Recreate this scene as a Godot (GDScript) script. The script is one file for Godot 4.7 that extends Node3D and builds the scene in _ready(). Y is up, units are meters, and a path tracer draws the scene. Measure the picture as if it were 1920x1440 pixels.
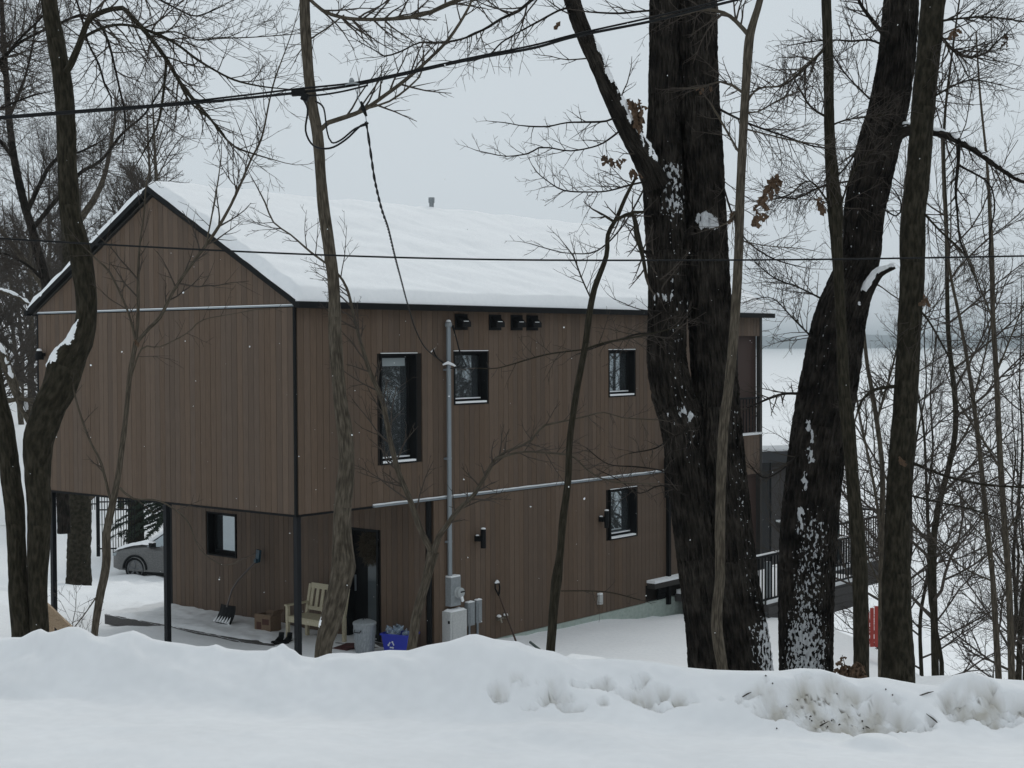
extends Node3D

# A brown timber house below a snowy road, seen through bare trees; a frozen lake behind it.

class Mesher:
	var v := PackedVector3Array()
	var n := PackedVector3Array()
	var uv := PackedVector2Array()
	var c := PackedColorArray()
	var i := PackedInt32Array()

	func box(center: Vector3, size: Vector3, b := Basis()) -> void:
		var s := size / 2.0
		for axis in 3:
			for sgn in [-1.0, 1.0]:
				var nn := Vector3.ZERO
				nn[axis] = sgn
				var a := Vector3.ZERO
				a[(axis + 1) % 3] = s[(axis + 1) % 3]
				var d := Vector3.ZERO
				d[(axis + 2) % 3] = s[(axis + 2) % 3]
				if sgn < 0:
					a = -a
				var o := nn * s[axis]
				face(center + b * (o - a - d), center + b * (o + a - d), center + b * (o + a + d), center + b * (o - a + d))

	# four corners counter-clockwise seen from outside
	func face(p: Vector3, q: Vector3, r: Vector3, s: Vector3) -> void:
		var k := v.size()
		var nn := (q - p).cross(s - p).normalized()
		v.append_array(PackedVector3Array([p, q, r, s]))
		n.append_array(PackedVector3Array([nn, nn, nn, nn]))
		uv.append_array(PackedVector2Array([Vector2(0, 0), Vector2(1, 0), Vector2(1, 1), Vector2(0, 1)]))
		i.append_array(PackedInt32Array([k, k + 2, k + 1, k, k + 3, k + 2]))

	func tri(p: Vector3, q: Vector3, r: Vector3) -> void:
		var k := v.size()
		var nn := (q - p).cross(r - p).normalized()
		v.append_array(PackedVector3Array([p, q, r]))
		n.append_array(PackedVector3Array([nn, nn, nn]))
		uv.append_array(PackedVector2Array([Vector2(0, 0), Vector2(1, 0), Vector2(0, 1)]))
		i.append_array(PackedInt32Array([k, k + 2, k + 1]))

	# a flat outline (counter-clockwise from the +depth side) given depth along dir
	func prism(pts: Array, dir: Vector3) -> void:
		var cnt := pts.size()
		var flat := PackedVector2Array()
		var ax: Vector3 = (pts[1] - pts[0]).normalized()
		var ay := dir.normalized().cross(ax)
		for p in pts:
			flat.append(Vector2((p - pts[0]).dot(ax), (p - pts[0]).dot(ay)))
		var idx := Geometry2D.triangulate_polygon(flat)
		for k in range(0, idx.size(), 3):
			var a: Vector3 = pts[idx[k]]
			var b: Vector3 = pts[idx[k + 1]]
			var d: Vector3 = pts[idx[k + 2]]
			if (b - a).cross(d - a).dot(dir) < 0:
				var e := b
				b = d
				d = e
			tri(a + dir, b + dir, d + dir)
			tri(a, d, b)
		for k in cnt:
			var p: Vector3 = pts[k]
			var q: Vector3 = pts[(k + 1) % cnt]
			face(p, q, q + dir, p + dir)

	func tube(pts: PackedVector3Array, rad: PackedFloat32Array, sides: int, cap := false) -> void:
		var base := v.size()
		var last := pts.size() - 1
		var t := (pts[1] - pts[0]).normalized()
		var a := t.cross(Vector3.UP if absf(t.y) < 0.9 else Vector3.RIGHT).normalized()
		var run := 0.0
		for k in last + 1:
			if k > 0:
				t = (pts[mini(k + 1, last)] - pts[k - 1]).normalized()
				run += pts[k].distance_to(pts[k - 1])
			a = (a - t * a.dot(t)).normalized()
			var b := t.cross(a)
			for j in sides:
				var ang := TAU * j / sides
				var d := a * cos(ang) + b * sin(ang)
				n.append(d)
				v.append(pts[k] + d * rad[k])
				uv.append(Vector2(float(j) / sides, run))
		for k in last:
			for j in sides:
				var p := base + k * sides + j
				var q := base + k * sides + (j + 1) % sides
				i.append_array(PackedInt32Array([p, p + sides, q, q, p + sides, q + sides]))
		if cap:
			for e in [0, last]:
				var k := v.size()
				var ctr: Vector3 = pts[e]
				var out := (pts[0] - pts[1]).normalized() if e == 0 else (pts[last] - pts[last - 1]).normalized()
				v.append(ctr)
				n.append(out)
				uv.append(Vector2.ZERO)
				for j in sides:
					v.append(v[base + e * sides + j])
					n.append(out)
					uv.append(Vector2.ZERO)
				for j in sides:
					var p := k + 1 + j
					var q := k + 1 + (j + 1) % sides
					i.append_array(PackedInt32Array([k, p, q] if e == 0 else [k, q, p]))

	# a profile of (radius, height) turned about the y axis at p
	func lathe(p: Vector3, prof: Array, sides := 20, b := Basis()) -> void:
		for k in prof.size() - 1:
			var r0: Vector2 = prof[k]
			var r1: Vector2 = prof[k + 1]
			var nn := Vector2(r1.y - r0.y, r0.x - r1.x).normalized()
			var base := v.size()
			for j in sides + 1:
				var ang := TAU * j / sides
				var d := Vector3(cos(ang), 0, -sin(ang))
				for r in [r0, r1]:
					v.append(p + b * (d * r.x + Vector3(0, r.y, 0)))
					n.append(b * (d * nn.x + Vector3(0, nn.y, 0)))
					uv.append(Vector2(float(j) / sides, r.y))
			for j in sides:
				var q := base + j * 2
				i.append_array(PackedInt32Array([q, q + 1, q + 2, q + 2, q + 1, q + 3]))

	# rows x columns of points, joined with smooth normals
	func grid(pts: PackedVector3Array, rows: int, cols: int, flip := false) -> void:
		var base := v.size()
		for r in rows:
			for k in cols:
				var du := pts[r * cols + mini(k + 1, cols - 1)] - pts[r * cols + maxi(k - 1, 0)]
				var dv := pts[mini(r + 1, rows - 1) * cols + k] - pts[maxi(r - 1, 0) * cols + k]
				var nn := du.cross(dv).normalized()
				v.append(pts[r * cols + k])
				n.append(-nn if flip else nn)
				uv.append(Vector2(float(k) / (cols - 1), float(r) / (rows - 1)))
		for r in rows - 1:
			for k in cols - 1:
				var p := base + r * cols + k
				if flip:
					i.append_array(PackedInt32Array([p, p + 1, p + cols, p + 1, p + cols + 1, p + cols]))
				else:
					i.append_array(PackedInt32Array([p, p + cols, p + 1, p + 1, p + cols, p + cols + 1]))

	func done() -> ArrayMesh:
		var arr := []
		arr.resize(Mesh.ARRAY_MAX)
		arr[Mesh.ARRAY_VERTEX] = v
		arr[Mesh.ARRAY_NORMAL] = n
		arr[Mesh.ARRAY_TEX_UV] = uv
		if c.size() == v.size():
			arr[Mesh.ARRAY_COLOR] = c
		arr[Mesh.ARRAY_INDEX] = i
		var m := ArrayMesh.new()
		m.add_surface_from_arrays(Mesh.PRIMITIVE_TRIANGLES, arr)
		return m

var used := {}
var rng := RandomNumberGenerator.new()
var fine := FastNoiseLite.new()
var M := {}
var H: Transform3D          # the house: x along its long wall away from us, y up, -z across the gable
var grid_of := {}           # the surface of the last trunk or limb, for snow to lie on
var twigs: Mesher
var rmin := 0.003
var dense := 1.0

func lin(r: float, g: float, b: float) -> Color:
	return Color(r, g, b).linear_to_srgb()

func numbered(called: String) -> String:
	used[called] = used.get(called, -1) + 1
	return called if used[called] == 0 else "%s_%03d" % [called, used[called]]

func thing(called: String, label: String, category: String, at := Transform3D(), group := "") -> Node3D:
	var o := Node3D.new()
	o.name = numbered(called)
	add_child(o)
	o.transform = at
	tag(o, label, category, group)
	return o

func tag(o: Node3D, label: String, category: String, group := "") -> void:
	o.set_meta("label", label)
	o.set_meta("category", category)
	if group:
		o.set_meta("group", group)

func part(called: String, m, mat: Material, parent: Node3D) -> MeshInstance3D:
	var o := MeshInstance3D.new()
	o.mesh = m.done() if m is Mesher else m
	o.material_override = mat
	o.name = called
	parent.add_child(o, true)
	return o

func top(called: String, m, mat: Material) -> MeshInstance3D:
	var o := MeshInstance3D.new()
	o.mesh = m.done() if m is Mesher else m
	o.material_override = mat
	o.name = numbered(called)
	add_child(o)
	return o

func struct(called: String, m, mat: Material) -> MeshInstance3D:
	var o := top(called, m, mat)
	o.set_meta("kind", "structure")
	return o

func at_house(v: float, y: float, u: float, turn := 0.0) -> Transform3D:
	return H * Transform3D(Basis(Vector3.UP, turn), Vector3(v, y, -u))

func plain(col: Color, rough := 0.7, metal := 0.0) -> StandardMaterial3D:
	var m := StandardMaterial3D.new()
	m.albedo_color = col
	m.roughness = rough
	m.metallic = metal
	return m

func ramp(a: Color, b: Color, c: Color) -> Gradient:
	var g := Gradient.new()
	g.colors = PackedColorArray([a, b, c])
	g.offsets = PackedFloat32Array([0.15, 0.5, 0.85])
	return g

func noise_tex(freq: float, g: Gradient, normal := false, seed_ := 1, size := 512) -> NoiseTexture2D:
	var f := FastNoiseLite.new()
	f.noise_type = FastNoiseLite.TYPE_SIMPLEX_SMOOTH
	f.frequency = freq
	f.fractal_octaves = 5
	f.seed = seed_
	var t := NoiseTexture2D.new()
	t.width = size
	t.height = size
	t.seamless = true
	t.noise = f
	t.color_ramp = g
	t.as_normal_map = normal
	t.bump_strength = 4.0
	return t

func mottled(a: Color, b: Color, c: Color, scale: Vector3, rough: float, freq := 0.01, bump := 0.0) -> StandardMaterial3D:
	var m := plain(Color.WHITE, rough)
	m.albedo_texture = noise_tex(freq, ramp(a, b, c), false, int(scale.x * 10) + 3)
	m.uv1_triplanar = true
	m.uv1_world_triplanar = true
	m.uv1_scale = scale
	if bump > 0.0:
		m.normal_enabled = true
		m.normal_texture = noise_tex(freq * 2.0, null, true, 7)
		m.normal_scale = bump
	return m

# bark: streaks along the trunk, u round it and v along it in metres
func bark_material(lo: Color, hi: Color, streak: float, blotch: float, relief: float, along: float) -> StandardMaterial3D:
	var f := FastNoiseLite.new()
	f.noise_type = FastNoiseLite.TYPE_SIMPLEX_SMOOTH
	f.fractal_octaves = 4
	f.frequency = 1.0
	f.seed = int(streak * 10)
	var w := 192
	var h := 384
	var im := Image.create(w, h, false, Image.FORMAT_RGB8)
	var hm := Image.create(w, h, false, Image.FORMAT_RGB8)
	for y in h:
		for x in w:
			var a := TAU * x / w
			var p := Vector3(cos(a), sin(a), 0)
			var s := f.get_noise_3d(p.x * streak, p.y * streak, y * along)
			var b := f.get_noise_3d(p.x * blotch + 9.0, p.y * blotch, y * 0.02 * blotch)
			var tone := clampf(0.5 + s * 0.75 + b * 0.55, 0.0, 1.0)
			im.set_pixel(x, y, lo.lerp(hi, tone))
			var k := clampf(0.5 + s * 0.9, 0.0, 1.0)
			hm.set_pixel(x, y, Color(k, k, k))
	hm.bump_map_to_normal_map(relief)
	var m := plain(Color.WHITE, 0.95)
	m.metallic_specular = 0.2
	m.albedo_texture = ImageTexture.create_from_image(im)
	m.normal_enabled = true
	m.normal_texture = ImageTexture.create_from_image(hm)
	m.uv1_scale = Vector3(1, 0.6, 1)
	return m

func make_materials() -> void:
	M.snow = mottled(lin(0.83, 0.84, 0.85), lin(0.86, 0.87, 0.88), lin(0.89, 0.895, 0.90), Vector3(0.8, 0.8, 0.8), 0.9, 0.02, 0.05)
	M.bank = plain(Color.WHITE, 0.9)
	M.bank.vertex_color_use_as_albedo = true
	M.lake = mottled(lin(0.85, 0.86, 0.87), lin(0.90, 0.905, 0.91), lin(0.93, 0.935, 0.94), Vector3(0.012, 0.012, 0.03), 0.9, 0.02)
	M.wood = []
	for k in 6:
		var t: float = [0.85, 0.95, 1.0, 1.05, 1.15, 0.91][k]
		var w: float = [0.0, 0.3, -0.2, 0.25, -0.1, 0.5][k] * 0.02
		var base := Vector3(0.103 + w * 0.5, 0.0675, 0.0440 - w * 0.35) * t
		M.wood.append(mottled(lin(base.x * 0.86, base.y * 0.86, base.z * 0.86), lin(base.x, base.y, base.z), lin(base.x * 1.14, base.y * 1.14, base.z * 1.15), Vector3(6.0 + k * 0.37, 0.35 + 0.03 * k, 6.0 + k * 0.37), 0.75, 0.012, 0.15))
	M.sheath = plain(lin(0.02, 0.017, 0.015), 0.95)
	M.sheath.metallic_specular = 0.2
	M.black = plain(lin(0.006, 0.0065, 0.007), 0.6)
	M.black.metallic_specular = 0.25
	M.post = plain(lin(0.007, 0.008, 0.010), 0.5)
	M.post.metallic_specular = 0.3
	M.soffit = plain(lin(0.03, 0.027, 0.024), 0.8)
	M.glass = plain(lin(0.30, 0.34, 0.36), 0.02, 0.9)
	M.foundation = mottled(lin(0.30, 0.36, 0.32), lin(0.38, 0.44, 0.40), lin(0.44, 0.49, 0.45), Vector3(1, 1, 1), 0.9, 0.02)
	M.steel = plain(lin(0.24, 0.27, 0.29), 0.45, 0.3)
	M.box_grey = mottled(lin(0.20, 0.22, 0.23), lin(0.24, 0.26, 0.27), lin(0.27, 0.29, 0.30), Vector3(2, 2, 2), 0.6, 0.02)
	M.box_pale = mottled(lin(0.40, 0.41, 0.41), lin(0.47, 0.48, 0.47), lin(0.52, 0.52, 0.51), Vector3(2, 2, 2), 0.6, 0.02)
	M.cable = plain(lin(0.006, 0.0065, 0.007), 0.5)
	M.cable.metallic_specular = 0.3
	M.wood_raw = mottled(lin(0.30, 0.21, 0.13), lin(0.36, 0.26, 0.17), lin(0.42, 0.32, 0.22), Vector3(4, 4, 0.6), 0.8, 0.02)
	M.bench = mottled(lin(0.38, 0.33, 0.22), lin(0.45, 0.40, 0.28), lin(0.50, 0.45, 0.33), Vector3(3, 3, 3), 0.7, 0.02)
	M.oak = bark_material(lin(0.0055, 0.0047, 0.004), lin(0.048, 0.041, 0.034), 8.0, 0.7, 10.0, 0.016)
	M.smooth = bark_material(lin(0.036, 0.030, 0.022), lin(0.125, 0.106, 0.082), 3.4, 1.3, 3.5, 0.03)
	M.mossy = bark_material(lin(0.013, 0.0115, 0.0075), lin(0.047, 0.041, 0.029), 3.2, 1.2, 3.5, 0.03)
	M.twig = plain(lin(0.06, 0.05, 0.042), 0.9)
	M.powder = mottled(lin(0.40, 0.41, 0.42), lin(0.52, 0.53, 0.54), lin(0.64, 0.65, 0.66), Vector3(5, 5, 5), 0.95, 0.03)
	M.twig.metallic_specular = 0.2
	M.leaf = mottled(lin(0.045, 0.024, 0.012), lin(0.085, 0.048, 0.024), lin(0.14, 0.085, 0.045), Vector3(9, 9, 9), 0.8, 0.02)

func _ready() -> void:
	rng.seed = 20240117
	# ---- camera, sky, light, exposure
	var cam := Camera3D.new()
	cam.name = "camera"
	cam.fov = 28.94
	cam.near = 0.1
	cam.far = 9000.0
	cam.position = Vector3(0, 5.43, 0)
	cam.rotation = Vector3(-0.02595, 0, -0.0049)
	add_child(cam)
	cam.current = true
	var env := Environment.new()
	env.background_mode = Environment.BG_SKY
	var sky := Sky.new()
	# an even overcast: a little brighter overhead than at the horizon
	var sky_image := Image.create(64, 32, false, Image.FORMAT_RGBF)
	for y in 32:
		var up := clampf(1.0 - (y + 0.5) / 16.0, 0.0, 1.0)
		var c := Color(0.565, 0.622, 0.664).lerp(Color(0.575, 0.634, 0.678), up)
		if y >= 16:
			c = Color(0.49, 0.53, 0.57)
		for x in 64:
			sky_image.set_pixel(x, y, c)
	var sm := PanoramaSkyMaterial.new()
	sm.panorama = ImageTexture.create_from_image(sky_image)
	sky.sky_material = sm
	env.sky = sky
	env.tonemap_mode = Environment.TONE_MAPPER_LINEAR
	env.tonemap_exposure = 1.10
	env.sdfgi_enabled = true
	env.ssao_enabled = true
	env.ssil_enabled = true
	env.fog_enabled = true
	env.fog_density = 0.00032
	env.fog_light_color = Color(0.80, 0.84, 0.86)
	var we := WorldEnvironment.new()
	we.name = "world_environment"
	we.environment = env
	add_child(we)
	var sun := DirectionalLight3D.new()
	sun.name = "overcast_sun"
	sun.light_energy = 0.22
	sun.light_color = Color(1.0, 0.98, 0.95)
	sun.light_angular_distance = 30.0
	sun.shadow_enabled = true
	sun.rotation_degrees = Vector3(-42, 158, 0)
	add_child(sun)
	H = Transform3D(Basis(Vector3(0.64109, 0, -0.76746), Vector3.UP, Vector3(0.76746, 0, 0.64109)), Vector3(-3.502, 0, -24.05))
	fine.noise_type = FastNoiseLite.TYPE_SIMPLEX_SMOOTH
	fine.frequency = 1.0
	fine.fractal_octaves = 4
	fine.seed = 5
	make_materials()
	land()
	house()
	deck_and_neighbour()
	porch_things()
	utilities()
	car()
	gate_and_spruce()
	wires()
	small_things()
	near_trees()
	lake_thicket()
	back_forest()
	snowfall()

# ------------------------------------------------------------------ the setting

func keyed(keys: Array, d: float) -> float:
	if d <= keys[0].x:
		return keys[0].y
	for k in keys.size() - 1:
		if d < keys[k + 1].x:
			var t: float = (d - keys[k].x) / (keys[k + 1].x - keys[k].x)
			return lerpf(keys[k].y, keys[k + 1].y, t * t * (3 - 2 * t) * 0.5 + t * 0.5)
	return keys[-1].y

var left_land := [Vector2(9, 1.6), Vector2(11, 2.3), Vector2(12.3, 2.5), Vector2(14, 2.0), Vector2(16, 1.3), Vector2(18, 0.8), Vector2(20, 0.45), Vector2(23, 0.05), Vector2(25.5, 0.0), Vector2(28.6, -0.03), Vector2(33, -0.5), Vector2(40, -1.4), Vector2(53, -2.85), Vector2(60, -2.4), Vector2(80, -0.3), Vector2(120, 5), Vector2(200, 12), Vector2(420, 20)]
var right_land := [Vector2(9, 1.6), Vector2(10.3, 2.2), Vector2(12, 2.3), Vector2(14, 1.85), Vector2(16, 1.3), Vector2(18, 0.9), Vector2(20, 0.6), Vector2(23, 0.25), Vector2(26, 0.0), Vector2(30, -0.2), Vector2(32, -0.4), Vector2(35, -1.4), Vector2(40, -3.2), Vector2(55, -6.5), Vector2(75, -9.5), Vector2(420, -12)]

func land_height(x: float, d: float) -> float:
	var w := smoothstep(-0.10, 0.08, x / d)
	var y := lerpf(keyed(left_land, d), keyed(right_land, d), w)
	y += fine.get_noise_2d(x * 0.25, d * 0.25) * 0.10 * clampf(d / 30.0, 0.5, 2.0)
	y += fine.get_noise_2d(x * 1.4 + 50.0, d * 1.4) * 0.035
	var trod := smoothstep(28.5, 31.0, d) * smoothstep(58.0, 50.0, d) * smoothstep(-4.0, -6.0, x)
	if trod > 0.0:
		y += trod * (0.16 * fine.get_noise_2d(x * 0.9, d * 0.6) + 0.16 * maxf(0.0, fine.get_noise_2d(x * 2.1, d * 1.3) * 1.6))
	y = lerpf(y, 2.80, smoothstep(4.6, 6.0, absf(x)) * smoothstep(11.5, 9.6, d))
	y += 0.62 * exp(-pow((x + 2.6) / 1.25, 2.0) - pow((d - 14.6) / 0.9, 2.0))   # shovelled heap beside the slim trunk
	y += 0.45 * exp(-pow((x - 1.6) / 1.2, 2.0) - pow((d - 20.0) / 1.2, 2.0))      # snow-covered bushes
	y += 0.40 * exp(-pow((x - 0.75) / 0.6, 2.0) - pow((d - 20.5) / 0.8, 2.0))
	var lakeward := smoothstep(5.6, 10.0, x) * smoothstep(15.5, 22.0, d)
	y += lakeward * (-1.7 + 0.55 * fine.get_noise_2d(x * 0.35 + 3.0, d * 0.3))
	y += 0.45 * exp(-pow((x - 5.6) / 1.5, 2.0) - pow((d - 19.0) / 1.6, 2.0))
	return y

func patch(x0: float, x1: float, d0: float, d1: float, step: float) -> Mesher:
	var m := Mesher.new()
	var cols := int((x1 - x0) / step) + 1
	var rows := int((d1 - d0) / step) + 1
	var pts := PackedVector3Array()
	pts.resize(rows * cols)
	for r in rows:
		for k in cols:
			var x := x0 + (x1 - x0) * k / (cols - 1)
			var d := d0 + (d1 - d0) * r / (rows - 1)
			pts[r * cols + k] = Vector3(x, land_height(x, d), -d)
	m.grid(pts, rows, cols)
	return m

func crest_y(cp: Array, x: float) -> float:
	if x <= cp[0].x:
		return cp[0].y
	for k in cp.size() - 1:
		if x < cp[k + 1].x:
			return lerpf(cp[k].y, cp[k + 1].y, (x - cp[k].x) / (cp[k + 1].x - cp[k].x))
	return cp[-1].y

func land() -> void:
	var near := patch(-40, 60, 9.5, 64, 0.4)
	struct("snow_ground", near, M.snow)
	var far := patch(-330, 160, 63.5, 423, 3.5)
	struct("snowy_hillside", far, M.snow)
	var lk := Mesher.new()
	lk.face(Vector3(-2500, -8.5, 800), Vector3(4000, -8.5, 800), Vector3(4000, -8.5, -4800), Vector3(-2500, -8.5, -4800))
	struct("frozen_lake", lk, M.lake)
	var rd := Mesher.new()
	rd.face(Vector3(-40, 2.76, 30), Vector3(60, 2.76, 30), Vector3(60, 2.76, -9.7), Vector3(-40, 2.76, -9.7))
	struct("snowy_road", rd, M.snow)
	# the far shore: low wooded hills four and a half kilometres off
	var hs := Mesher.new()
	var pts := PackedVector3Array()
	for r in 2:
		for k in 130:
			var x := -600.0 + 30.0 * k
			var y := 30.0 + 16.0 * fine.get_noise_1d(x * 0.0021) + 7.0 * fine.get_noise_1d(x * 0.012 + 30.0)
			pts.append(Vector3(x, -9.0 if r == 0 else y, -4500.0 - 300.0 * r + 40.0 * fine.get_noise_1d(x * 0.01)))
	hs.grid(pts, 2, 130)
	struct("hills", hs, plain(lin(0.035, 0.04, 0.045), 1.0))
	# the ploughed bank along the road: x across, d away from us
	var cp: Array = [Vector2(-4.525, 3.143), Vector2(-4.166, 3.172), Vector2(-3.988, 3.182), Vector2(-3.811, 3.187), Vector2(-3.722, 3.236), Vector2(-3.656, 3.259), Vector2(-3.6, 3.232), Vector2(-3.503, 3.243), Vector2(-3.416, 3.262), Vector2(-3.329, 3.257), Vector2(-3.264, 3.234), Vector2(-3.2, 3.203), Vector2(-3.114, 3.214), Vector2(-3.006, 3.246), Vector2(-2.898, 3.27), Vector2(-2.813, 3.24), Vector2(-2.75, 3.21), Vector2(-2.644, 3.193), Vector2(-2.496, 3.181), Vector2(-2.391, 3.165), Vector2(-2.307, 3.168), Vector2(-2.244, 3.186), Vector2(-2.16, 3.156), Vector2(-2.015, 3.145), Vector2(-1.849, 3.151), Vector2(-1.804, 3.176), Vector2(-1.721, 3.183), Vector2(-1.672, 3.145), Vector2(-1.562, 3.117), Vector2(-1.472, 3.108), Vector2(-1.378, 3.143), Vector2(-1.277, 3.154), Vector2(-1.156, 3.151), Vector2(-1.035, 3.171), Vector2(-0.915, 3.187), Vector2(-0.775, 3.188), Vector2(-0.636, 3.232), Vector2(-0.478, 3.264), Vector2(-0.379, 3.299), Vector2(-0.32, 3.321), Vector2(-0.27, 3.326), Vector2(-0.223, 3.316), Vector2(-0.145, 3.295), Vector2(-0.048, 3.286), Vector2(0.037, 3.282), Vector2(0.087, 3.26), Vector2(0.184, 3.232), Vector2(0.299, 3.217), Vector2(0.394, 3.181), Vector2(0.47, 3.168), Vector2(0.717, 3.181), Vector2(0.905, 3.176), Vector2(1.055, 3.162), Vector2(1.24, 3.135), Vector2(1.425, 3.126), Vector2(1.645, 3.127), Vector2(1.754, 3.131), Vector2(1.881, 3.136), Vector2(2.008, 3.159), Vector2(2.152, 3.157), Vector2(2.241, 3.134), Vector2(2.33, 3.107), Vector2(2.408, 3.099), Vector2(2.508, 3.118), Vector2(2.596, 3.11), Vector2(2.684, 3.095), Vector2(2.789, 3.08), Vector2(2.922, 3.07), Vector2(2.981, 3.11), Vector2(3.033, 3.148), Vector2(3.12, 3.17), Vector2(3.206, 3.155), Vector2(3.31, 3.133), Vector2(3.481, 3.129), Vector2(3.753, 3.106)]
	var bank := Mesher.new()
	var x0 := -5.2
	var x1 := 5.0
	var cols := 680
	var ds := PackedFloat32Array()   # distance from the crest line, towards us first
	var s := -4.2
	while s < 1.4:
		ds.append(s)
		s += 0.014 if s > -1.35 and s < 0.12 else 0.05
	var rows := ds.size()
	var p := PackedVector3Array()
	p.resize(rows * cols)
	var col := PackedColorArray()
	col.resize(rows * cols)
	var soft := FastNoiseLite.new()
	soft.noise_type = FastNoiseLite.TYPE_SIMPLEX_SMOOTH
	soft.frequency = 1.0
	soft.fractal_octaves = 2
	soft.seed = 8
	var cell := FastNoiseLite.new()
	cell.noise_type = FastNoiseLite.TYPE_CELLULAR
	cell.cellular_return_type = FastNoiseLite.RETURN_DISTANCE2_SUB
	cell.frequency = 1.0
	cell.seed = 3
	for k in cols:
		var x := x0 + (x1 - x0) * k / (cols - 1)
		var top_y := crest_y(cp, x)
		var dc := 10.75 - 0.19 * x
		var foot := 0.62 + 0.10 * fine.get_noise_1d(x * 0.9)
		for r in rows:
			var q := ds[r]
			var d := dc + q
			var low := 2.83 + 0.045 * soft.get_noise_2d(x * 0.5, d * 0.6) + 0.010 * soft.get_noise_2d(x * 1.7 + 8.0, d * 2.2)
			var y := low
			var face_t := clampf((q + foot) / foot, 0.0, 1.0)
			if q <= 0.0:
				var e := smoothstep(0.0, 1.0, face_t)
				y = lerpf(low, top_y, 0.35 * e + 0.65 * sin(face_t * PI / 2.0) * e)
			else:
				y = top_y - 0.9 * q * q / (q + 0.12) - 0.02 * q
			var away := clampf(-q / 0.12, 0.0, 1.0)
			y += (0.022 * soft.get_noise_2d(x * 0.75, d * 1.2 + 20.0) + 0.045 * soft.get_noise_2d(x * 0.55 + q * 1.5 + 30.0, (q - x * 0.9) * 1.0) + 0.036 * soft.get_noise_2d(x * 1.5 + q * 2.6 + 60.0, (q - x * 0.8) * 1.5) + 0.016 * soft.get_noise_2d(x * 3.2 + q * 3.0, d * 4.0) * face_t) * away * (0.25 + 0.75 * face_t)
			# raw ploughed faces where the crust has broken away
			var raw := 0.0
			raw = maxf(raw, 1.0 - Vector2((x - 2.22 - 0.1 * sin(q * 9.0)) / 0.62, (q + 0.30) / 0.21).length())
			raw = maxf(raw, 0.7 * (1.0 - Vector2((x - 3.15) / 0.33, (q + 0.22) / 0.16).length()))
			raw = maxf(raw, 0.22 * (1.0 - Vector2((x - 0.98) / 0.46, (q + 0.25) / 0.10).length()))
			raw = maxf(raw, 0.14 * (1.0 - Vector2((x - 0.25) / 0.5, (q + 0.33) / 0.10).length()))
			raw = clampf((raw - 0.04 + 0.30 * fine.get_noise_2d(x * 4.0, d * 7.0)) * 5.0, 0.0, 1.0) * clampf(-q / 0.05, 0.0, 1.0) if raw > 0.0 else 0.0
			if raw > 0.0:
				y += raw * (0.07 * cell.get_noise_2d(x * 9.0, d * 15.0) - 0.045 + 0.042 * fine.get_noise_2d(x * 20.0, d * 30.0))
			# lumps
			for L: Vector4 in [Vector4(-1.68, -0.02, 0.075, 0.035), Vector4(-3.70, -0.36, 0.20, 0.075), Vector4(-3.35, -0.10, 0.2, 0.03), Vector4(2.35, -0.72, 0.16, 0.085), Vector4(1.92, -0.78, 0.14, 0.03), Vector4(0.45, -0.86, 0.35, 0.05), Vector4(-2.9, -0.25, 0.13, 0.02), Vector4(-0.8, -0.5, 0.4, 0.02), Vector4(0.0, -0.85, 0.3, 0.03)]:
				var g := pow((x - L.x) / L.z, 2.0) + pow((q - L.y) / (L.z * 0.7), 2.0)
				if g < 5.0:
					y += L.w * exp(-g * g * 0.8) * (1.0 if q < 0.0 else 0.5)
			p[r * cols + k] = Vector3(x, y, -d)
			var dirt := raw * clampf(0.5 + 0.9 * fine.get_noise_2d(x * 6.0 + 40.0, d * 6.0), 0.0, 1.0)
			var speck := raw * (1.0 if fine.get_noise_2d(x * 61.0, d * 83.0 + 9.0) > 0.42 and fine.get_noise_2d(x * 3.0, d * 6.0 + 70.0) > -0.05 else 0.0)
			var pale := 0.80 + 0.035 * soft.get_noise_2d(x * 0.9, d * 1.6 + 15.0) + 0.03 * fine.get_noise_2d(x * 7.0, d * 11.0)
			var tint := Color(pale, pale * 1.005, pale * 1.015).lerp(Color(0.42, 0.39, 0.33), dirt * 0.9)
			col[r * cols + k] = tint.lerp(Color(0.10, 0.085, 0.06), speck * 0.85)
	bank.grid(p, rows, cols)
	bank.c = col
	struct("snow_bank", bank, M.bank)
	# twigs and grit thrown up with the snow
	var grit := Mesher.new()
	for k in 34:
		var x := rng.randf_range(1.75, 2.7) if k % 4 else rng.randf_range(0.6, 3.4)
		var q := -rng.randf_range(0.12, 0.48)
		var y := 0.0
		var kk := clampi(int((x - x0) / (x1 - x0) * (cols - 1)), 0, cols - 1)
		for r in rows:
			if ds[r] >= q:
				y = p[r * cols + kk].y
				break
		var e := Vector3(rng.randf_range(-1, 1), rng.randf_range(-0.1, 0.5), rng.randf_range(-1, 1)).normalized() * (rng.randf_range(0.004, 0.009) if k % 4 else rng.randf_range(0.03, 0.07))
		var c := Vector3(x, y + 0.004, -(10.75 - 0.19 * x + q))
		grit.tube(PackedVector3Array([c - e, c + e * 0.2 + Vector3(0, 0.003, 0), c + e]), PackedFloat32Array([0.004, 0.0055, 0.002]) if k % 4 == 0 else PackedFloat32Array([0.003, 0.0065, 0.002]), 5, true)
	var go := top("grit", grit, plain(lin(0.05, 0.042, 0.032), 0.95))
	go.set_meta("kind", "stuff")
	go.set_meta("label", "twigs and dark grit scattered on the broken face of the snow bank")

# ------------------------------------------------------------------ the house

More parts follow.
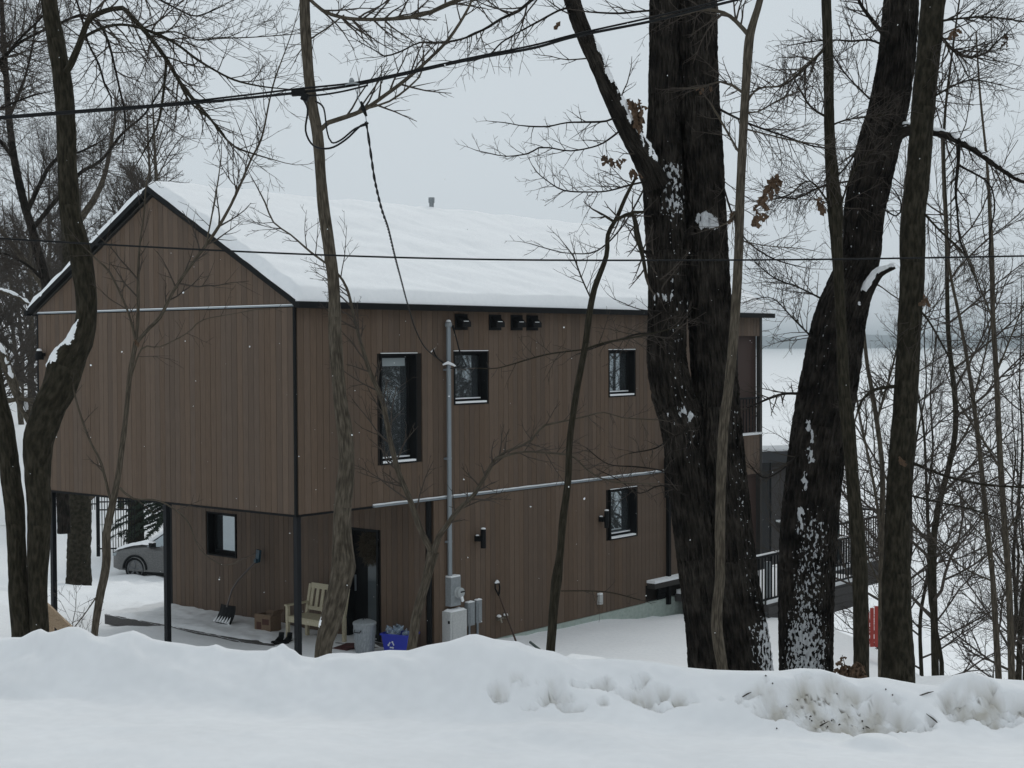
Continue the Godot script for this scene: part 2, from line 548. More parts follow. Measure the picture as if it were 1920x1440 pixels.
# boards standing on a wall. o: lower corner, e: along the wall, w: outward; holes as Rect2 (along, height)
func boards(wall: Node3D, o: Vector3, e: Vector3, w: Vector3, a0: float, a1: float, y0: float, y1: float, holes: Array, far := 1e9, topline := 0.0, mid := 0.0, thick := 0.022) -> void:
	var step := 0.14
	var cnt := int(round((a1 - a0) / step))
	step = (a1 - a0) / cnt
	var rest := Mesher.new()
	var b := Basis(e, Vector3.UP, w)
	var tint := RandomNumberGenerator.new()
	tint.seed = int(a1 * 100 + y1 * 10 + o.x)
	for k in cnt:
		var lo := a0 + step * k + 0.0035
		var hi := a0 + step * (k + 1) - 0.0035
		var cuts := [[y0, y1]]
		for hole: Rect2 in holes:
			if hi > hole.position.x and lo < hole.end.x:
				var kept := []
				for c in cuts:
					if c[0] < hole.position.y - 0.03:
						kept.append([c[0], minf(c[1], hole.position.y)])
					if c[1] > hole.end.y + 0.03:
						kept.append([maxf(c[0], hole.end.y), c[1]])
				cuts = kept
				# a board the opening only nicks stays whole beside it
		var mat: Material = M.wood[tint.randi() % 6]
		var proud := tint.randf() * 0.003
		for c in cuts:
			var m: Mesher = rest if lo > far else Mesher.new()
			var sz := Vector3(hi - lo, c[1] - c[0], thick + proud)
			if topline > 0.0:
				var l0 := topline * (1.0 - absf(lo - mid) / mid)
				var l1 := topline * (1.0 - absf(hi - mid) / mid)
				if minf(l0, l1) < 0.25:
					m = rest
				m.prism([Vector3(lo, c[0], 0), Vector3(hi, c[0], 0), Vector3(hi, c[0] + maxf(l1, 0.01), 0), Vector3(lo, c[0] + maxf(l0, 0.01), 0)].map(func(q): return o + b * q), w * sz.z)
			else:
				m.box(o + b * Vector3((lo + hi) / 2.0, (c[0] + c[1]) / 2.0, sz.z / 2.0), sz, b)
			if m != rest:
				part("plank", m, mat, wall)
	if rest.v.size():
		part("planks", rest, M.wood[2], wall).set_meta("kind", "stuff")

# the wall behind the boards, with its openings
func sheathing(m: Mesher, o: Vector3, e: Vector3, w: Vector3, a0: float, a1: float, y0: float, y1: float, holes: Array, depth := 0.2) -> void:
	var b := Basis(e, Vector3.UP, w)
	var xs := [a0, a1]
	for h: Rect2 in holes:
		xs.append(h.position.x)
		xs.append(h.end.x)
	xs.sort()
	for k in xs.size() - 1:
		if xs[k + 1] - xs[k] < 0.001:
			continue
		var c: float = (xs[k] + xs[k + 1]) / 2.0
		var spans := [[y0, y1]]
		for h: Rect2 in holes:
			if c > h.position.x and c < h.end.x:
				var kept := []
				for s in spans:
					if s[0] < h.position.y:
						kept.append([s[0], minf(s[1], h.position.y)])
					if s[1] > h.end.y:
						kept.append([maxf(s[0], h.end.y), s[1]])
				spans = kept
		for s in spans:
			m.box(o + b * Vector3(c, (s[0] + s[1]) / 2.0, -depth / 2.0), Vector3(xs[k + 1] - xs[k], s[1] - s[0], depth), b)

func window(hs: Node3D, o: Vector3, e: Vector3, w: Vector3, h: Rect2, snow := true, blind := 0.0) -> void:
	var b := Basis(e, Vector3.UP, w)
	var x := h.position.x
	var y := h.position.y
	var W := h.size.x
	var T := h.size.y
	var cut := func(m: Mesher, cx: float, cy: float, cz: float, sx: float, sy: float, sz: float) -> void:
		m.box(o + b * Vector3(cx, cy, cz), Vector3(sx, sy, sz), b)
	var f := Mesher.new()   # the deep black reveal, standing a little proud of the boards
	cut.call(f, x + 0.015, y + T / 2, -0.06, 0.03, T, 0.19)
	cut.call(f, x + W - 0.015, y + T / 2, -0.06, 0.03, T, 0.19)
	cut.call(f, x + W / 2, y + 0.015, -0.06, W - 0.06, 0.03, 0.19)
	cut.call(f, x + W / 2, y + T - 0.015, -0.06, W - 0.06, 0.03, 0.19)
	var win := part("window", f, M.black, hs)
	var s := Mesher.new()
	for side in [0.055, W - 0.055]:
		cut.call(s, x + side, y + T / 2, -0.145, 0.05, T - 0.06, 0.05)
	cut.call(s, x + W / 2, y + 0.065, -0.145, W - 0.16, 0.07, 0.05)
	cut.call(s, x + W / 2, y + T - 0.055, -0.145, W - 0.16, 0.05, 0.05)
	part("sash", s, M.black, win)
	var g := Mesher.new()
	cut.call(g, x + W / 2, y + T / 2, -0.165, W - 0.1, T - 0.1, 0.012)
	part("pane", g, M.glass, win)
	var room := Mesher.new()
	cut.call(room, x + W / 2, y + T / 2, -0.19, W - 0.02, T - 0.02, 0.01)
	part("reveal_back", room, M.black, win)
	if blind > 0.0:
		var bl := Mesher.new()
		cut.call(bl, x + W / 2 - 0.02, y + T - 0.08 - blind / 2.0, -0.155, W - 0.2, blind, 0.006)
		part("blind", bl, plain(lin(0.30, 0.34, 0.35), 0.8), win)
	if snow:
		for q in [[y + 0.045, -0.01, W - 0.08, 0.035, 0.09], [y + 0.112, -0.118, W - 0.12, 0.022, 0.03], [y + T + 0.006, 0.03, W, 0.012, 0.03]]:
			var sn := Mesher.new()
			cut.call(sn, x + W / 2, q[0], q[1], q[2], q[3], q[4])
			part("sill_snow", sn, M.snow, win)

func house() -> void:
	var hs := thing("timber_house", "brown board-clad gabled house with snowy roof, its upper floor carried over an open porch", "house", H)
	var W := 7.34
	var X1 := 13.55          # where the body ends and the lake balcony begins
	var E := 14.75
	var X := Vector3.RIGHT
	var Z := Vector3.BACK
	# holes, measured along each wall and in height
	var wu := [Rect2(1.92, 3.38, 0.90, 1.92), Rect2(3.79, 4.35, 0.94, 0.98), Rect2(8.53, 4.35, 0.94, 0.98)]
	var wl := [Rect2(8.53, 1.40, 0.95, 1.05)]
	var wp := [Rect2(5.24, 1.18, 0.90, 0.89), Rect2(1.22, 0.0, 0.86, 2.06)]
	# upper floor
	var m := Mesher.new()
	sheathing(m, Vector3.ZERO, X, Z, 0.0, X1, 2.66, 6.1, wu)
	m.box(Vector3(X1 / 2 + 0.1, 4.4, -W / 2 - 0.2), Vector3(X1 - 0.22, 3.4, W - 0.44))
	var up := part("long_upper_wall", m, M.sheath, hs)
	boards(up, Vector3.ZERO, X, Z, 0.024, X1, 2.70, 6.1, wu, 10.6)
	m = Mesher.new()
	m.box(Vector3(0.05, 4.38, -W / 2), Vector3(0.1, 3.44, W - 0.4))
	m.prism([Vector3(0.0, 6.1, -W), Vector3(0.0, 6.1, 0), Vector3(0.0, 8.10, -W / 2)], Vector3(0.1, 0, 0))
	var gw := part("gable_wall", m, M.sheath, hs)
	# along the gable: from the near corner leftwards is +u, so e = +z with the origin at the far corner
	boards(gw, Vector3(0, 0, -W), Z, -X, 0.02, W - 0.02, 2.70, 6.06, [])
	boards(gw, Vector3(0, 0, -W), Z, -X, 0.03, W - 0.03, 6.12, 8.1, [], 1e9, 1.96, W / 2)
	m = Mesher.new()
	m.box(Vector3(-0.015, 6.09, -W / 2), Vector3(0.045, 0.024, W))
	part("gable_flashing", m, M.steel, hs)
	m = Mesher.new()
	m.box(Vector3(-0.02, 6.1085, -W / 2), Vector3(0.035, 0.013, W - 0.05))
	part("flashing_snow", m, M.snow, hs)
	m = Mesher.new()
	for q: Vector3 in [Vector3(-0.005, 4.39, -0.005), Vector3(-0.01, 4.39, -W), Vector3(X1 + 0.03, 4.39, 0.0)]:
		m = Mesher.new()
		m.box(q, Vector3(0.042, 3.46, 0.042))
		part("corner_trim", m, M.black, hs)
	# underside and its black edge
	m = Mesher.new()
	m.box(Vector3(1.62, 2.70, -W / 2), Vector3(3.2, 0.06, W - 0.04))
	part("soffit", m, M.soffit, hs)
	m = Mesher.new()
	m.box(Vector3(-0.012, 2.678, -W / 2), Vector3(0.04, 0.03, W + 0.02))
	m.box(Vector3(1.56, 2.678, 0.012), Vector3(3.1, 0.03, 0.04))
	part("drip_edge", m, M.black, hs)
	# lower floor
	var V := 3.1
	m = Mesher.new()
	sheathing(m, Vector3.ZERO, X, Z, V, X1, -0.06, 2.66, wl)
	m.box(Vector3((V + X1) / 2 + 0.1, 1.3, -W / 2 - 0.2), Vector3(X1 - V - 0.7, 2.72, W - 0.5))
	var low := part("long_lower_wall", m, M.sheath, hs)
	boards(low, Vector3.ZERO, X, Z, V + 0.10, 9.80, -0.06, 2.66, wl, 9.3, 0.0, 0.0, 0.05)
	boards(low, Vector3.ZERO, X, Z, 9.80, X1, 0.30, 2.66, [], 0.0, 0.0, 0.0, 0.05)
	m = Mesher.new()
	sheathing(m, Vector3(V, 0, -W), Z, -X, 0.0, W, -0.03, 2.68, [Rect2(W - wp[0].end.x, wp[0].position.y, wp[0].size.x, wp[0].size.y), Rect2(W - wp[1].end.x, 0.0, wp[1].size.x, wp[1].size.y)])
	var pw := part("porch_wall", m, M.sheath, hs)
	boards(pw, Vector3(V, 0, -W), Z, -X, 0.03, W - 0.04, 0.0, 2.67, [Rect2(W - wp[0].end.x, wp[0].position.y, wp[0].size.x, wp[0].size.y), Rect2(W - wp[1].end.x, -0.1, wp[1].size.x, wp[1].size.y + 0.1)])
	m = Mesher.new()
	for z in [0.03, -W]:
		m = Mesher.new()
		m.box(Vector3(V, 1.31, z), Vector3(0.05, 2.7, 0.06))
		part("corner_trim", m, M.black, hs)
	m = Mesher.new()
	m.box(Vector3((1.7 + 10.5) / 2, 2.69, 0.04), Vector3(8.8, 0.03, 0.07))
	part("floor_flashing", m, M.steel, hs)
	m = Mesher.new()
	var run := PackedVector3Array()
	for k in 60:
		run.append(Vector3(1.7 + 8.8 * k / 59.0, 2.718 + 0.006 * fine.get_noise_1d(k * 0.9), 0.045))
	var rr := PackedFloat32Array()
	for k in 60:
		rr.append(0.015 + 0.006 * fine.get_noise_1d(k * 0.6 + 9.0))
	m.tube(run, rr, 8, true)
	part("flashing_snow", m, M.snow, hs)
	m = Mesher.new()
	m.box(Vector3((V + E) / 2, -0.33, -0.07), Vector3(E - V, 0.52, 0.22))
	m.box(Vector3((V + E) / 2, -0.33, -W / 2 - 0.2), Vector3(E - V - 0.1, 0.52, W - 0.5))
	part("foundation", m, M.foundation, hs)
	# windows and door
	for h in wu:
		window(hs, Vector3.ZERO, X, Z, h, true, 0.14 if h.size.y > 1.5 else 0.0)
	window(hs, Vector3(0, 0, 0.028), X, Z, wl[0])
	window(hs, Vector3(V, 0, -W), Z, -X, Rect2(W - wp[0].end.x, wp[0].position.y, wp[0].size.x, wp[0].size.y), false)
	var b := Basis(Z, Vector3.UP, -X)
	var ox: float = W - wp[1].end.x
	m = Mesher.new()
	for q in [0.025, 0.835]:
		m.box(Vector3(V, 0, -W) + b * Vector3(ox + q, 1.03, -0.06), Vector3(0.05, 2.06, 0.19), b)
	m.box(Vector3(V, 0, -W) + b * Vector3(ox + 0.43, 2.035, -0.06), Vector3(0.76, 0.05, 0.19), b)
	var door := part("door", m, M.black, hs)
	m = Mesher.new()
	m.box(Vector3(V, 0, -W) + b * Vector3(ox + 0.43, 1.0, -0.17), Vector3(0.76, 2.0, 0.03), b)
	part("door_leaf", m, M.black, door)
	m = Mesher.new()
	m.box(Vector3(V, 0, -W) + b * Vector3(ox + 0.60, 1.0, -0.145), Vector3(0.36, 1.84, 0.012), b)
	part("pane", m, plain(lin(0.065, 0.08, 0.086), 0.25), door)
	m = Mesher.new()
	m.box(Vector3(V, 0, -W) + b * Vector3(ox + 0.12, 1.0, -0.11), Vector3(0.02, 0.30, 0.03), b)
	part("handle", m, M.steel, door)
	# the balcony at the lake end
	m = Mesher.new()
	for z in [-0.05, -W + 0.05]:
		m = Mesher.new()
		m.box(Vector3(E - 0.06, 3.0, z), Vector3(0.1, 6.2, 0.1))
		part("balcony_post", m, M.soffit, hs)
	m = Mesher.new()
	m.box(Vector3((X1 + E) / 2, 5.86, -0.06), Vector3(E - X1 - 0.12, 0.48, 0.1))
	m.box(Vector3((X1 + E) / 2, 2.83, -0.06), Vector3(E - X1 - 0.12, 0.92, 0.1))
	m.box(Vector3((X1 + E) / 2, 2.5, -W / 2), Vector3(E - X1 - 0.1, 0.14, W - 0.2))
	var bal := part("balcony_side", m, M.sheath, hs)
	for k in 7:
		for yy in [[5.62, 6.1], [2.37, 3.29]]:
			var q := Mesher.new()
			q.box(Vector3(X1 + 0.14 + 0.14 * k, (yy[0] + yy[1]) / 2, 0.0), Vector3(0.133, yy[1] - yy[0], 0.024))
			part("plank", q, M.wood[(k * 5 + 1) % 6], bal)
	m = Mesher.new()
	m.box(Vector3((X1 + E) / 2, 3.32, -0.03), Vector3(E - X1 - 0.1, 0.05, 0.14))
	part("parapet_snow", m, M.snow, bal)
	m = Mesher.new()
	for k in 8:
		m.box(Vector3(X1 + 0.13 + 0.14 * k, 3.75, -0.05), Vector3(0.02, 0.78, 0.02))
	m.box(Vector3((X1 + E) / 2, 4.16, -0.05), Vector3(E - X1 - 0.15, 0.04, 0.05))
	part("balcony_rail", m, M.black, hs)
	m = Mesher.new()
	m.box(Vector3(X1 + 0.02, 4.5, -W / 2), Vector3(0.04, 2.3, W - 0.3))
	m.box(Vector3((X1 + E) / 2 - 0.03, 4.4, -0.16), Vector3(E - X1 - 0.09, 3.3, 0.06))
	m.box(Vector3((X1 + E) / 2 - 0.03, 1.1, -0.16), Vector3(E - X1 - 0.09, 2.6, 0.06))
	part("balcony_wall", m, plain(lin(0.045, 0.022, 0.015), 0.7), hs)
	roof(hs, W, E)
	# vent hoods under the eave
	for x in [3.83, 4.78, 5.41, 5.88]:
		m = Mesher.new()
		m.box(Vector3(x + 0.16, 5.86, 0.032), Vector3(0.34, 0.29, 0.02))
		m.prism([Vector3(x + 0.04, 5.77, 0.042), Vector3(x + 0.04, 5.77, 0.17), Vector3(x + 0.04, 5.86, 0.17), Vector3(x + 0.04, 5.97, 0.042)], Vector3(0.24, 0, 0))
		var vh := part("vent_hood", m, M.black, hs)
		m = Mesher.new()
		m.box(Vector3(x + 0.16, 5.873, 0.15), Vector3(0.13, 0.012, 0.02))
		part("hood_snow", m, M.snow, vh)
	# wall lamps
	for q: Vector3 in [Vector3(4.35, 1.88, 0.05), Vector3(8.18, 1.88, 0.05)]:
		m = Mesher.new()
		m.lathe(q + Vector3(0.03, -0.175, 0.15), [Vector2(0.0, 0), Vector2(0.048, 0), Vector2(0.05, 0.02), Vector2(0.05, 0.33), Vector2(0.044, 0.35), Vector2(0, 0.35)])
		var lamp := part("wall_lamp", m, M.black, hs)
		m = Mesher.new()
		m.box(q + Vector3(0, 0.0, 0.06), Vector3(0.10, 0.10, 0.12))
		part("lamp_bracket", m, M.black, lamp)
		m = Mesher.new()
		m.lathe(q + Vector3(0.03, 0.176, 0.15), [Vector2(0.046, 0), Vector2(0.04, 0.02), Vector2(0, 0.03)])
		m.lathe(q + Vector3(-0.02, 0.05, 0.05), [Vector2(0.035, 0), Vector2(0.03, 0.018), Vector2(0, 0.024)])
		part("lamp_snow", m, M.snow, lamp)
	m = Mesher.new()
	m.lathe(Vector3(-0.14, 5.2, -7.11), [Vector2(0, 0), Vector2(0.08, 0), Vector2(0.085, 0.1), Vector2(0.05, 0.16), Vector2(0, 0.17)])
	m.box(Vector3(-0.06, 5.3, -7.11), Vector3(0.1, 0.06, 0.06))
	var fl := part("floodlight", m, M.black, hs)
	m = Mesher.new()
	m.lathe(Vector3(-0.14, 5.37, -7.11), [Vector2(0.055, 0), Vector2(0.04, 0.035), Vector2(0, 0.045)])
	part("lamp_snow", m, M.snow, fl)
	# downpipe, ledge and grille near the twin trunks
	m = Mesher.new()
	m.box(Vector3(10.57, 2.55, 0.10), Vector3(0.10, 0.85, 0.1))
	m.box(Vector3(10.62, 1.0, 0.09), Vector3(0.085, 2.4, 0.08))
	part("downspout", m, M.black, hs)
	m = Mesher.new()
	m.box(Vector3(10.75, 0.30, 0.16), Vector3(1.8, 0.12, 0.2))
	var lg := part("ledge", m, M.soffit, hs)
	m = Mesher.new()
	m.box(Vector3(10.75, 0.385, 0.16), Vector3(1.82, 0.055, 0.22))
	part("ledge_snow", m, M.snow, lg)
	m = Mesher.new()
	m.box(Vector3(10.39, 0.06, 0.05), Vector3(0.28, 0.24, 0.03))
	for k in 4:
		m.box(Vector3(10.39, -0.03 + 0.06 * k, 0.07), Vector3(0.24, 0.02, 0.02))
	part("vent_grille", m, M.black, hs)
	# taps and a small cover low on the wall
	m = Mesher.new()
	for q in [4.93, 5.12]:
		m.tube(PackedVector3Array([Vector3(q, 0.30, 0.05), Vector3(q, 0.30, 0.14), Vector3(q, 0.24, 0.17)]), PackedFloat32Array([0.02, 0.02, 0.016]), 8, true)
		m.tube(PackedVector3Array([Vector3(q - 0.05, 0.34, 0.10), Vector3(q + 0.05, 0.34, 0.10)]), PackedFloat32Array([0.012, 0.012]), 6, true)
	m.tube(PackedVector3Array([Vector3(4.93, 0.28, 0.07), Vector3(5.12, 0.31, 0.07)]), PackedFloat32Array([0.014, 0.014]), 6, true)
	var tap := part("garden_tap", m, plain(lin(0.3, 0.27, 0.22), 0.4, 0.6), hs)
	m = Mesher.new()
	for q in [4.93, 5.12]:
		m.lathe(Vector3(q, 0.345, 0.10), [Vector2(0.05, 0), Vector2(0.04, 0.03), Vector2(0, 0.045)], 10)
	part("tap_snow", m, M.snow, tap)
	m = Mesher.new()
	m.box(Vector3(8.13, 0.24, 0.085), Vector3(0.11, 0.2, 0.07))
	var oc := part("outlet_cover", m, M.box_pale, hs)
	m = Mesher.new()
	m.box(Vector3(8.13, 0.355, 0.085), Vector3(0.10, 0.03, 0.065))
	part("outlet_snow", m, M.snow, oc)
	# porch posts
	for u in [0.05, 3.48, 7.02]:
		m = Mesher.new()
		m.box(Vector3(0.055, 1.18, -u), Vector3(0.088, 2.96, 0.088))
		part("porch_post", m, M.post, hs)

func roof(hs: Node3D, W: float, E: float) -> void:
	var rise := 2.0 / (W / 2.0)
	var m := Mesher.new()      # deck under the snow
	for side in [1.0, -1.0]:
		var c := Vector3(E / 2 + 0.02, 6.1 + rise * W / 4 + 0.06, -W / 2 + side * (W / 4 + 0.04))
		var ang: float = atan(rise) * side
		m.box(c, Vector3(E + 0.12, 0.08, (W / 2 + 0.2) / cos(ang)), Basis(X_AXIS, ang))
	var rf := part("roof", m, M.soffit, hs)
	for s in [0.0, 1.0]:       # black rake boards and eave gutters
		var z0 := 0.16 if s == 0.0 else -W - 0.16
		var zz := W / 2.0 + 0.16
		var y0 := 6.1 - 0.16 * rise + 0.065
		for q in [[-0.14, 0.16], [E + 0.06, 0.05]]:
			var top_p := Vector3(q[0], y0 + zz * rise, -W / 2.0)
			var low_p := Vector3(q[0], y0, z0)
			var up := Vector3(0, 0.105, 0)
			m = Mesher.new()
			m.prism([low_p, top_p, top_p + up, low_p + up], Vector3(q[1], 0, 0))
			part("rake_board", m, M.black, rf)
		m = Mesher.new()
		m.box(Vector3(E / 2, 6.1, z0 + (0.05 if s == 0.0 else -0.05)), Vector3(E + 0.30, 0.105, 0.10))
		part("gutter", m, M.black, rf)
	# snow lying on both slopes, rounded off at its edges, drifted in low waves
	m = Mesher.new()
	var rows := 90
	var cols := 150
	var pts := PackedVector3Array()
	for r in rows:
		var t := float(r) / (rows - 1)
		var z := lerpf(0.20, -W - 0.20, t)
		for k in cols:
			var x := lerpf(-0.13, E + 0.12, float(k) / (cols - 1))
			var line := 6.1 + 0.195 + rise * (W / 2.0 - absf(z + W / 2.0))
			var ridge := exp(-pow((z + W / 2.0) / 0.35, 2.0))
			var edge := minf(minf(x + 0.13, E + 0.12 - x), minf(0.20 - z, z + W + 0.20))
			var round_ := sqrt(clampf(1.0 - pow(1.0 - clampf(edge / 0.10, 0.0, 1.0), 2.0), 0.0, 1.0))
			var hgt := 0.165 + 0.05 * fine.get_noise_2d(x * 0.35, z * 0.9) + 0.04 * fine.get_noise_2d((x + z * 0.6) * 0.55 + 7.0, (z - x * 0.25) * 2.2) - 0.05 * ridge
			pts.append(Vector3(x + 0.02 * fine.get_noise_2d(z * 3.0, 1.0) * (1.0 - round_), line + hgt * round_ - 0.02, z))
	m.grid(pts, rows, cols)
	# its cut edges
	for side in 4:
		var run := PackedVector3Array()
		var cnt := rows if side < 2 else cols
		for k in cnt:
			var q: Vector3 = pts[k * cols] if side == 0 else pts[k * cols + cols - 1] if side == 1 else pts[k] if side == 2 else pts[(rows - 1) * cols + k]
			run.append(q)
		var low := run.duplicate()
		for k in cnt:
			low[k].y -= 0.03
		run.append_array(low)
		m.grid(run, 2, cnt, side == 0 or side == 3)
	part("roof_snow", m, M.snow, rf)
	m = Mesher.new()
	m.lathe(Vector3(7.2, 8.0, -3.67), [Vector2(0.05, 0), Vector2(0.05, 0.48), Vector2(0.066, 0.49), Vector2(0.066, 0.60), Vector2(0.0, 0.60)], 14)
	part("vent_pipe", m, M.box_grey, rf)

const X_AXIS := Vector3.RIGHT

# ------------------------------------------------------------------ beyond the house

func rail(t: Node3D, a: Vector3, b: Vector3, y: float, h: float) -> void:
	var along := b - a
	var len := along.length()
	var e := along.normalized()
	var bs := Basis(e, Vector3.UP, e.cross(Vector3.UP))
	var m := Mesher.new()
	m.box((a + b) / 2 + Vector3(0, y + h, 0), Vector3(len, 0.05, 0.07), bs)
	m.box((a + b) / 2 + Vector3(0, y + 0.1, 0), Vector3(len, 0.04, 0.04), bs)
	part("handrail", m, M.black, t)
	m = Mesher.new()
	m.box((a + b) / 2 + Vector3(0, y + h + 0.037, 0), Vector3(len, 0.025, 0.06), bs)
	part("rail_snow", m, M.snow, t)
	var cnt := int(len / 0.125)
	for k in cnt + 1:
		m = Mesher.new()
		var big := k % 12 == 0 or k == cnt
		m.box(a + along * k / cnt + Vector3(0, y + h / 2, 0), Vector3(0.06 if big else 0.022, h, 0.06 if big else 0.022), bs)
		part("baluster", m, M.black, t)

func deck_and_neighbour() -> void:
	var grey := mottled(lin(0.045, 0.042, 0.04), lin(0.06, 0.056, 0.054), lin(0.075, 0.07, 0.068), Vector3(2, 2, 2), 0.8, 0.02)
	var d := thing("lake_deck", "raised grey deck with black railing at the lake end of the house", "deck", H)
	var m := Mesher.new()
	m.box(Vector3(13.0, -0.09, 1.22), Vector3(4.2, 0.16, 2.3))
	m.box(Vector3(17.4, -0.09, 0.6), Vector3(4.4, 0.16, 1.4))
	part("floor", m, grey, d)
	for k in 3:
		m = Mesher.new()
		m.box(Vector3(13.0, -0.14 - 0.17 * k, 2.395), Vector3(4.24, 0.16, 0.03))
		m.box(Vector3(17.4, -0.14 - 0.17 * k, 1.315), Vector3(4.44, 0.16, 0.03))
		m.box(Vector3(19.62, -0.14 - 0.17 * k, 0.6), Vector3(0.03, 0.16, 1.4))
		part("fascia_board", m, grey, d)
	m = Mesher.new()
	m.box(Vector3(13.0, 0.04, 1.22), Vector3(4.16, 0.09, 2.26))
	m.box(Vector3(17.4, 0.04, 0.6), Vector3(4.36, 0.09, 1.36))
	part("deck_snow", m, M.snow, d)
	rail(d, Vector3(10.5, 0, 2.33), Vector3(15.1, 0, 2.33), 0.0, 1.02)
	rail(d, Vector3(15.3, 0, 1.26), Vector3(19.55, 0, 1.26), 0.0, 1.10)
	rail(d, Vector3(19.55, 0, 1.26), Vector3(19.55, 0, 0.0), 0.0, 1.10)
	for q: Vector3 in [Vector3(15.46, -1.6, 1.2), Vector3(19.4, -2.2, 1.2), Vector3(11.2, -0.6, 2.2)]:
		m = Mesher.new()
		m.box(q, Vector3(0.1, 2.9, 0.1))
		part("deck_post", m, M.box_grey, d)
	# something turquoise behind the rail
	m = Mesher.new()
	m.lathe(Vector3.ZERO, [Vector2(0, 0.05), Vector2(0.17, 0.1), Vector2(0.2, 0.45), Vector2(0.1, 0.95), Vector2(0.03, 1.05), Vector2(0, 1.05)], 14)
	var cl := top("folded_cloth", m, plain(lin(0.03, 0.16, 0.17), 0.8))
	cl.transform = at_house(16.6, 0.08, -0.9)
	tag(cl, "turquoise bundle standing on the deck behind the black railing", "cloth bundle")
	# the neighbour: a dark flat-roofed building with lapped siding
	var nb := thing("neighbour_building", "dark grey flat-roofed building with horizontal siding, behind the lake end of the house", "building", Transform3D(Basis(Vector3.UP, 0.25), Vector3(7.62, 0, -45.3)))
	m = Mesher.new()
	m.box(Vector3(1.3, -0.6, -2.2), Vector3(1.9, 5.2, 4.2))
	part("wall", m, M.black, nb)
	for k in 27:
		m = Mesher.new()
		var y := -2.6 + 0.165 * k
		m.prism([Vector3(0.35, y, -0.1), Vector3(0.35, y + 0.16, -0.1), Vector3(0.35, y + 0.16, -0.085), Vector3(0.35, y, -0.06)].map(func(q): return q), Vector3(1.9, 0, 0))
		part("siding_board", m, grey, nb)
	m = Mesher.new()
	m.box(Vector3(1.15, 2.0, -2.1), Vector3(2.5, 0.34, 4.7))
	part("roof", m, plain(lin(0.028, 0.03, 0.033), 0.6), nb)
	m = Mesher.new()
	m.box(Vector3(1.15, 2.26, -2.1), Vector3(2.4, 0.18, 4.6))
	part("roof_snow", m, M.snow, nb)
	m = Mesher.new()
	m.box(Vector3(0.28, -0.3, -0.07), Vector3(0.05, 4.4, 0.06))
	m.box(Vector3(0.87, 0.4, -0.02), Vector3(0.04, 3.0, 0.05))
	part("corner_post", m, M.black, nb)
	m = Mesher.new()
	m.box(Vector3(0.66, -0.03, 0.06), Vector3(0.42, 0.05, 0.26))
	m.box(Vector3(0.66, -0.14, 0.0), Vector3(0.10, 0.18, 0.12))
	var sh := part("wall_shelf", m, M.soffit, nb)
	m = Mesher.new()
	m.box(Vector3(0.66, 0.02, 0.06), Vector3(0.38, 0.05, 0.22))
	part("shelf_snow", m, M.snow, sh)
	# red slatted panel below the deck
	var rp := thing("red_panel", "red slatted panel standing in the snow below the deck", "panel", Transform3D(Basis(Vector3.UP, -0.15), Vector3(6.374, 0.115, -26)))
	var red := plain(lin(0.33, 0.035, 0.025), 0.6)
	for k in 5:
		m = Mesher.new()
		var x := -0.15 + 0.075 * k
		m.box(Vector3(x, 0.36 - absf(x + 0.02) * 0.5, 0), Vector3(0.066, 0.74 - absf(x + 0.02) * 1.0, 0.03))
		part("slat", m, red, rp)
	m = Mesher.new()
	m.box(Vector3(0, 0.1, -0.025), Vector3(0.38, 0.05, 0.02))
	part("crossbar", m, red, rp)

# ------------------------------------------------------------------ on the porch

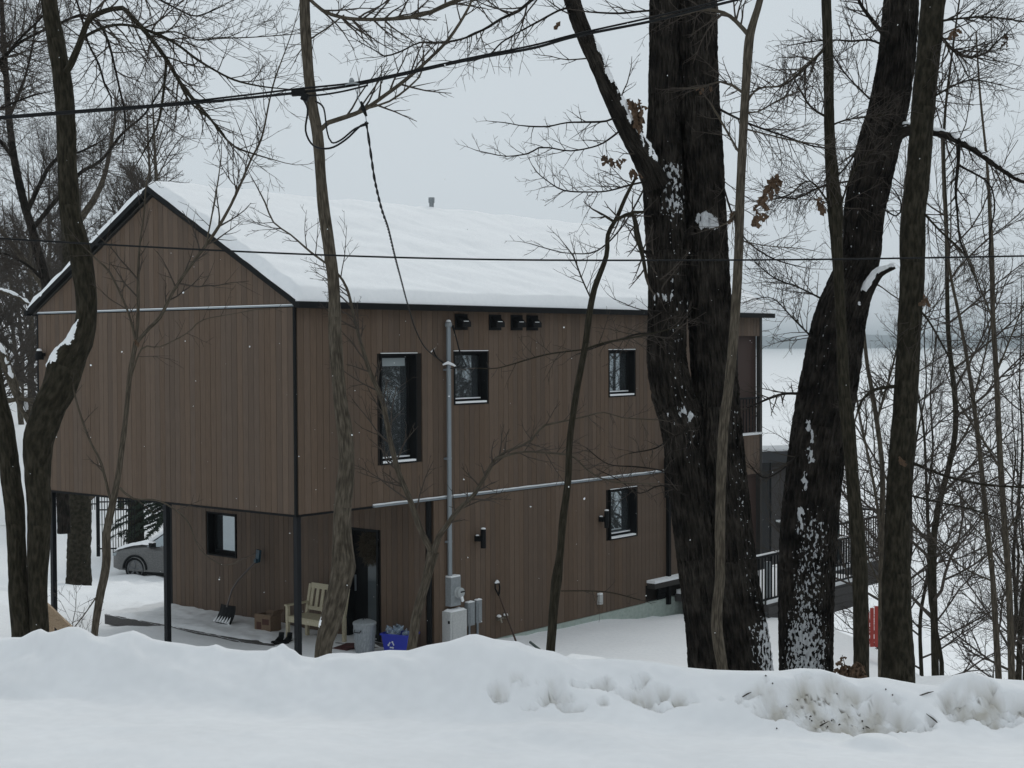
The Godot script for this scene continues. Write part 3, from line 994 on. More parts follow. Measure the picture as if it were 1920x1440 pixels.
func porch_things() -> void:
	var p := thing("porch_deck", "low porch platform under the overhang, dusted with snow", "porch", H)
	var board := mottled(lin(0.055, 0.052, 0.05), lin(0.08, 0.075, 0.072), lin(0.11, 0.105, 0.10), Vector3(3, 3, 3), 0.85, 0.02)
	for k in 10:
		var m := Mesher.new()
		m.box(Vector3(1.72 + 0.14 * k, -0.06, -3.85), Vector3(0.134, 0.11, 7.5))
		part("board", m, board, p)
	var m := Mesher.new()
	m.box(Vector3(1.63, -0.10, -3.85), Vector3(0.04, 0.2, 7.54))
	part("edge_board", m, board, p)
	# the drift blown in under the overhang: thick at the left, gone by the bench
	m = Mesher.new()
	var pts := PackedVector3Array()
	for r in 30:
		for k in 90:
			var u := lerpf(1.6, 7.6, k / 89.0)
			var v := lerpf(1.60, 3.08, r / 29.0)
			var hgt := 0.05 * smoothstep(2.0, 4.6, u) + 0.035 * fine.get_noise_2d(u * 1.7, v * 1.7) - 0.006 - 0.05 * smoothstep(1.80, 1.60, v)
			pts.append(Vector3(v, hgt, -u))
	m.grid(pts, 30, 90, true)
	part("drift", m, M.snow, p)
	# bench: faces the road
	var b := thing("garden_bench", "cream wooden slatted garden bench with armrests, against the porch wall", "bench", at_house(2.2, 0.0, 2.22, -PI / 2))
	for x in [-0.50, 0.50]:
		m = Mesher.new()
		m.box(Vector3(x, 0.31, 0), Vector3(0.06, 0.62, 0.06))
		part("leg", m, M.bench, b)
		m = Mesher.new()
		m.box(Vector3(x, 0.22, -0.48), Vector3(0.06, 0.44, 0.06))
		m.box(Vector3(x, 0.70, -0.53), Vector3(0.06, 0.54, 0.05), Basis(X_AXIS, -0.2))
		part("leg", m, M.bench, b)
		m = Mesher.new()
		m.box(Vector3(x, 0.635, -0.24), Vector3(0.085, 0.03, 0.58))
		part("armrest", m, M.bench, b)
	m = Mesher.new()
	m.box(Vector3(0, 0.375, 0.0), Vector3(0.94, 0.09, 0.035))
	part("seat_rail", m, M.bench, b)
	for k in 5:
		m = Mesher.new()
		m.box(Vector3(0, 0.43, -0.03 - 0.095 * k), Vector3(0.94, 0.025, 0.08))
		part("seat_slat", m, M.bench, b)
	var tilt := Basis(X_AXIS, -0.2)
	m = Mesher.new()
	m.box(Vector3(0, 0.94, -0.578), Vector3(0.94, 0.10, 0.035), tilt)
	part("top_rail", m, M.bench, b)
	m = Mesher.new()
	m.box(Vector3(0, 0.53, -0.497), Vector3(0.94, 0.07, 0.035), tilt)
	part("lower_rail", m, M.bench, b)
	for k in 7:
		m = Mesher.new()
		m.box(Vector3(-0.42 + 0.14 * k, 0.73, -0.537), Vector3(0.075, 0.36, 0.02), tilt)
		part("back_slat", m, M.bench, b)
	# shovel with a bent shaft, blade down on the drift
	var s := thing("snow_shovel", "black snow shovel with bent shaft and blue grip, leaning under the porch window", "shovel", at_house(2.45, 0.05, 4.72, -PI / 2))
	m = Mesher.new()
	m.tube(PackedVector3Array([Vector3(0, 0.30, 0.05), Vector3(0.0, 0.62, -0.08), Vector3(0.06, 0.80, -0.18), Vector3(0.22, 1.05, -0.36), Vector3(0.27, 1.14, -0.44)]), PackedFloat32Array([0.017, 0.017, 0.017, 0.017, 0.017]), 8)
	part("shaft", m, plain(lin(0.12, 0.10, 0.09), 0.5), s)
	m = Mesher.new()
	m.box(Vector3(0.30, 1.27, -0.5), Vector3(0.10, 0.24, 0.05), Basis(Vector3.BACK, -0.15))
	m.box(Vector3(0.275, 1.17, -0.46), Vector3(0.06, 0.08, 0.06))
	part("grip", m, plain(lin(0.012, 0.05, 0.075), 0.5), s)
	m = Mesher.new()
	pts = PackedVector3Array()
	for r in 9:
		for k in 13:
			var x := -0.25 + 0.5 * k / 12.0
			var t := r / 8.0
			pts.append(Vector3(x * (0.9 + 0.12 * t), 0.34 - 0.34 * t, 0.04 + 0.16 * t * t + 0.05 * cos(x * 5.0) - 0.05 + (0.008 if k % 3 == 0 else 0.0)))
	m.grid(pts, 9, 13, true)
	part("blade", m, M.black, s)
	m = Mesher.new()
	for k in 6:
		var x := -0.2 + 0.08 * k
		m.tube(PackedVector3Array([Vector3(x * 0.98, 0.13, 0.12), Vector3(x * 1.05, 0.02, 0.20)]), PackedFloat32Array([0.002, 0.03]), 6, true)
	part("blade_snow", m, M.snow, s)
	# cardboard box with one flap up
	var card := mottled(lin(0.13, 0.085, 0.055), lin(0.17, 0.115, 0.075), lin(0.20, 0.14, 0.09), Vector3(3, 3, 3), 0.9, 0.02)
	var cb := thing("cardboard_box", "open brown cardboard box with red print, left of the garden bench", "cardboard box", at_house(2.5, 0.0, 3.63, -PI / 2 + 0.12))
	m = Mesher.new()
	for q: Vector3 in [Vector3(0, 0.17, 0.15), Vector3(0, 0.15, -0.15)]:
		m.box(q, Vector3(0.40, q.y * 2, 0.008))
	for q: Vector3 in [Vector3(-0.2, 0.16, 0), Vector3(0.2, 0.16, 0)]:
		m.box(q, Vector3(0.008, 0.32, 0.29))
	m.box(Vector3(0, 0.006, 0), Vector3(0.4, 0.01, 0.29))
	part("carton", m, card, cb)
	m = Mesher.new()
	m.box(Vector3(0.24, 0.37, 0), Vector3(0.008, 0.12, 0.28), Basis(Vector3.BACK, -0.6))
	m.box(Vector3(-0.02, 0.33, -0.19), Vector3(0.36, 0.008, 0.1), Basis(X_AXIS, 0.5))
	part("flap", m, card, cb)
	m = Mesher.new()
	m.box(Vector3(0.08, 0.20, 0.156), Vector3(0.17, 0.11, 0.002))
	m.box(Vector3(-0.09, 0.12, 0.156), Vector3(0.12, 0.14, 0.002))
	part("print", m, plain(lin(0.07, 0.028, 0.02), 0.9), cb)
	# boots by the bench
	var bo := thing("pair_of_boots", "dark boots and a rag left on the snow by the bench leg", "boots", at_house(1.95, 0.0, 2.55, -PI / 2 + 0.5))
	for x in [-0.09, 0.07]:
		m = Mesher.new()
		m.tube(PackedVector3Array([Vector3(x, 0.05, 0.14), Vector3(x, 0.055, 0.0), Vector3(x, 0.07, -0.1), Vector3(x, 0.16, -0.13)]), PackedFloat32Array([0.035, 0.05, 0.055, 0.05]), 10, true)
		m.box(Vector3(x, 0.012, 0.01), Vector3(0.1, 0.025, 0.3))
		part("boot", m, M.black, bo)
	m = Mesher.new()
	m.tube(PackedVector3Array([Vector3(-0.2, 0.02, 0.1), Vector3(-0.05, 0.05, 0.2), Vector3(0.15, 0.02, 0.15)]), PackedFloat32Array([0.02, 0.035, 0.02]), 8, true)
	part("rag", m, M.black, bo)
	# galvanised bin
	var tc := thing("trash_can", "ribbed galvanised metal trash can with lid, beside the porch door", "trash can", at_house(2.24, 0.0, 0.74, 0.3))
	var zinc := mottled(lin(0.20, 0.22, 0.235), lin(0.26, 0.28, 0.295), lin(0.33, 0.35, 0.36), Vector3(3, 1, 3), 0.45, 0.02)
	zinc.metallic = 0.35
	m = Mesher.new()
	m.lathe(Vector3.ZERO, [Vector2(0, 0.01), Vector2(0.165, 0.01), Vector2(0.17, 0.04), Vector2(0.2, 0.5), Vector2(0.205, 0.52), Vector2(0.2, 0.53), Vector2(0, 0.53)], 40)
	part("body", m, zinc, tc)
	for k in 20:
		m = Mesher.new()
		var a := TAU * k / 20
		m.tube(PackedVector3Array([Vector3(cos(a) * 0.170, 0.06, sin(a) * 0.170), Vector3(cos(a) * 0.194, 0.44, sin(a) * 0.194)]), PackedFloat32Array([0.007, 0.008]), 6, true)
		part("rib", m, zinc, tc)
	m = Mesher.new()
	m.lathe(Vector3(0, 0.53, 0), [Vector2(0.208, -0.03), Vector2(0.212, 0.0), Vector2(0.2, 0.02), Vector2(0.12, 0.055), Vector2(0, 0.065)], 40)
	part("lid", m, M.box_grey, tc)
	m = Mesher.new()
	m.tube(PackedVector3Array([Vector3(-0.05, 0.59, 0), Vector3(-0.04, 0.62, 0), Vector3(0.04, 0.62, 0), Vector3(0.05, 0.59, 0)]), PackedFloat32Array([0.008, 0.008, 0.008, 0.008]), 6)
	part("lid_handle", m, M.black, tc)
	for a in [0.15, 0.15 + PI, 1.75 + PI]:
		m = Mesher.new()
		var e := Vector3(cos(a), 0, sin(a))
		var q := Vector3(-e.z, 0, e.x)
		m.tube(PackedVector3Array([e * 0.195 + q * 0.07 + Vector3(0, 0.43, 0), e * 0.225 + q * 0.06 + Vector3(0, 0.39, 0), e * 0.225 - q * 0.06 + Vector3(0, 0.39, 0), e * 0.195 - q * 0.07 + Vector3(0, 0.43, 0)]), PackedFloat32Array([0.008, 0.008, 0.008, 0.008]), 6)
		part("side_handle", m, M.black, tc)
	# recycling box
	var blue := plain(lin(0.008, 0.02, 0.30), 0.4)
	var rb := thing("recycling_box", "bright blue recycling box with white symbols, filled with clear plastic, under the forked tree", "recycling box", at_house(2.6, 0.0, 0.22, -PI / 2 + 0.25))
	m = Mesher.new()
	var w0 := 0.22
	var w1 := 0.27
	for s4 in 4:
		var bs := Basis(Vector3.UP, PI / 2 * s4)
		var k0 := 1.0 if s4 % 2 == 0 else 0.0
		var a0 := w0 if k0 == 1.0 else w0 * 0.72
		var a1 := w1 if k0 == 1.0 else w1 * 0.72
		var d0 := w0 * 0.72 if k0 == 1.0 else w0
		var d1 := w1 * 0.72 if k0 == 1.0 else w1
		m.face(bs * Vector3(-a0, 0, d0), bs * Vector3(a0, 0, d0), bs * Vector3(a1, 0.36, d1), bs * Vector3(-a1, 0.36, d1))
		m.face(bs * Vector3(a0, 0.01, d0 - 0.01), bs * Vector3(-a0, 0.01, d0 - 0.01), bs * Vector3(-a1, 0.36, d1 - 0.012), bs * Vector3(a1, 0.36, d1 - 0.012))
		m.box(bs * Vector3(0, 0.35, d1 + 0.008), Vector3(a1 * 2 + 0.03, 0.03, 0.02), bs)
	m.face(Vector3(-w0, 0.01, w0 * 0.7), Vector3(w0, 0.01, w0 * 0.7), Vector3(w0, 0.01, -w0 * 0.7), Vector3(-w0, 0.01, -w0 * 0.7))
	part("tub", m, blue, rb)
	m = Mesher.new()
	for k in 3:           # three chasing arrows, front
		var a := TAU * k / 3 + 0.5
		var ctr := Vector3(-0.07, 0.17, 0.1835)
		var d1 := Vector3(cos(a), sin(a), 0)
		var d2 := Vector3(-sin(a), cos(a), 0)
		m.box(ctr + d1 * 0.045, Vector3(0.022, 0.06, 0.003), Basis(d1, d2, Vector3.BACK))
		m.prism([ctr + d1 * 0.02 + d2 * 0.03, ctr + d1 * 0.07 + d2 * 0.03, ctr + d1 * 0.045 + d2 * 0.058], Vector3(0, 0, 0.003))
	part("symbol", m, plain(lin(0.5, 0.52, 0.55), 0.7), rb)
	m = Mesher.new()
	m.box(Vector3(0.255, 0.19, 0.0), Vector3(0.004, 0.13, 0.13), Basis(Vector3.BACK, -0.14))
	part("side_label", m, plain(lin(0.5, 0.52, 0.55), 0.7), rb)
	m = Mesher.new()
	for k in 14:
		var q := Vector3(rng.randf_range(-0.2, 0.2), rng.randf_range(0.30, 0.44), rng.randf_range(-0.12, 0.12))
		var e := Vector3(rng.randf_range(-1, 1), rng.randf_range(-0.3, 1), rng.randf_range(-1, 1)).normalized() * 0.09
		m.tube(PackedVector3Array([q - e, q - e * 0.5, q + e * 0.4, q + e * 0.7, q + e]), PackedFloat32Array([0.02, 0.042, 0.04, 0.016, 0.014]), 9, true)
	var bottle := plain(Color(0.55, 0.62, 0.68, 0.35), 0.12)
	bottle.transparency = BaseMaterial3D.TRANSPARENCY_ALPHA
	var fill := part("bottles", m, bottle, rb)
	fill.set_meta("kind", "stuff")
	# a folded red mat by the bin
	m = Mesher.new()
	m.box(Vector3(0, 0.02, 0), Vector3(0.5, 0.035, 0.32), Basis(Vector3.UP, 0.2))
	m.box(Vector3(0.05, 0.05, 0.02), Vector3(0.3, 0.03, 0.22), Basis(Vector3.UP, 0.6))
	var mat := top("door_mat", m, plain(lin(0.07, 0.022, 0.02), 0.95))
	mat.transform = at_house(2.3, 0.0, 1.25)
	tag(mat, "rumpled dull red mat on the porch floor between bench and trash can", "mat")
	# wreath on the door
	var wr := thing("door_wreath", "shaggy dark wreath of evergreen sprigs hanging on the porch door", "wreath", at_house(3.23, 1.72, 1.50, -PI / 2))
	m = Mesher.new()
	for k in 1500:
		var a := rng.randf() * TAU
		var rr := sqrt(rng.randf())
		var ctr := Vector3(cos(a) * 0.27 * rr, sin(a) * 0.30 * rr, rng.randf_range(0, 0.12))
		var e := Vector3(rng.randf_range(-1, 1), rng.randf_range(-1.6, 0.5), rng.randf_range(-0.2, 1)).normalized()
		var q := e.cross(Vector3(rng.randf(), rng.randf(), rng.randf())).normalized() * 0.007
		m.tri(ctr - q, ctr + q, ctr + e * rng.randf_range(0.07, 0.17))
	part("sprigs", m, mottled(lin(0.02, 0.018, 0.009), lin(0.045, 0.034, 0.018), lin(0.09, 0.06, 0.032), Vector3(8, 8, 8), 0.9, 0.02), wr)
	m = Mesher.new()
	var ring := PackedVector3Array()
	for k in 21:
		ring.append(Vector3(cos(TAU * k / 20) * 0.17, sin(TAU * k / 20) * 0.19, 0.02))
	var rad := PackedFloat32Array()
	rad.resize(21)
	rad.fill(0.05)
	m.tube(ring, rad, 8)
	part("hoop", m, M.sheath, wr)

func utilities() -> void:
	# mast, meter and cabinets
	var c := thing("electric_meter", "grey electric meter box with round glass meter and tall conduit mast up the wall", "electric meter", H)
	var cx := 3.56
	var m := Mesher.new()
	m.tube(PackedVector3Array([Vector3(cx, 1.2, 0.11), Vector3(cx, 5.72, 0.11), Vector3(cx, 5.80, 0.11)]), PackedFloat32Array([0.043, 0.043, 0.043]), 14)
	part("conduit", m, M.steel, c)
	m = Mesher.new()
	m.lathe(Vector3(cx, 5.76, 0.11), [Vector2(0.05, 0), Vector2(0.065, 0.03), Vector2(0.06, 0.08), Vector2(0.03, 0.11), Vector2(0, 0.115)], 16)
	part("weatherhead", m, M.box_grey, c)
	m = Mesher.new()
	m.lathe(Vector3(cx, 5.86, 0.11), [Vector2(0.05, 0), Vector2(0.035, 0.03), Vector2(0, 0.04)], 12)
	part("mast_snow", m, M.snow, c)
	for y in [1.9, 3.4, 5.0]:
		m = Mesher.new()
		m.box(Vector3(cx, y, 0.075), Vector3(0.13, 0.035, 0.08))
		part("strap", m, M.steel, c)
	m = Mesher.new()
	m.box(Vector3(3.63, 1.0, 0.12), Vector3(0.26, 0.52, 0.14))
	part("meter_box", m, M.box_grey, c)
	m = Mesher.new()
	m.box(Vector3(3.63, 1.272, 0.12), Vector3(0.25, 0.03, 0.13))
	part("box_snow", m, M.snow, c)
	m = Mesher.new()
	m.lathe(Vector3(3.68, 0.98, 0.19), [Vector2(0.105, 0), Vector2(0.105, 0.03), Vector2(0.095, 0.04), Vector2(0.09, 0.09), Vector2(0.06, 0.115), Vector2(0, 0.12)], 22, Basis(X_AXIS, PI / 2))
	var dial := part("meter", m, plain(lin(0.36, 0.38, 0.38), 0.2), c)
	m = Mesher.new()
	m.box(Vector3(3.68, 1.0, 0.311), Vector3(0.10, 0.022, 0.01))
	part("display", m, M.black, dial)
	m = Mesher.new()
	m.box(Vector3(3.69, 0.87, 0.29), Vector3(0.045, 0.10, 0.025), Basis(Vector3.BACK, 0.3))
	part("meter_snow", m, M.snow, dial)
	for q in [[Transform3D(Basis(), Vector3(3.63, 0.225, 0.16)), Vector3(0.44, 0.86, 0.22), "electrical_cabinet", "large pale grey electrical cabinet standing under the electric meter", "cabinet", M.box_pale],
			[Transform3D(Basis(), Vector3(4.11, 0.52, 0.10)), Vector3(0.19, 0.42, 0.10), "junction_box", "wider grey junction box fixed right beside the pale electrical cabinet", "junction box", M.box_grey],
			[Transform3D(Basis(), Vector3(4.35, 0.53, 0.09)), Vector3(0.16, 0.42, 0.08), "junction_box", "slimmer grey junction box, farther right from the pale electrical cabinet", "junction box", M.box_grey]]:
		var t := thing(q[2], q[3], q[4], H * q[0])
		var s: Vector3 = q[1]
		m = Mesher.new()
		var k := 0.02
		m.prism([Vector3(-s.x / 2, -s.y / 2, -s.z / 2), Vector3(s.x / 2, -s.y / 2, -s.z / 2), Vector3(s.x / 2, -s.y / 2, s.z / 2 - k), Vector3(s.x / 2 - k, -s.y / 2, s.z / 2), Vector3(-s.x / 2 + k, -s.y / 2, s.z / 2), Vector3(-s.x / 2, -s.y / 2, s.z / 2 - k)], Vector3(0, s.y, 0))
		part("housing", m, q[5], t)
		m = Mesher.new()
		m.box(Vector3(0, -0.01, s.z / 2 + 0.006), Vector3(s.x - 0.07, s.y - 0.08, 0.01))
		part("door", m, q[5], t)
		m = Mesher.new()
		var pts := PackedVector3Array()
		for r in 10:
			for j in 12:
				var x := lerpf(-s.x / 2, s.x / 2, j / 11.0)
				var z := lerpf(-s.z / 2, s.z / 2, r / 9.0)
				var edge := minf(minf(x + s.x / 2, s.x / 2 - x), minf(z + s.z / 2, s.z / 2 - z))
				pts.append(Vector3(x, s.y / 2 + 0.002 + (0.03 + 0.025 * fine.get_noise_2d(x * 8.0 + s.y, z * 8.0)) * sqrt(clampf(edge / 0.06, 0, 1)), z))
		m.grid(pts, 10, 12, true)
		part("cap_snow", m, M.snow, t)
		if s.y > 0.8:
			m = Mesher.new()
			for y in [0.25, -0.12]:
				m.box(Vector3(-s.x / 2 - 0.006, y, 0.06), Vector3(0.012, 0.05, 0.04))
			part("hinge", m, M.black, t)
		else:
			m = Mesher.new()
			m.tube(PackedVector3Array([Vector3(0, -s.y / 2, -0.02), Vector3(0, -s.y / 2 - 0.6, -0.02)]), PackedFloat32Array([0.022, 0.022]), 8)
			part("conduit", m, M.steel, t)
	# long-handled shovel leaning on the wall, its blade down in the snow
	var g := thing("leaning_shovel", "brown wooden D-handled shovel leaning on the wall right of the junction boxes", "shovel", H * Transform3D(Basis(), Vector3(4.88, 0, 0.3)))
	m = Mesher.new()
	m.tube(PackedVector3Array([Vector3(0.16, -0.1, 0.12), Vector3(-0.02, 0.78, -0.14)]), PackedFloat32Array([0.018, 0.018]), 8)
	part("shaft", m, plain(lin(0.055, 0.03, 0.018), 0.6), g)
	m = Mesher.new()
	m.tube(PackedVector3Array([Vector3(-0.02, 0.76, -0.14), Vector3(-0.09, 0.9, -0.17), Vector3(-0.08, 0.98, -0.18), Vector3(0.03, 0.98, -0.18), Vector3(0.04, 0.9, -0.17), Vector3(-0.02, 0.76, -0.14)]), PackedFloat32Array([0.018, 0.015, 0.015, 0.015, 0.015, 0.018]), 8)
	part("grip", m, M.black, g)
	m = Mesher.new()
	m.tube(PackedVector3Array([Vector3(-0.08, 0.995, -0.18), Vector3(-0.02, 1.02, -0.18), Vector3(0.03, 0.995, -0.18)]), PackedFloat32Array([0.015, 0.035, 0.015]), 8, true)
	part("grip_snow", m, M.snow, g)

func car() -> void:
	var t := thing("parked_car", "silver grey car with snow on its bonnet, parked beyond the porch", "car", Transform3D(Basis(Vector3.UP, -0.35).scaled(Vector3.ONE * 1.18), Vector3(-14.6, -2.95, -53.6)))
	var paint := mottled(lin(0.085, 0.085, 0.085), lin(0.115, 0.115, 0.113), lin(0.16, 0.16, 0.155), Vector3(1.5, 1.5, 1.5), 0.35, 0.02)
	paint.metallic = 0.3
	# profile from the nose (x = 0) to the tail, side facing us at z = 0, 1.85 m wide
	var stations := [Vector4(0.0, 0.42, 0.80, 0.60), Vector4(0.06, 0.30, 0.92, 0.78), Vector4(0.35, 0.25, 1.02, 0.88), Vector4(0.9, 0.24, 1.09, 0.92), Vector4(1.45, 0.24, 1.15, 0.925), Vector4(2.2, 0.24, 1.17, 0.93), Vector4(3.4, 0.25, 1.17, 0.92), Vector4(4.3, 0.28, 1.13, 0.89), Vector4(4.62, 0.36, 1.06, 0.80)]
	var m := Mesher.new()
	var pts := PackedVector3Array()
	var cols := 14
	for s: Vector4 in stations:
		for k in cols:
			var q := PI * k / (cols - 1) - PI / 2
			var sx := signf(sin(q)) * pow(absf(sin(q)), 0.45)
			var sy := pow(absf(cos(q)), 0.35)
			pts.append(Vector3(s.x, lerpf(s.y + 0.05, s.z, sy), -0.925 - sx * s.w))
	m.grid(pts, stations.size(), cols, true)
	m.face(Vector3(0.3, 0.3, -0.05), Vector3(0.3, 0.3, -1.8), Vector3(4.5, 0.3, -1.8), Vector3(4.5, 0.3, -0.05))
	part("body", m, paint, t)
	m = Mesher.new()
	var cab := [Vector3(1.35, 1.12, 0), Vector3(2.05, 1.60, 0), Vector3(2.6, 1.68, 0), Vector3(3.5, 1.66, 0), Vector3(4.2, 1.45, 0), Vector3(4.5, 1.1, 0)]
	pts = PackedVector3Array()
	for q: Vector3 in cab:
		for k in 8:
			var w := 0.86 - (q.y - 1.1) * 0.35
			pts.append(Vector3(q.x, 1.05 if k == 0 or k == 7 else q.y - (0.05 if k == 1 or k == 6 else 0.0), -0.925 + w * [1.08, 1.0, 0.85, 0.3, -0.3, -0.85, -1.0, -1.08][k]))
	m.grid(pts, cab.size(), 8)
	part("cabin", m, M.glass, t)
	m = Mesher.new()
	pts = PackedVector3Array()
	for r in 14:
		for k in 12:
			var x := lerpf(0.12, 1.42, r / 13.0)
			var z := lerpf(-0.12, -1.72, k / 11.0)
			var edge := minf(r, 13 - r) / 3.0
			var base := lerpf(0.90, 1.17, pow((x - 0.1) / 1.3, 0.6))
			pts.append(Vector3(x, base + 0.05 * clampf(edge, 0.2, 1) * (0.6 + 0.6 * fine.get_noise_2d(x * 3.0, z * 3.0)) - (0.08 if k == 0 or k == 11 else 0.0), z))
	m.grid(pts, 14, 12, true)
	for r in 4:
		pass
	part("bonnet_snow", m, M.snow, t)
	m = Mesher.new()
	m.prism([Vector3(1.36, 1.16, -0.2), Vector3(1.36, 1.16, -1.65), Vector3(2.06, 1.64, -1.5), Vector3(2.06, 1.64, -0.35)], Vector3(-0.05, 0.06, 0))
	m.box(Vector3(2.85, 1.72, -0.925), Vector3(1.5, 0.09, 1.3))
	part("screen_snow", m, M.snow, t)
	for q: Vector3 in [Vector3(0.93, 0.35, -0.02), Vector3(3.65, 0.35, -0.02), Vector3(0.93, 0.35, -1.83), Vector3(3.65, 0.35, -1.83)]:
		var side := 1.0 if q.z > -1.0 else -1.0
		var bs := Basis(X_AXIS, PI / 2 * side)
		m = Mesher.new()
		m.lathe(q - Vector3(0, 0, 0.2 * side), [Vector2(0, 0), Vector2(0.30, 0), Vector2(0.36, 0.03), Vector2(0.37, 0.12), Vector2(0.36, 0.2), Vector2(0.29, 0.225), Vector2(0.27, 0.19), Vector2(0, 0.19)], 30, bs)
		var wh := part("wheel", m, M.black, t)
		m = Mesher.new()
		for k in 5:
			for off in [-0.09, 0.09]:
				var a: float = TAU * k / 5 + 0.3 + off
				var e := Vector3(cos(a), sin(a), 0)
				m.box(q + e * 0.15 + Vector3(0, 0, 0.005 * side), Vector3(0.24, 0.028, 0.03), Basis(e, Vector3(-e.y, e.x, 0), Vector3.BACK))
		m.lathe(q - Vector3(0, 0, 0.01 * side), [Vector2(0.26, 0), Vector2(0.275, 0.03), Vector2(0.255, 0.03)], 30, bs)
		part("rim", m, plain(lin(0.12, 0.125, 0.13), 0.4, 0.5), wh)
		m = Mesher.new()
		var arc := PackedVector3Array()
		var ar := PackedFloat32Array()
		for k in 19:
			var a := PI * k / 18.0
			arc.append(q + Vector3(cos(a) * 0.41, sin(a) * 0.41, 0.02 * side))
			ar.append(0.035)
		m.tube(arc, ar, 8)
		part("wheel_arch", m, M.black, t)
	m = Mesher.new()
	m.box(Vector3(1.58, 1.12, 0.03), Vector3(0.16, 0.13, 0.16))
	var mi := part("mirror", m, M.black, t)
	m = Mesher.new()
	m.box(Vector3(1.58, 1.2, 0.03), Vector3(0.14, 0.03, 0.14))
	part("mirror_snow", m, M.snow, mi)
	m = Mesher.new()
	m.box(Vector3(2.3, 0.26, -0.04), Vector3(2.0, 0.12, 0.06))
	part("sill_trim", m, M.black, t)
	m = Mesher.new()
	m.box(Vector3(0.10, 0.76, -0.2), Vector3(0.16, 0.09, 0.2), Basis(Vector3.UP, 0.6))
	part("headlight", m, M.glass, t)
	m = Mesher.new()
	m.box(Vector3(0.10, 0.76, -1.65), Vector3(0.16, 0.09, 0.2), Basis(Vector3.UP, -0.6))
	part("headlight", m, M.glass, t)

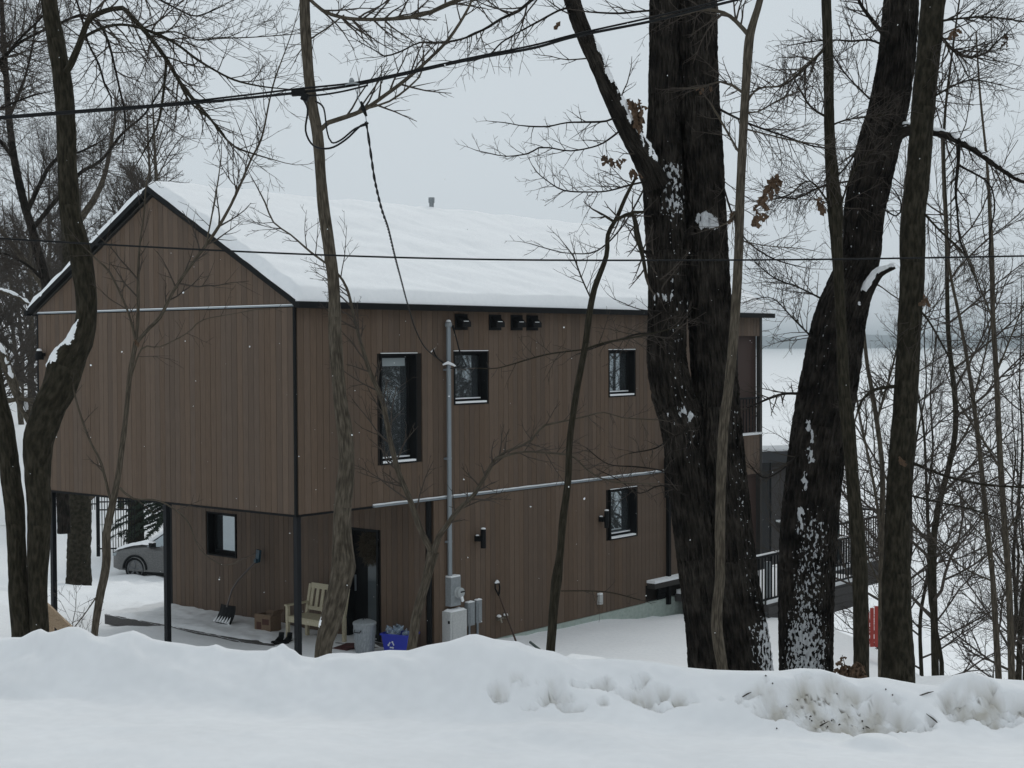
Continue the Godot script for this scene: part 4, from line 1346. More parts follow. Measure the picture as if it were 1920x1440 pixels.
func gate_and_spruce() -> void:
	var iron: Material = M.black
	var g := thing("iron_gate", "black iron bar gate standing in the snow behind the house", "gate", Transform3D(Basis(Vector3.UP, 0.1), Vector3(-15.7, -2.35, -56.0)))
	for k in 15:
		var m := Mesher.new()
		m.box(Vector3(0.1 * k, 1.1, 0), Vector3(0.028, 2.1, 0.028))
		part("bar", m, iron, g)
	var m := Mesher.new()
	for y in [0.18, 1.65, 1.95]:
		m.box(Vector3(0.7, y, 0), Vector3(1.42, 0.05, 0.04))
	part("crossbar", m, iron, g)
	m = Mesher.new()
	m.box(Vector3(0.06, 1.15, 0.05), Vector3(0.12, 2.5, 0.12))
	part("gate_post", m, iron, g)
	var f := thing("iron_fence", "black iron fence on the snow slope, seen left of the porch post", "fence", Transform3D(Basis(Vector3.UP, -0.05), Vector3(-20.72, -1.351, -64)))
	for k in 26:
		m = Mesher.new()
		m.box(Vector3(0.11 * k, 0.45, 0), Vector3(0.025, 1.3, 0.025))
		part("bar", m, iron, f)
	m = Mesher.new()
	for y in [0.05, 0.9]:
		m.box(Vector3(1.4, y, 0), Vector3(2.9, 0.05, 0.04))
	part("crossbar", m, iron, f)
	# spruce: drooping sprays
	var s := thing("spruce_tree", "dark green spruce standing behind the parked car", "spruce tree", Transform3D(Basis(), Vector3(-13.5, -2.6, -58.5)))
	m = Mesher.new()
	m.tube(PackedVector3Array([Vector3(0, -0.5, 0), Vector3(0, 6, 0), Vector3(0.1, 10.5, 0)]), PackedFloat32Array([0.2, 0.13, 0.02]), 10)
	part("trunk", m, M.smooth, s)
	m = Mesher.new()
	var w := Mesher.new()
	for k in 230:
		var y := lerpf(1.3, 10.2, pow(k / 229.0, 1.1))
		var a := k * 2.4
		var len := lerpf(2.3, 0.3, (y - 1.3) / 8.9) * rng.randf_range(0.6, 1.15)
		var e := Vector3(cos(a), 0, sin(a))
		var q := Vector3(-e.z, 0, e.x)
		var cnt := int(len * 16) + 4
		m.tube(PackedVector3Array([Vector3(0, y, 0), e * len + Vector3(0, y - 0.28 * len - 0.05 * len * len, 0)]), PackedFloat32Array([0.03, 0.01]), 4)
		for j in cnt:
			var r := len * (j + 1.0) / cnt
			if rng.randf() < 0.25:
				continue
			var ctr := e * r + Vector3(0, y - 0.28 * r - 0.05 * r * r, 0)
			for side in [-1.0, 1.0]:
				for l in 3:
					var reach: float = side * (0.10 + 0.22 * (1.0 - r / len)) * rng.randf_range(0.4, 1.2)
					var tip := ctr + q * reach + e * rng.randf_range(-0.05, 0.2) + Vector3(0, rng.randf_range(-0.22, 0.02), 0)
					var o := Vector3(rng.randf_range(-1, 1), rng.randf_range(-1, 1), rng.randf_range(-1, 1)) * 0.035
					m.tri(ctr - o, ctr + o, tip)
	part("crown", m, mottled(lin(0.012, 0.022, 0.012), lin(0.022, 0.036, 0.02), lin(0.04, 0.055, 0.035), Vector3(2, 2, 2), 0.9, 0.02), s)
	# big trunk left of the gate
	var t := bare_tree("stout grey trunk standing behind the porch posts, left of the iron gate")
	trunk(t, "mossy", [Vector4(-14.05, -2.8, -48, 0.46), Vector4(-14.05, -1.6, -48, 0.385), Vector4(-14.0, 1.0, -48, 0.37), Vector4(-14.1, 6.0, -48, 0.3), Vector4(-14.3, 10.0, -48, 0.2)])
	limb(t, "smooth", [Vector4(-14.0, 0.4, -48, 0.15), Vector4(-13.4, 0.9, -48, 0.13), Vector4(-12.9, 2.0, -48, 0.11), Vector4(-12.2, 4.0, -48, 0.1), Vector4(-12.0, 8.0, -48, 0.05)], 14, 1.6, 3, 0.2)
	limb(t, "smooth", [Vector4(-14.1, 6.0, -48, 0.16), Vector4(-15.2, 7.6, -48, 0.12), Vector4(-16.5, 9.5, -47.5, 0.05)], 16, 1.6, 3, 0.2)
	limb(t, "smooth", [Vector4(-14.3, 9.0, -48, 0.14), Vector4(-13.2, 10.6, -48, 0.09), Vector4(-12.6, 12.5, -47.5, 0.04)], 16, 1.6, 3, 0.2)
	crown(t)
	t = bare_tree("dark trunk seen through the iron gate behind the house")
	trunk(t, "mossy", [Vector4(-14.9, -2.8, -58.5, 0.34), Vector4(-14.85, -1.0, -58.5, 0.3), Vector4(-14.9, 4.0, -58.5, 0.24), Vector4(-14.7, 11.0, -58.5, 0.1)])
	limb(t, "mossy", [Vector4(-14.9, 4.0, -58.5, 0.14), Vector4(-13.6, 6.6, -58.5, 0.1), Vector4(-12.9, 9.5, -58.5, 0.04)], 16, 1.7, 3, 0.2)
	crown(t)

# ------------------------------------------------------------------ wires

func smooth_line(p: Array, step := 0.25) -> PackedVector3Array:
	var cv := Curve3D.new()
	for k in p.size():
		var a: Vector3 = p[maxi(k - 1, 0)]
		var b: Vector3 = p[mini(k + 1, p.size() - 1)]
		var h := (b - a) / 6.0
		cv.add_point(p[k], -h, h)
	cv.bake_interval = step
	return cv.get_baked_points()

func wire(p: Array, r: float, twist := 0.0, step := 0.06) -> Mesher:
	var m := Mesher.new()
	var run := smooth_line(p, step)
	for strand in (2 if twist > 0.0 else 1):
		var q := PackedVector3Array()
		var rad := PackedFloat32Array()
		for k in run.size():
			var t := (run[mini(k + 1, run.size() - 1)] - run[maxi(k - 1, 0)]).normalized()
			var a := t.cross(Vector3(0.3, 0.2, 1)).normalized()
			var b := t.cross(a)
			var ang := k * step * twist + PI * strand
			q.append(run[k] + ((a * cos(ang) + b * sin(ang)) * r if twist > 0.0 else Vector3.ZERO))
			rad.append(r)
		m.tube(q, rad, 6)
	return m

func wires() -> void:
	var c := thing("overhead_cable", "thick black overhead cable crossing above the roof, with a splice and a clamp", "cable")
	part("bundle", wire([Vector3(-4.358, 7.248, -12), Vector3(-4.101, 7.272, -12), Vector3(-3.501, 7.316, -12), Vector3(-2.815, 7.364, -12), Vector3(-2.258, 7.412, -12), Vector3(-1.722, 7.465, -12), Vector3(-1.272, 7.522, -12), Vector3(-0.929, 7.593, -12), Vector3(-0.33, 7.722, -12), Vector3(0.184, 7.813, -12), Vector3(0.527, 7.905, -12), Vector3(1.126, 8.021, -12), Vector3(1.468, 8.105, -12), Vector3(1.896, 8.209, -12), Vector3(2.323, 8.321, -12)], 0.0115), M.cable, c)
	part("lashed_line", wire([Vector3(-4.358, 7.261, -12), Vector3(-4.101, 7.285, -12), Vector3(-3.5, 7.329, -12), Vector3(-2.815, 7.377, -12), Vector3(-2.258, 7.434, -12), Vector3(-1.722, 7.495, -12), Vector3(-1.272, 7.54, -12), Vector3(-0.929, 7.606, -12), Vector3(-0.329, 7.735, -12), Vector3(0.184, 7.835, -12), Vector3(0.527, 7.922, -12), Vector3(1.126, 8.051, -12), Vector3(1.468, 8.13, -12), Vector3(1.896, 8.239, -12), Vector3(2.323, 8.347, -12)], 0.0085), M.cable, c)
	part("slack_line", wire([Vector3(-1.748, 7.443, -11.97), Vector3(-1.569, 7.438, -11.97), Vector3(-1.355, 7.467, -11.97), Vector3(-1.141, 7.517, -11.97)], 0.008), M.cable, c)
	var m := Mesher.new()
	m.box(Vector3(-1.697, 7.46, -11.97), Vector3(0.11, 0.045, 0.05), Basis(Vector3.BACK, 0.08))
	m.box(Vector3(-1.644, 7.424, -11.96), Vector3(0.055, 0.06, 0.05), Basis(Vector3.BACK, -0.4))
	part("splice_box", m, M.black, c)
	m = Mesher.new()
	var q: Vector3 = Vector3(-1.27, 7.528, -11.98)
	m.lathe(q, [Vector2(0.055, -0.01), Vector2(0.06, 0.0), Vector2(0.02, 0.014), Vector2(0.022, 0.03), Vector2(0.01, 0.05), Vector2(0, 0.052)], 14, Basis(Vector3.BACK, 0.1))
	part("clamp", m, M.box_grey, c)
	part("loop", wire([Vector3(-1.675, 7.431, -12), Vector3(-1.643, 7.348, -12.1), Vector3(-1.675, 7.191, -12.2), Vector3(-1.611, 7.069, -12.2), Vector3(-1.474, 7.04, -12.15), Vector3(-1.338, 7.102, -12.1), Vector3(-1.211, 7.206, -12.05), Vector3(-1.146, 7.219, -12)], 0.0085), M.cable, c)
	part("loop", wire([Vector3(-1.564, 7.396, -12), Vector3(-1.513, 7.356, -12.1), Vector3(-1.501, 7.19, -12.2), Vector3(-1.463, 7.094, -12.2), Vector3(-1.373, 7.102, -12.1), Vector3(-1.254, 7.184, -12.05), Vector3(-1.155, 7.207, -12)], 0.0075), M.cable, c)
	var d := thing("service_drop", "twisted black service cable hanging from the overhead cable down to the conduit mast", "cable")
	part("twisted_cable", wire([Vector3(-1.163, 7.232, -12), Vector3(-1.147, 7.138, -12), Vector3(-1.128, 6.937, -12.1), Vector3(-1.121, 6.787, -12.3), Vector3(-1.114, 6.614, -12.8), Vector3(-1.121, 6.493, -13.6), Vector3(-1.174, 6.335, -15), Vector3(-1.26, 6.182, -17), Vector3(-1.363, 5.978, -19.5), Vector3(-1.447, 5.659, -22.5), Vector3(-1.419, 5.371, -24.8), Vector3(-1.192, 5.095, -26.85)], 0.006, 16.0, 0.05), M.cable, d)
	part("hanger", wire([Vector3(-1.247, 7.505, -12), Vector3(-1.213, 7.394, -12), Vector3(-1.171, 7.3, -12), Vector3(-1.159, 7.232, -12)], 0.004), M.steel, d)
	m = Mesher.new()
	m.tube(PackedVector3Array([Vector3(-1.2, 7.394, -12), Vector3(-1.184, 7.339, -12), Vector3(-1.159, 7.275, -12)]), PackedFloat32Array([0.008, 0.02, 0.010]), 10, true)
	part("dead_end_clamp", m, M.black, d)
	m = Mesher.new()
	m.tube(PackedVector3Array([Vector3(-1.46, 5.319, -26.5), Vector3(-1.369, 5.404, -26.6), Vector3(-1.297, 5.547, -26.7), Vector3(-1.26, 5.72, -26.75)]), PackedFloat32Array([0.03, 0.022, 0.025, 0.03]), 8, true)
	m.tube(PackedVector3Array([Vector3(-1.238, 5.089, -26.6), Vector3(-1.142, 5.127, -26.6), Vector3(-1.049, 5.087, -26.65), Vector3(-0.994, 5.048, -26.7)]), PackedFloat32Array([0.012, 0.03, 0.02, 0.012]), 8, true)
	part("clinging_snow", m, M.snow, d)
	for k in 3:
		var o := Vector3(0.02 * k, 0.0, 0.01 * k)
		var a := H * Vector3(3.60, 5.80, 0.14) + o
		part("drip_loop", wire([a, a + Vector3(0.10, -0.25 - 0.1 * k, 0.03), a + Vector3(0.16 + 0.03 * k, -0.62 - 0.06 * k, 0.05), a + Vector3(0.06, -0.76, 0.05), a + Vector3(-0.03, -0.78, 0.03)], 0.009), M.cable, d)
	part("drip_loop", wire([Vector3(-1.402, 5.366, -26.5), Vector3(-1.349, 5.242, -26.55), Vector3(-1.256, 5.146, -26.6), Vector3(-1.164, 5.088, -26.65)], 0.012), M.cable, d)
	var w := top("thin_wire", wire([Vector3(-4.271, 6.304, -11.5), Vector3(-3.943, 6.274, -11.5), Vector3(-2.956, 6.212, -11.5), Vector3(-1.97, 6.158, -11.5), Vector3(-0.983, 6.116, -11.5), Vector3(0.005, 6.09, -11.5), Vector3(1.074, 6.081, -11.5), Vector3(2.473, 6.082, -11.5), Vector3(3.954, 6.1, -11.5), Vector3(4.366, 6.106, -11.5)], 0.0078), M.cable)
	tag(w, "single thin black wire strung straight across below the thick cable", "wire")

func dry_leaves(t: Node3D, spots: Array, n: int, size: float, spread: Vector3) -> void:
	for p: Vector3 in spots:
		var m := Mesher.new()
		for k in n:
			var c := p + Vector3(rng.randf_range(-1, 1) * spread.x, rng.randf_range(-1, 1) * spread.y, rng.randf_range(-1, 1) * spread.z)
			var e := Vector3(rng.randf_range(-0.7, 0.7), rng.randf_range(-1.2, -0.2), rng.randf_range(-0.5, 0.5)).normalized() * size * rng.randf_range(0.7, 1.3)
			var q := e.cross(Vector3(rng.randf_range(-1, 1), 0.2, rng.randf_range(-1, 1))).normalized() * size * 0.28
			var f := e.cross(q).normalized() * size * 0.16
			# a curled lobed leaf: two halves folded about the midrib
			for s in [-1.0, 1.0]:
				m.tri(c, c + e * 0.35 + q * s + f, c + e * 0.5 + q * 0.5 * s)
				m.tri(c, c + e * 0.5 + q * 0.5 * s, c + e)
				m.tri(c + e * 0.5 + q * 0.5 * s, c + e * 0.75 + q * 0.9 * s + f * 1.3, c + e)
		part("dry_leaves", m, M.leaf, t)

func small_things() -> void:
	# steps rail
	var r := thing("wooden_handrail", "pale timber stair rail and post rising from the snow behind the curved trunk", "handrail")
	var m := Mesher.new()
	var a: Vector3 = Vector3(-5.072, 2.724, -15.8)
	var b: Vector3 = Vector3(-4.52, 2.282, -15.6)
	var e := (b - a).normalized()
	m.box((a + b) / 2.0, Vector3(a.distance_to(b), 0.13, 0.05), Basis(e, Vector3.BACK.cross(e), Vector3.BACK))
	part("rail", m, M.wood_raw, r)
	m = Mesher.new()
	m.box(Vector3(-4.942, 2.35, -15.75), Vector3(0.10, 0.5, 0.09))
	part("post", m, M.wood_raw, r)
	# two green stakes
	for q in [[Vector3(0.148, 2.825, -13), Vector3(0.327, 2.737, -12.7), "longer dark green stake poking out of the snow before the foundation"], [Vector3(0.12, 2.787, -13), Vector3(0.228, 2.753, -12.8), "shorter dark green stake half buried beside the longer one"]]:
		m = Mesher.new()
		m.tube(PackedVector3Array([q[0], q[1]]), PackedFloat32Array([0.012, 0.012]), 8, true)
		tag(top("green_stake", m, plain(lin(0.012, 0.03, 0.025), 0.5)), q[2], "stake")
	# a clump of dead leaves at the slender trunk's foot
	var lc := thing("dead_leaf_clump", "clump of curled brown leaves on the snow at the slender trunk's foot", "leaf clump")
	dry_leaves(lc, [Vector3(3.447, 2.115, -15.2), Vector3(3.392, 2.071, -15.2), Vector3(3.502, 2.07, -15.2)], 34, 0.09, Vector3(0.09, 0.05, 0.06))
	dry_leaves(lc, [Vector3(3.37, 2.192, -15.2)], 6, 0.06, Vector3(0.02, 0.05, 0.02))
	m = Mesher.new()
	m.tube(PackedVector3Array([Vector3(3.469, 1.977, -15.2), Vector3(3.409, 2.115, -15.2), Vector3(3.376, 2.236, -15.2)]), PackedFloat32Array([0.006, 0.005, 0.003]), 5)
	part("stem", m, M.twig, lc)

# ------------------------------------------------------------------ trees

func bare_tree(label: String, category := "tree", group := "") -> Node3D:
	twigs = Mesher.new()
	return thing("bare_tree", label, category, Transform3D(), group)

func densify(p: Array, step: float) -> Array:
	var out := []
	for k in p.size() - 1:
		var a: Vector4 = p[maxi(k - 1, 0)]
		var b: Vector4 = p[k]
		var c: Vector4 = p[k + 1]
		var d: Vector4 = p[mini(k + 2, p.size() - 1)]
		var cnt := maxi(1, int(Vector3(c.x - b.x, c.y - b.y, c.z - b.z).length() / step))
		for j in cnt:
			var t := float(j) / cnt
			out.append(0.5 * ((2.0 * b) + (c - a) * t + (2.0 * a - 5.0 * b + 4.0 * c - d) * t * t + (3.0 * b - a - 3.0 * c + d) * t * t * t))
	out.append(p[-1])
	return out

# a stem with bark: oak is furrowed, the others only uneven
func stem(kind: String, p: Array, sides: int, step: float) -> Mesher:
	var pts := densify(p, step)
	var rows := pts.size()
	var cols := sides + 1
	var out := PackedVector3Array()
	out.resize(rows * cols)
	var nr := PackedVector3Array()
	nr.resize(rows * cols)
	var a := Vector3.RIGHT
	var run := 0.0
	var vs := PackedFloat32Array()
	var off := float(used.size()) * 3.7
	for k in rows:
		var c := Vector3(pts[k].x, pts[k].y, pts[k].z)
		var nx: Vector4 = pts[mini(k + 1, rows - 1)]
		var pv: Vector4 = pts[maxi(k - 1, 0)]
		var t := Vector3(nx.x - pv.x, nx.y - pv.y, nx.z - pv.z).normalized()
		if k == 0:
			a = t.cross(Vector3.FORWARD if absf(t.z) < 0.9 else Vector3.RIGHT).normalized()
		else:
			run += Vector3(pts[k].x - pts[k - 1].x, pts[k].y - pts[k - 1].y, pts[k].z - pts[k - 1].z).length()
		a = (a - t * a.dot(t)).normalized()
		var b := t.cross(a)
		var r: float = maxf(pts[k].w, 0.002)
		vs.append(run)
		for j in cols:
			var ang := TAU * (j % sides) / sides
			var d := a * cos(ang) + b * sin(ang)
			var rr := r
			if kind == "oak":
				var wv := fine.get_noise_3d(d.x * r * 3.0 + off, run * 0.8, d.z * r * 3.0) * 0.25
				var s := fine.get_noise_3d((d.x + wv) * r * 32.0 + off, run * 2.6, (d.z + d.y) * r * 32.0)
				rr = r * (1.0 + 0.04 * fine.get_noise_3d(d.x + off, run * 0.7, d.z)) + minf(0.03, r * 0.13) * (0.35 - absf(s) * 2.2)
			else:
				rr = r * (1.0 + 0.08 * fine.get_noise_3d(d.x * 0.8 + off, run * 3.0, d.z * 0.8) + 0.05 * fine.get_noise_3d(d.x * 2.0 + off, run * 9.0, d.z * 2.0))
			out[k * cols + j] = c + d * rr
			nr[k * cols + j] = d
	var m := Mesher.new()
	m.grid(out, rows, cols)
	# seam: share the normals of its two sides
	for k in rows:
		var nn := (m.n[k * cols] + m.n[k * cols + sides]).normalized()
		m.n[k * cols] = nn
		m.n[k * cols + sides] = nn
		for j in cols:
			m.uv[k * cols + j] = Vector2(float(j) / sides * clampf(round(pts[k].w * 12.0), 1.0, 4.0) if false else float(j) / sides, vs[k])
	if m.n[0].dot(nr[0]) < 0.0:
		for k in m.n.size():
			m.n[k] = -m.n[k]
		for k in range(0, m.i.size(), 3):
			var e := m.i[k + 1]
			m.i[k + 1] = m.i[k + 2]
			m.i[k + 2] = e
	grid_of = {"p": out, "n": nr, "rows": rows, "cols": cols}
	return m

func trunk(t: Node3D, kind: String, p: Array) -> void:
	var big: bool = p[0].w > 0.2 and kind == "oak"
	part("trunk", stem(kind, p, 112 if big else 24, 0.035 if big else 0.06), M[kind], t)

# snow stuck to the last stem on its side towards dir, between two heights
func stuck_snow(t: Node3D, dir: Vector3, cut: float, y0: float, y1: float, ragged: float, freq := 7.0, lift := 0.012, soft := 0.15) -> void:
	var m := Mesher.new()
	var g := grid_of
	dir = dir.normalized()
	var cols: int = g.cols
	var sub := 5 if cols > 60 else 3
	for r in int(g.rows) - 1:
		for k in cols - 1:
			var i0: int = r * cols + k
			var c: Vector3 = (g.p[i0] + g.p[i0 + cols + 1]) / 2.0
			if c.y < y0 or c.y > y1 or g.n[i0].dot(dir) - cut + ragged < 0.0:
				continue
			var lat := []
			for a in sub + 1:
				for b in sub + 1:
					var fa := float(a) / sub
					var fb := float(b) / sub
					var q: Vector3 = g.p[i0].lerp(g.p[i0 + 1], fb).lerp(g.p[i0 + cols].lerp(g.p[i0 + cols + 1], fb), fa)
					var nn: Vector3 = g.n[i0].lerp(g.n[i0 + 1], fb).lerp(g.n[i0 + cols].lerp(g.n[i0 + cols + 1], fb), fa)
					var ends := minf((q.y - y0) / soft, (y1 - q.y) / soft)
					var s: float = nn.dot(dir) - cut + ragged * (fine.get_noise_3d(q.x * freq, q.y * freq * 0.55, q.z * freq) * 1.1 + 0.35 * fine.get_noise_3d(q.x * freq * 3.0, q.y * freq * 1.5 + 9.0, q.z * freq * 3.0)) - ragged * 0.9 * (1.0 - clampf(ends, 0.0, 1.0))
					lat.append([q + nn * clampf(0.002 + s * 0.06, -0.004, lift), s])
			for a in sub:
				for b in sub:
					var w := [lat[a * (sub + 1) + b], lat[a * (sub + 1) + b + 1], lat[(a + 1) * (sub + 1) + b + 1], lat[(a + 1) * (sub + 1) + b]]
					if w[0][1] + w[1][1] + w[2][1] + w[3][1] <= 0.0:
						continue
					var v := w.map(func(e): return e[0])
					if (v[1] - v[0]).cross(v[3] - v[0]).dot(g.n[i0]) > 0:
						m.face(v[0], v[1], v[2], v[3])
					else:
						m.face(v[0], v[3], v[2], v[1])
	if m.v.size():
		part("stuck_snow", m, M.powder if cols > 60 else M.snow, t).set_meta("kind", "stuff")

func limb(t: Node3D, kind: String, p: Array, n: int, len: float, lvl: int, up: float) -> void:
	var big: bool = p[0].w > 0.045
	if big and kind == "oak":
		part("limb", stem(kind, p, 36, 0.05), M[kind], t)
	else:
		part("limb", stem(kind, p, 12 if p[0].w > 0.02 else 7, 0.07), M[kind], t)
	sprout(p, n, len, lvl, up)

# twigs along a limb
func sprout(p: Array, n: int, len: float, lvl: int, up: float) -> void:
	var q := densify(p, 0.05)
	n = int(n * dense)
	for k in n:
		var s := lerpf(0.12, 1.0, (k + rng.randf()) / n)
		var at := mini(int(s * (q.size() - 1)), q.size() - 2)
		var c := Vector3(q[at].x, q[at].y, q[at].z)
		var t := (Vector3(q[at + 1].x, q[at + 1].y, q[at + 1].z) - c).normalized()
		grow(twigs, c, turn_off(t, rng.randf_range(0.6, 1.1)), len * rng.randf_range(0.45, 1.25) * (1.15 - 0.5 * s), clampf(q[at].w * 0.6, rmin * 1.3, 0.007 + rmin), lvl, up)
	if n > 0:
		var e := Vector3(q[-1].x, q[-1].y, q[-1].z)
		grow(twigs, e, (e - Vector3(q[-2].x, q[-2].y, q[-2].z)).normalized(), len * 0.7, maxf(q[-1].w, rmin), mini(lvl, 1), up)

func turn_off(t: Vector3, ang: float) -> Vector3:
	var a := t.cross(Vector3(rng.randf_range(-1, 1), rng.randf_range(-1, 1), rng.randf_range(-1, 1))).normalized()
	return (t * cos(ang) + a * sin(ang)).normalized()

func grow(m: Mesher, p: Vector3, d: Vector3, len: float, r: float, lvl: int, up: float) -> void:
	var n := clampi(int(len / 0.09), 3, 7)
	var seg := len / n
	var pts := PackedVector3Array()
	var rad := PackedFloat32Array()
	for k in n + 1:
		pts.append(p)
		rad.append(maxf(r * (1.0 - 0.7 * k / n), rmin * (0.75 if k < n else 0.4)))
		d = (d + Vector3(rng.randf_range(-1, 1), rng.randf_range(-1, 1) + up, rng.randf_range(-1, 1)) * 0.17).normalized()
		p += d * seg
	m.tube(pts, rad, 3 if r < 0.006 + rmin else 5)
	if lvl <= 0:
		return
	var kids := clampi(int(len / (0.075 + rmin * 12.0) + rng.randf()), 1, 9)
	for k in kids:
		var s := lerpf(0.2, 0.97, (k + rng.randf()) / kids)
		var at := mini(int(s * n), n - 1)
		var c := pts[at].lerp(pts[at + 1], s * n - at)
		var t := (pts[at + 1] - pts[at]).normalized()
		grow(m, c, turn_off(t, rng.randf_range(0.5, 0.95)), len * rng.randf_range(0.28, 0.55) * (1.1 - 0.45 * s), rad[at] * 0.7, lvl - 1, up)

func crown(t: Node3D) -> void:
	if twigs.v.size():
		part("crown", twigs, M.twig, t)
	twigs = Mesher.new()

func near_trees() -> void:
	var t: Node3D
	rmin = 0.0026
	dense = 2.0
	t = bare_tree("curved grey trunk with snow in its bend, leaning across the left gable edge")
	trunk(t, "mossy", [Vector4(-4.805, 1.981, -15, 0.1183), Vector4(-4.798, 2.525, -15, 0.0968), Vector4(-4.809, 2.958, -15, 0.0914), Vector4(-4.804, 3.283, -15, 0.1075), Vector4(-4.782, 3.77, -15, 0.1183), Vector4(-4.798, 4.148, -15, 0.1290), Vector4(-4.783, 4.472, -15, 0.1505), Vector4(-4.682, 4.794, -15, 0.1613), Vector4(-4.55, 5.063, -15, 0.1720), Vector4(-4.482, 5.278, -15, 0.1720), Vector4(-4.351, 5.492, -15, 0.1290), Vector4(-4.289, 5.707, -15, 0.1022), Vector4(-4.29, 6.028, -15, 0.1048), Vector4(-4.345, 6.404, -15, 0.1129), Vector4(-4.401, 6.618, -15, 0.1102), Vector4(-4.436, 6.832, -15, 0.1022), Vector4(-4.453, 7.206, -15, 0.0968), Vector4(-4.471, 7.847, -15, 0.0941), Vector4(-4.509, 8.22, -15, 0.0914), Vector4(-4.579, 8.645, -15, 0.0833), Vector4(-4.618, 8.911, -15, 0.0780), Vector4(-4.664, 9.495, -15, 0.0699), Vector4(-4.676, 10.182, -15, 0.0538)])
	stuck_snow(t, Vector3(-0.75, 0.35, 0.45), 0.80, 5.18, 5.79, 0.35, 9.0, 0.015)
	limb(t, "mossy", [Vector4(-4.427, 8.174, -14.9, 0.0347), Vector4(-4.368, 8.247, -14.867, 0.0373), Vector4(-4.252, 8.441, -14.786, 0.0318), Vector4(-4.148, 8.633, -14.707, 0.0290), Vector4(-4.029, 8.7, -14.66, 0.0263), Vector4(-3.885, 8.73, -14.611, 0.0236), Vector4(-3.771, 8.731, -14.573, 0.0235), Vector4(-3.627, 8.587, -14.507, 0.0234), Vector4(-3.453, 8.389, -14.421, 0.0207), Vector4(-3.291, 8.177, -14.333, 0.0205), Vector4(-3.163, 7.974, -14.253, 0.0179), Vector4(-3.02, 7.783, -14.173, 0.0152), Vector4(-2.854, 7.608, -14.091, 0.0126), Vector4(-2.715, 7.432, -14.014, 0.0100), Vector4(-2.579, 7.298, -13.948, 0.0100), Vector4(-2.367, 7.212, -13.868, 0.0075), Vector4(-2.183, 7.153, -13.8, 0.0049)], 16, 0.75, 2, 0.3)
	limb(t, "mossy", [Vector4(-3.266, 8.141, -14.2, 0.0153), Vector4(-3.309, 7.93, -14.288, 0.0128), Vector4(-3.355, 7.74, -14.366, 0.0129), Vector4(-3.414, 7.572, -14.435, 0.0103), Vector4(-3.54, 7.379, -14.522, 0.0078), Vector4(-3.666, 7.208, -14.6, 0.0052)], 7, 0.5, 2, 0.3)
	limb(t, "mossy", [Vector4(-4.258, 8.506, -14.9, 0.0187), Vector4(-4.194, 8.535, -14.863, 0.0160), Vector4(-3.976, 8.589, -14.748, 0.0159), Vector4(-3.735, 8.577, -14.626, 0.0131), Vector4(-3.438, 8.465, -14.468, 0.0156), Vector4(-3.202, 8.334, -14.332, 0.0128), Vector4(-2.997, 8.175, -14.2, 0.0127), Vector4(-2.796, 8.04, -14.074, 0.0101), Vector4(-2.571, 7.915, -13.939, 0.0100), Vector4(-2.297, 7.828, -13.783, 0.0074), Vector4(-1.976, 7.765, -13.6, 0.0049)], 15, 0.7, 2, 0.2)
	limb(t, "mossy", [Vector4(-3.398, 8.43, -14.3, 0.0103), Vector4(-3.173, 8.419, -14.205, 0.0076), Vector4(-2.95, 8.322, -14.104, 0.0076), Vector4(-2.73, 8.316, -14.009, 0.0075), Vector4(-2.406, 8.295, -13.866, 0.0050), Vector4(-2.035, 8.283, -13.7, 0.0049)], 9, 0.6, 2, 0.1)
	limb(t, "mossy", [Vector4(-3.109, 7.96, -13.9, 0.0125), Vector4(-2.972, 7.701, -13.829, 0.0099), Vector4(-2.815, 7.57, -13.779, 0.0099), Vector4(-2.685, 7.441, -13.734, 0.0098), Vector4(-2.606, 7.328, -13.7, 0.0074)], 5, 0.5, 1, 0.3)
	crown(t)
	t = bare_tree("leftmost grey trunk, joined at its foot to the curved trunk and leaning out of view")
	trunk(t, "mossy", [Vector4(-4.967, 1.982, -15, 0.1237), Vector4(-4.98, 2.52, -15.027, 0.1077), Vector4(-5.014, 2.897, -15.046, 0.1025), Vector4(-5.037, 3.275, -15.066, 0.0918), Vector4(-5.06, 3.761, -15.09, 0.0974), Vector4(-5.116, 4.194, -15.112, 0.1002), Vector4(-5.161, 4.628, -15.134, 0.0868), Vector4(-5.238, 4.954, -15.151, 0.0815), Vector4(-5.316, 5.389, -15.173, 0.0761), Vector4(-5.41, 5.933, -15.201, 0.0708), Vector4(-5.55, 6.806, -15.245, 0.0656), Vector4(-5.663, 7.9, -15.3, 0.0548)])
	crown(t)
	t = bare_tree("slim brown trunk with a swollen scar, standing before the porch bench and trash can")
	trunk(t, "smooth", [Vector4(-1.691, 2.382, -13, 0.0839), Vector4(-1.67, 2.711, -13, 0.0746), Vector4(-1.65, 2.853, -13, 0.0769), Vector4(-1.597, 3.04, -13, 0.0932), Vector4(-1.524, 3.322, -13, 0.0932), Vector4(-1.485, 3.51, -13, 0.1072), Vector4(-1.493, 3.697, -13, 0.0885), Vector4(-1.491, 3.978, -13, 0.0746), Vector4(-1.466, 4.236, -13, 0.0769), Vector4(-1.45, 4.446, -13, 0.0676), Vector4(-1.471, 4.726, -13, 0.0676), Vector4(-1.506, 5.007, -13, 0.0582), Vector4(-1.54, 5.473, -13, 0.0582), Vector4(-1.55, 5.938, -13, 0.0513), Vector4(-1.58, 6.217, -13, 0.0513), Vector4(-1.628, 6.588, -13, 0.0513), Vector4(-1.654, 6.866, -13, 0.0466), Vector4(-1.679, 7.26, -13, 0.0489), Vector4(-1.723, 7.514, -13, 0.0466), Vector4(-1.757, 7.837, -13, 0.0466), Vector4(-1.778, 8.16, -13, 0.0466), Vector4(-1.785, 8.436, -13, 0.0443), Vector4(-1.794, 8.988, -13, 0.0396), Vector4(-1.826, 9.538, -13, 0.0326)])
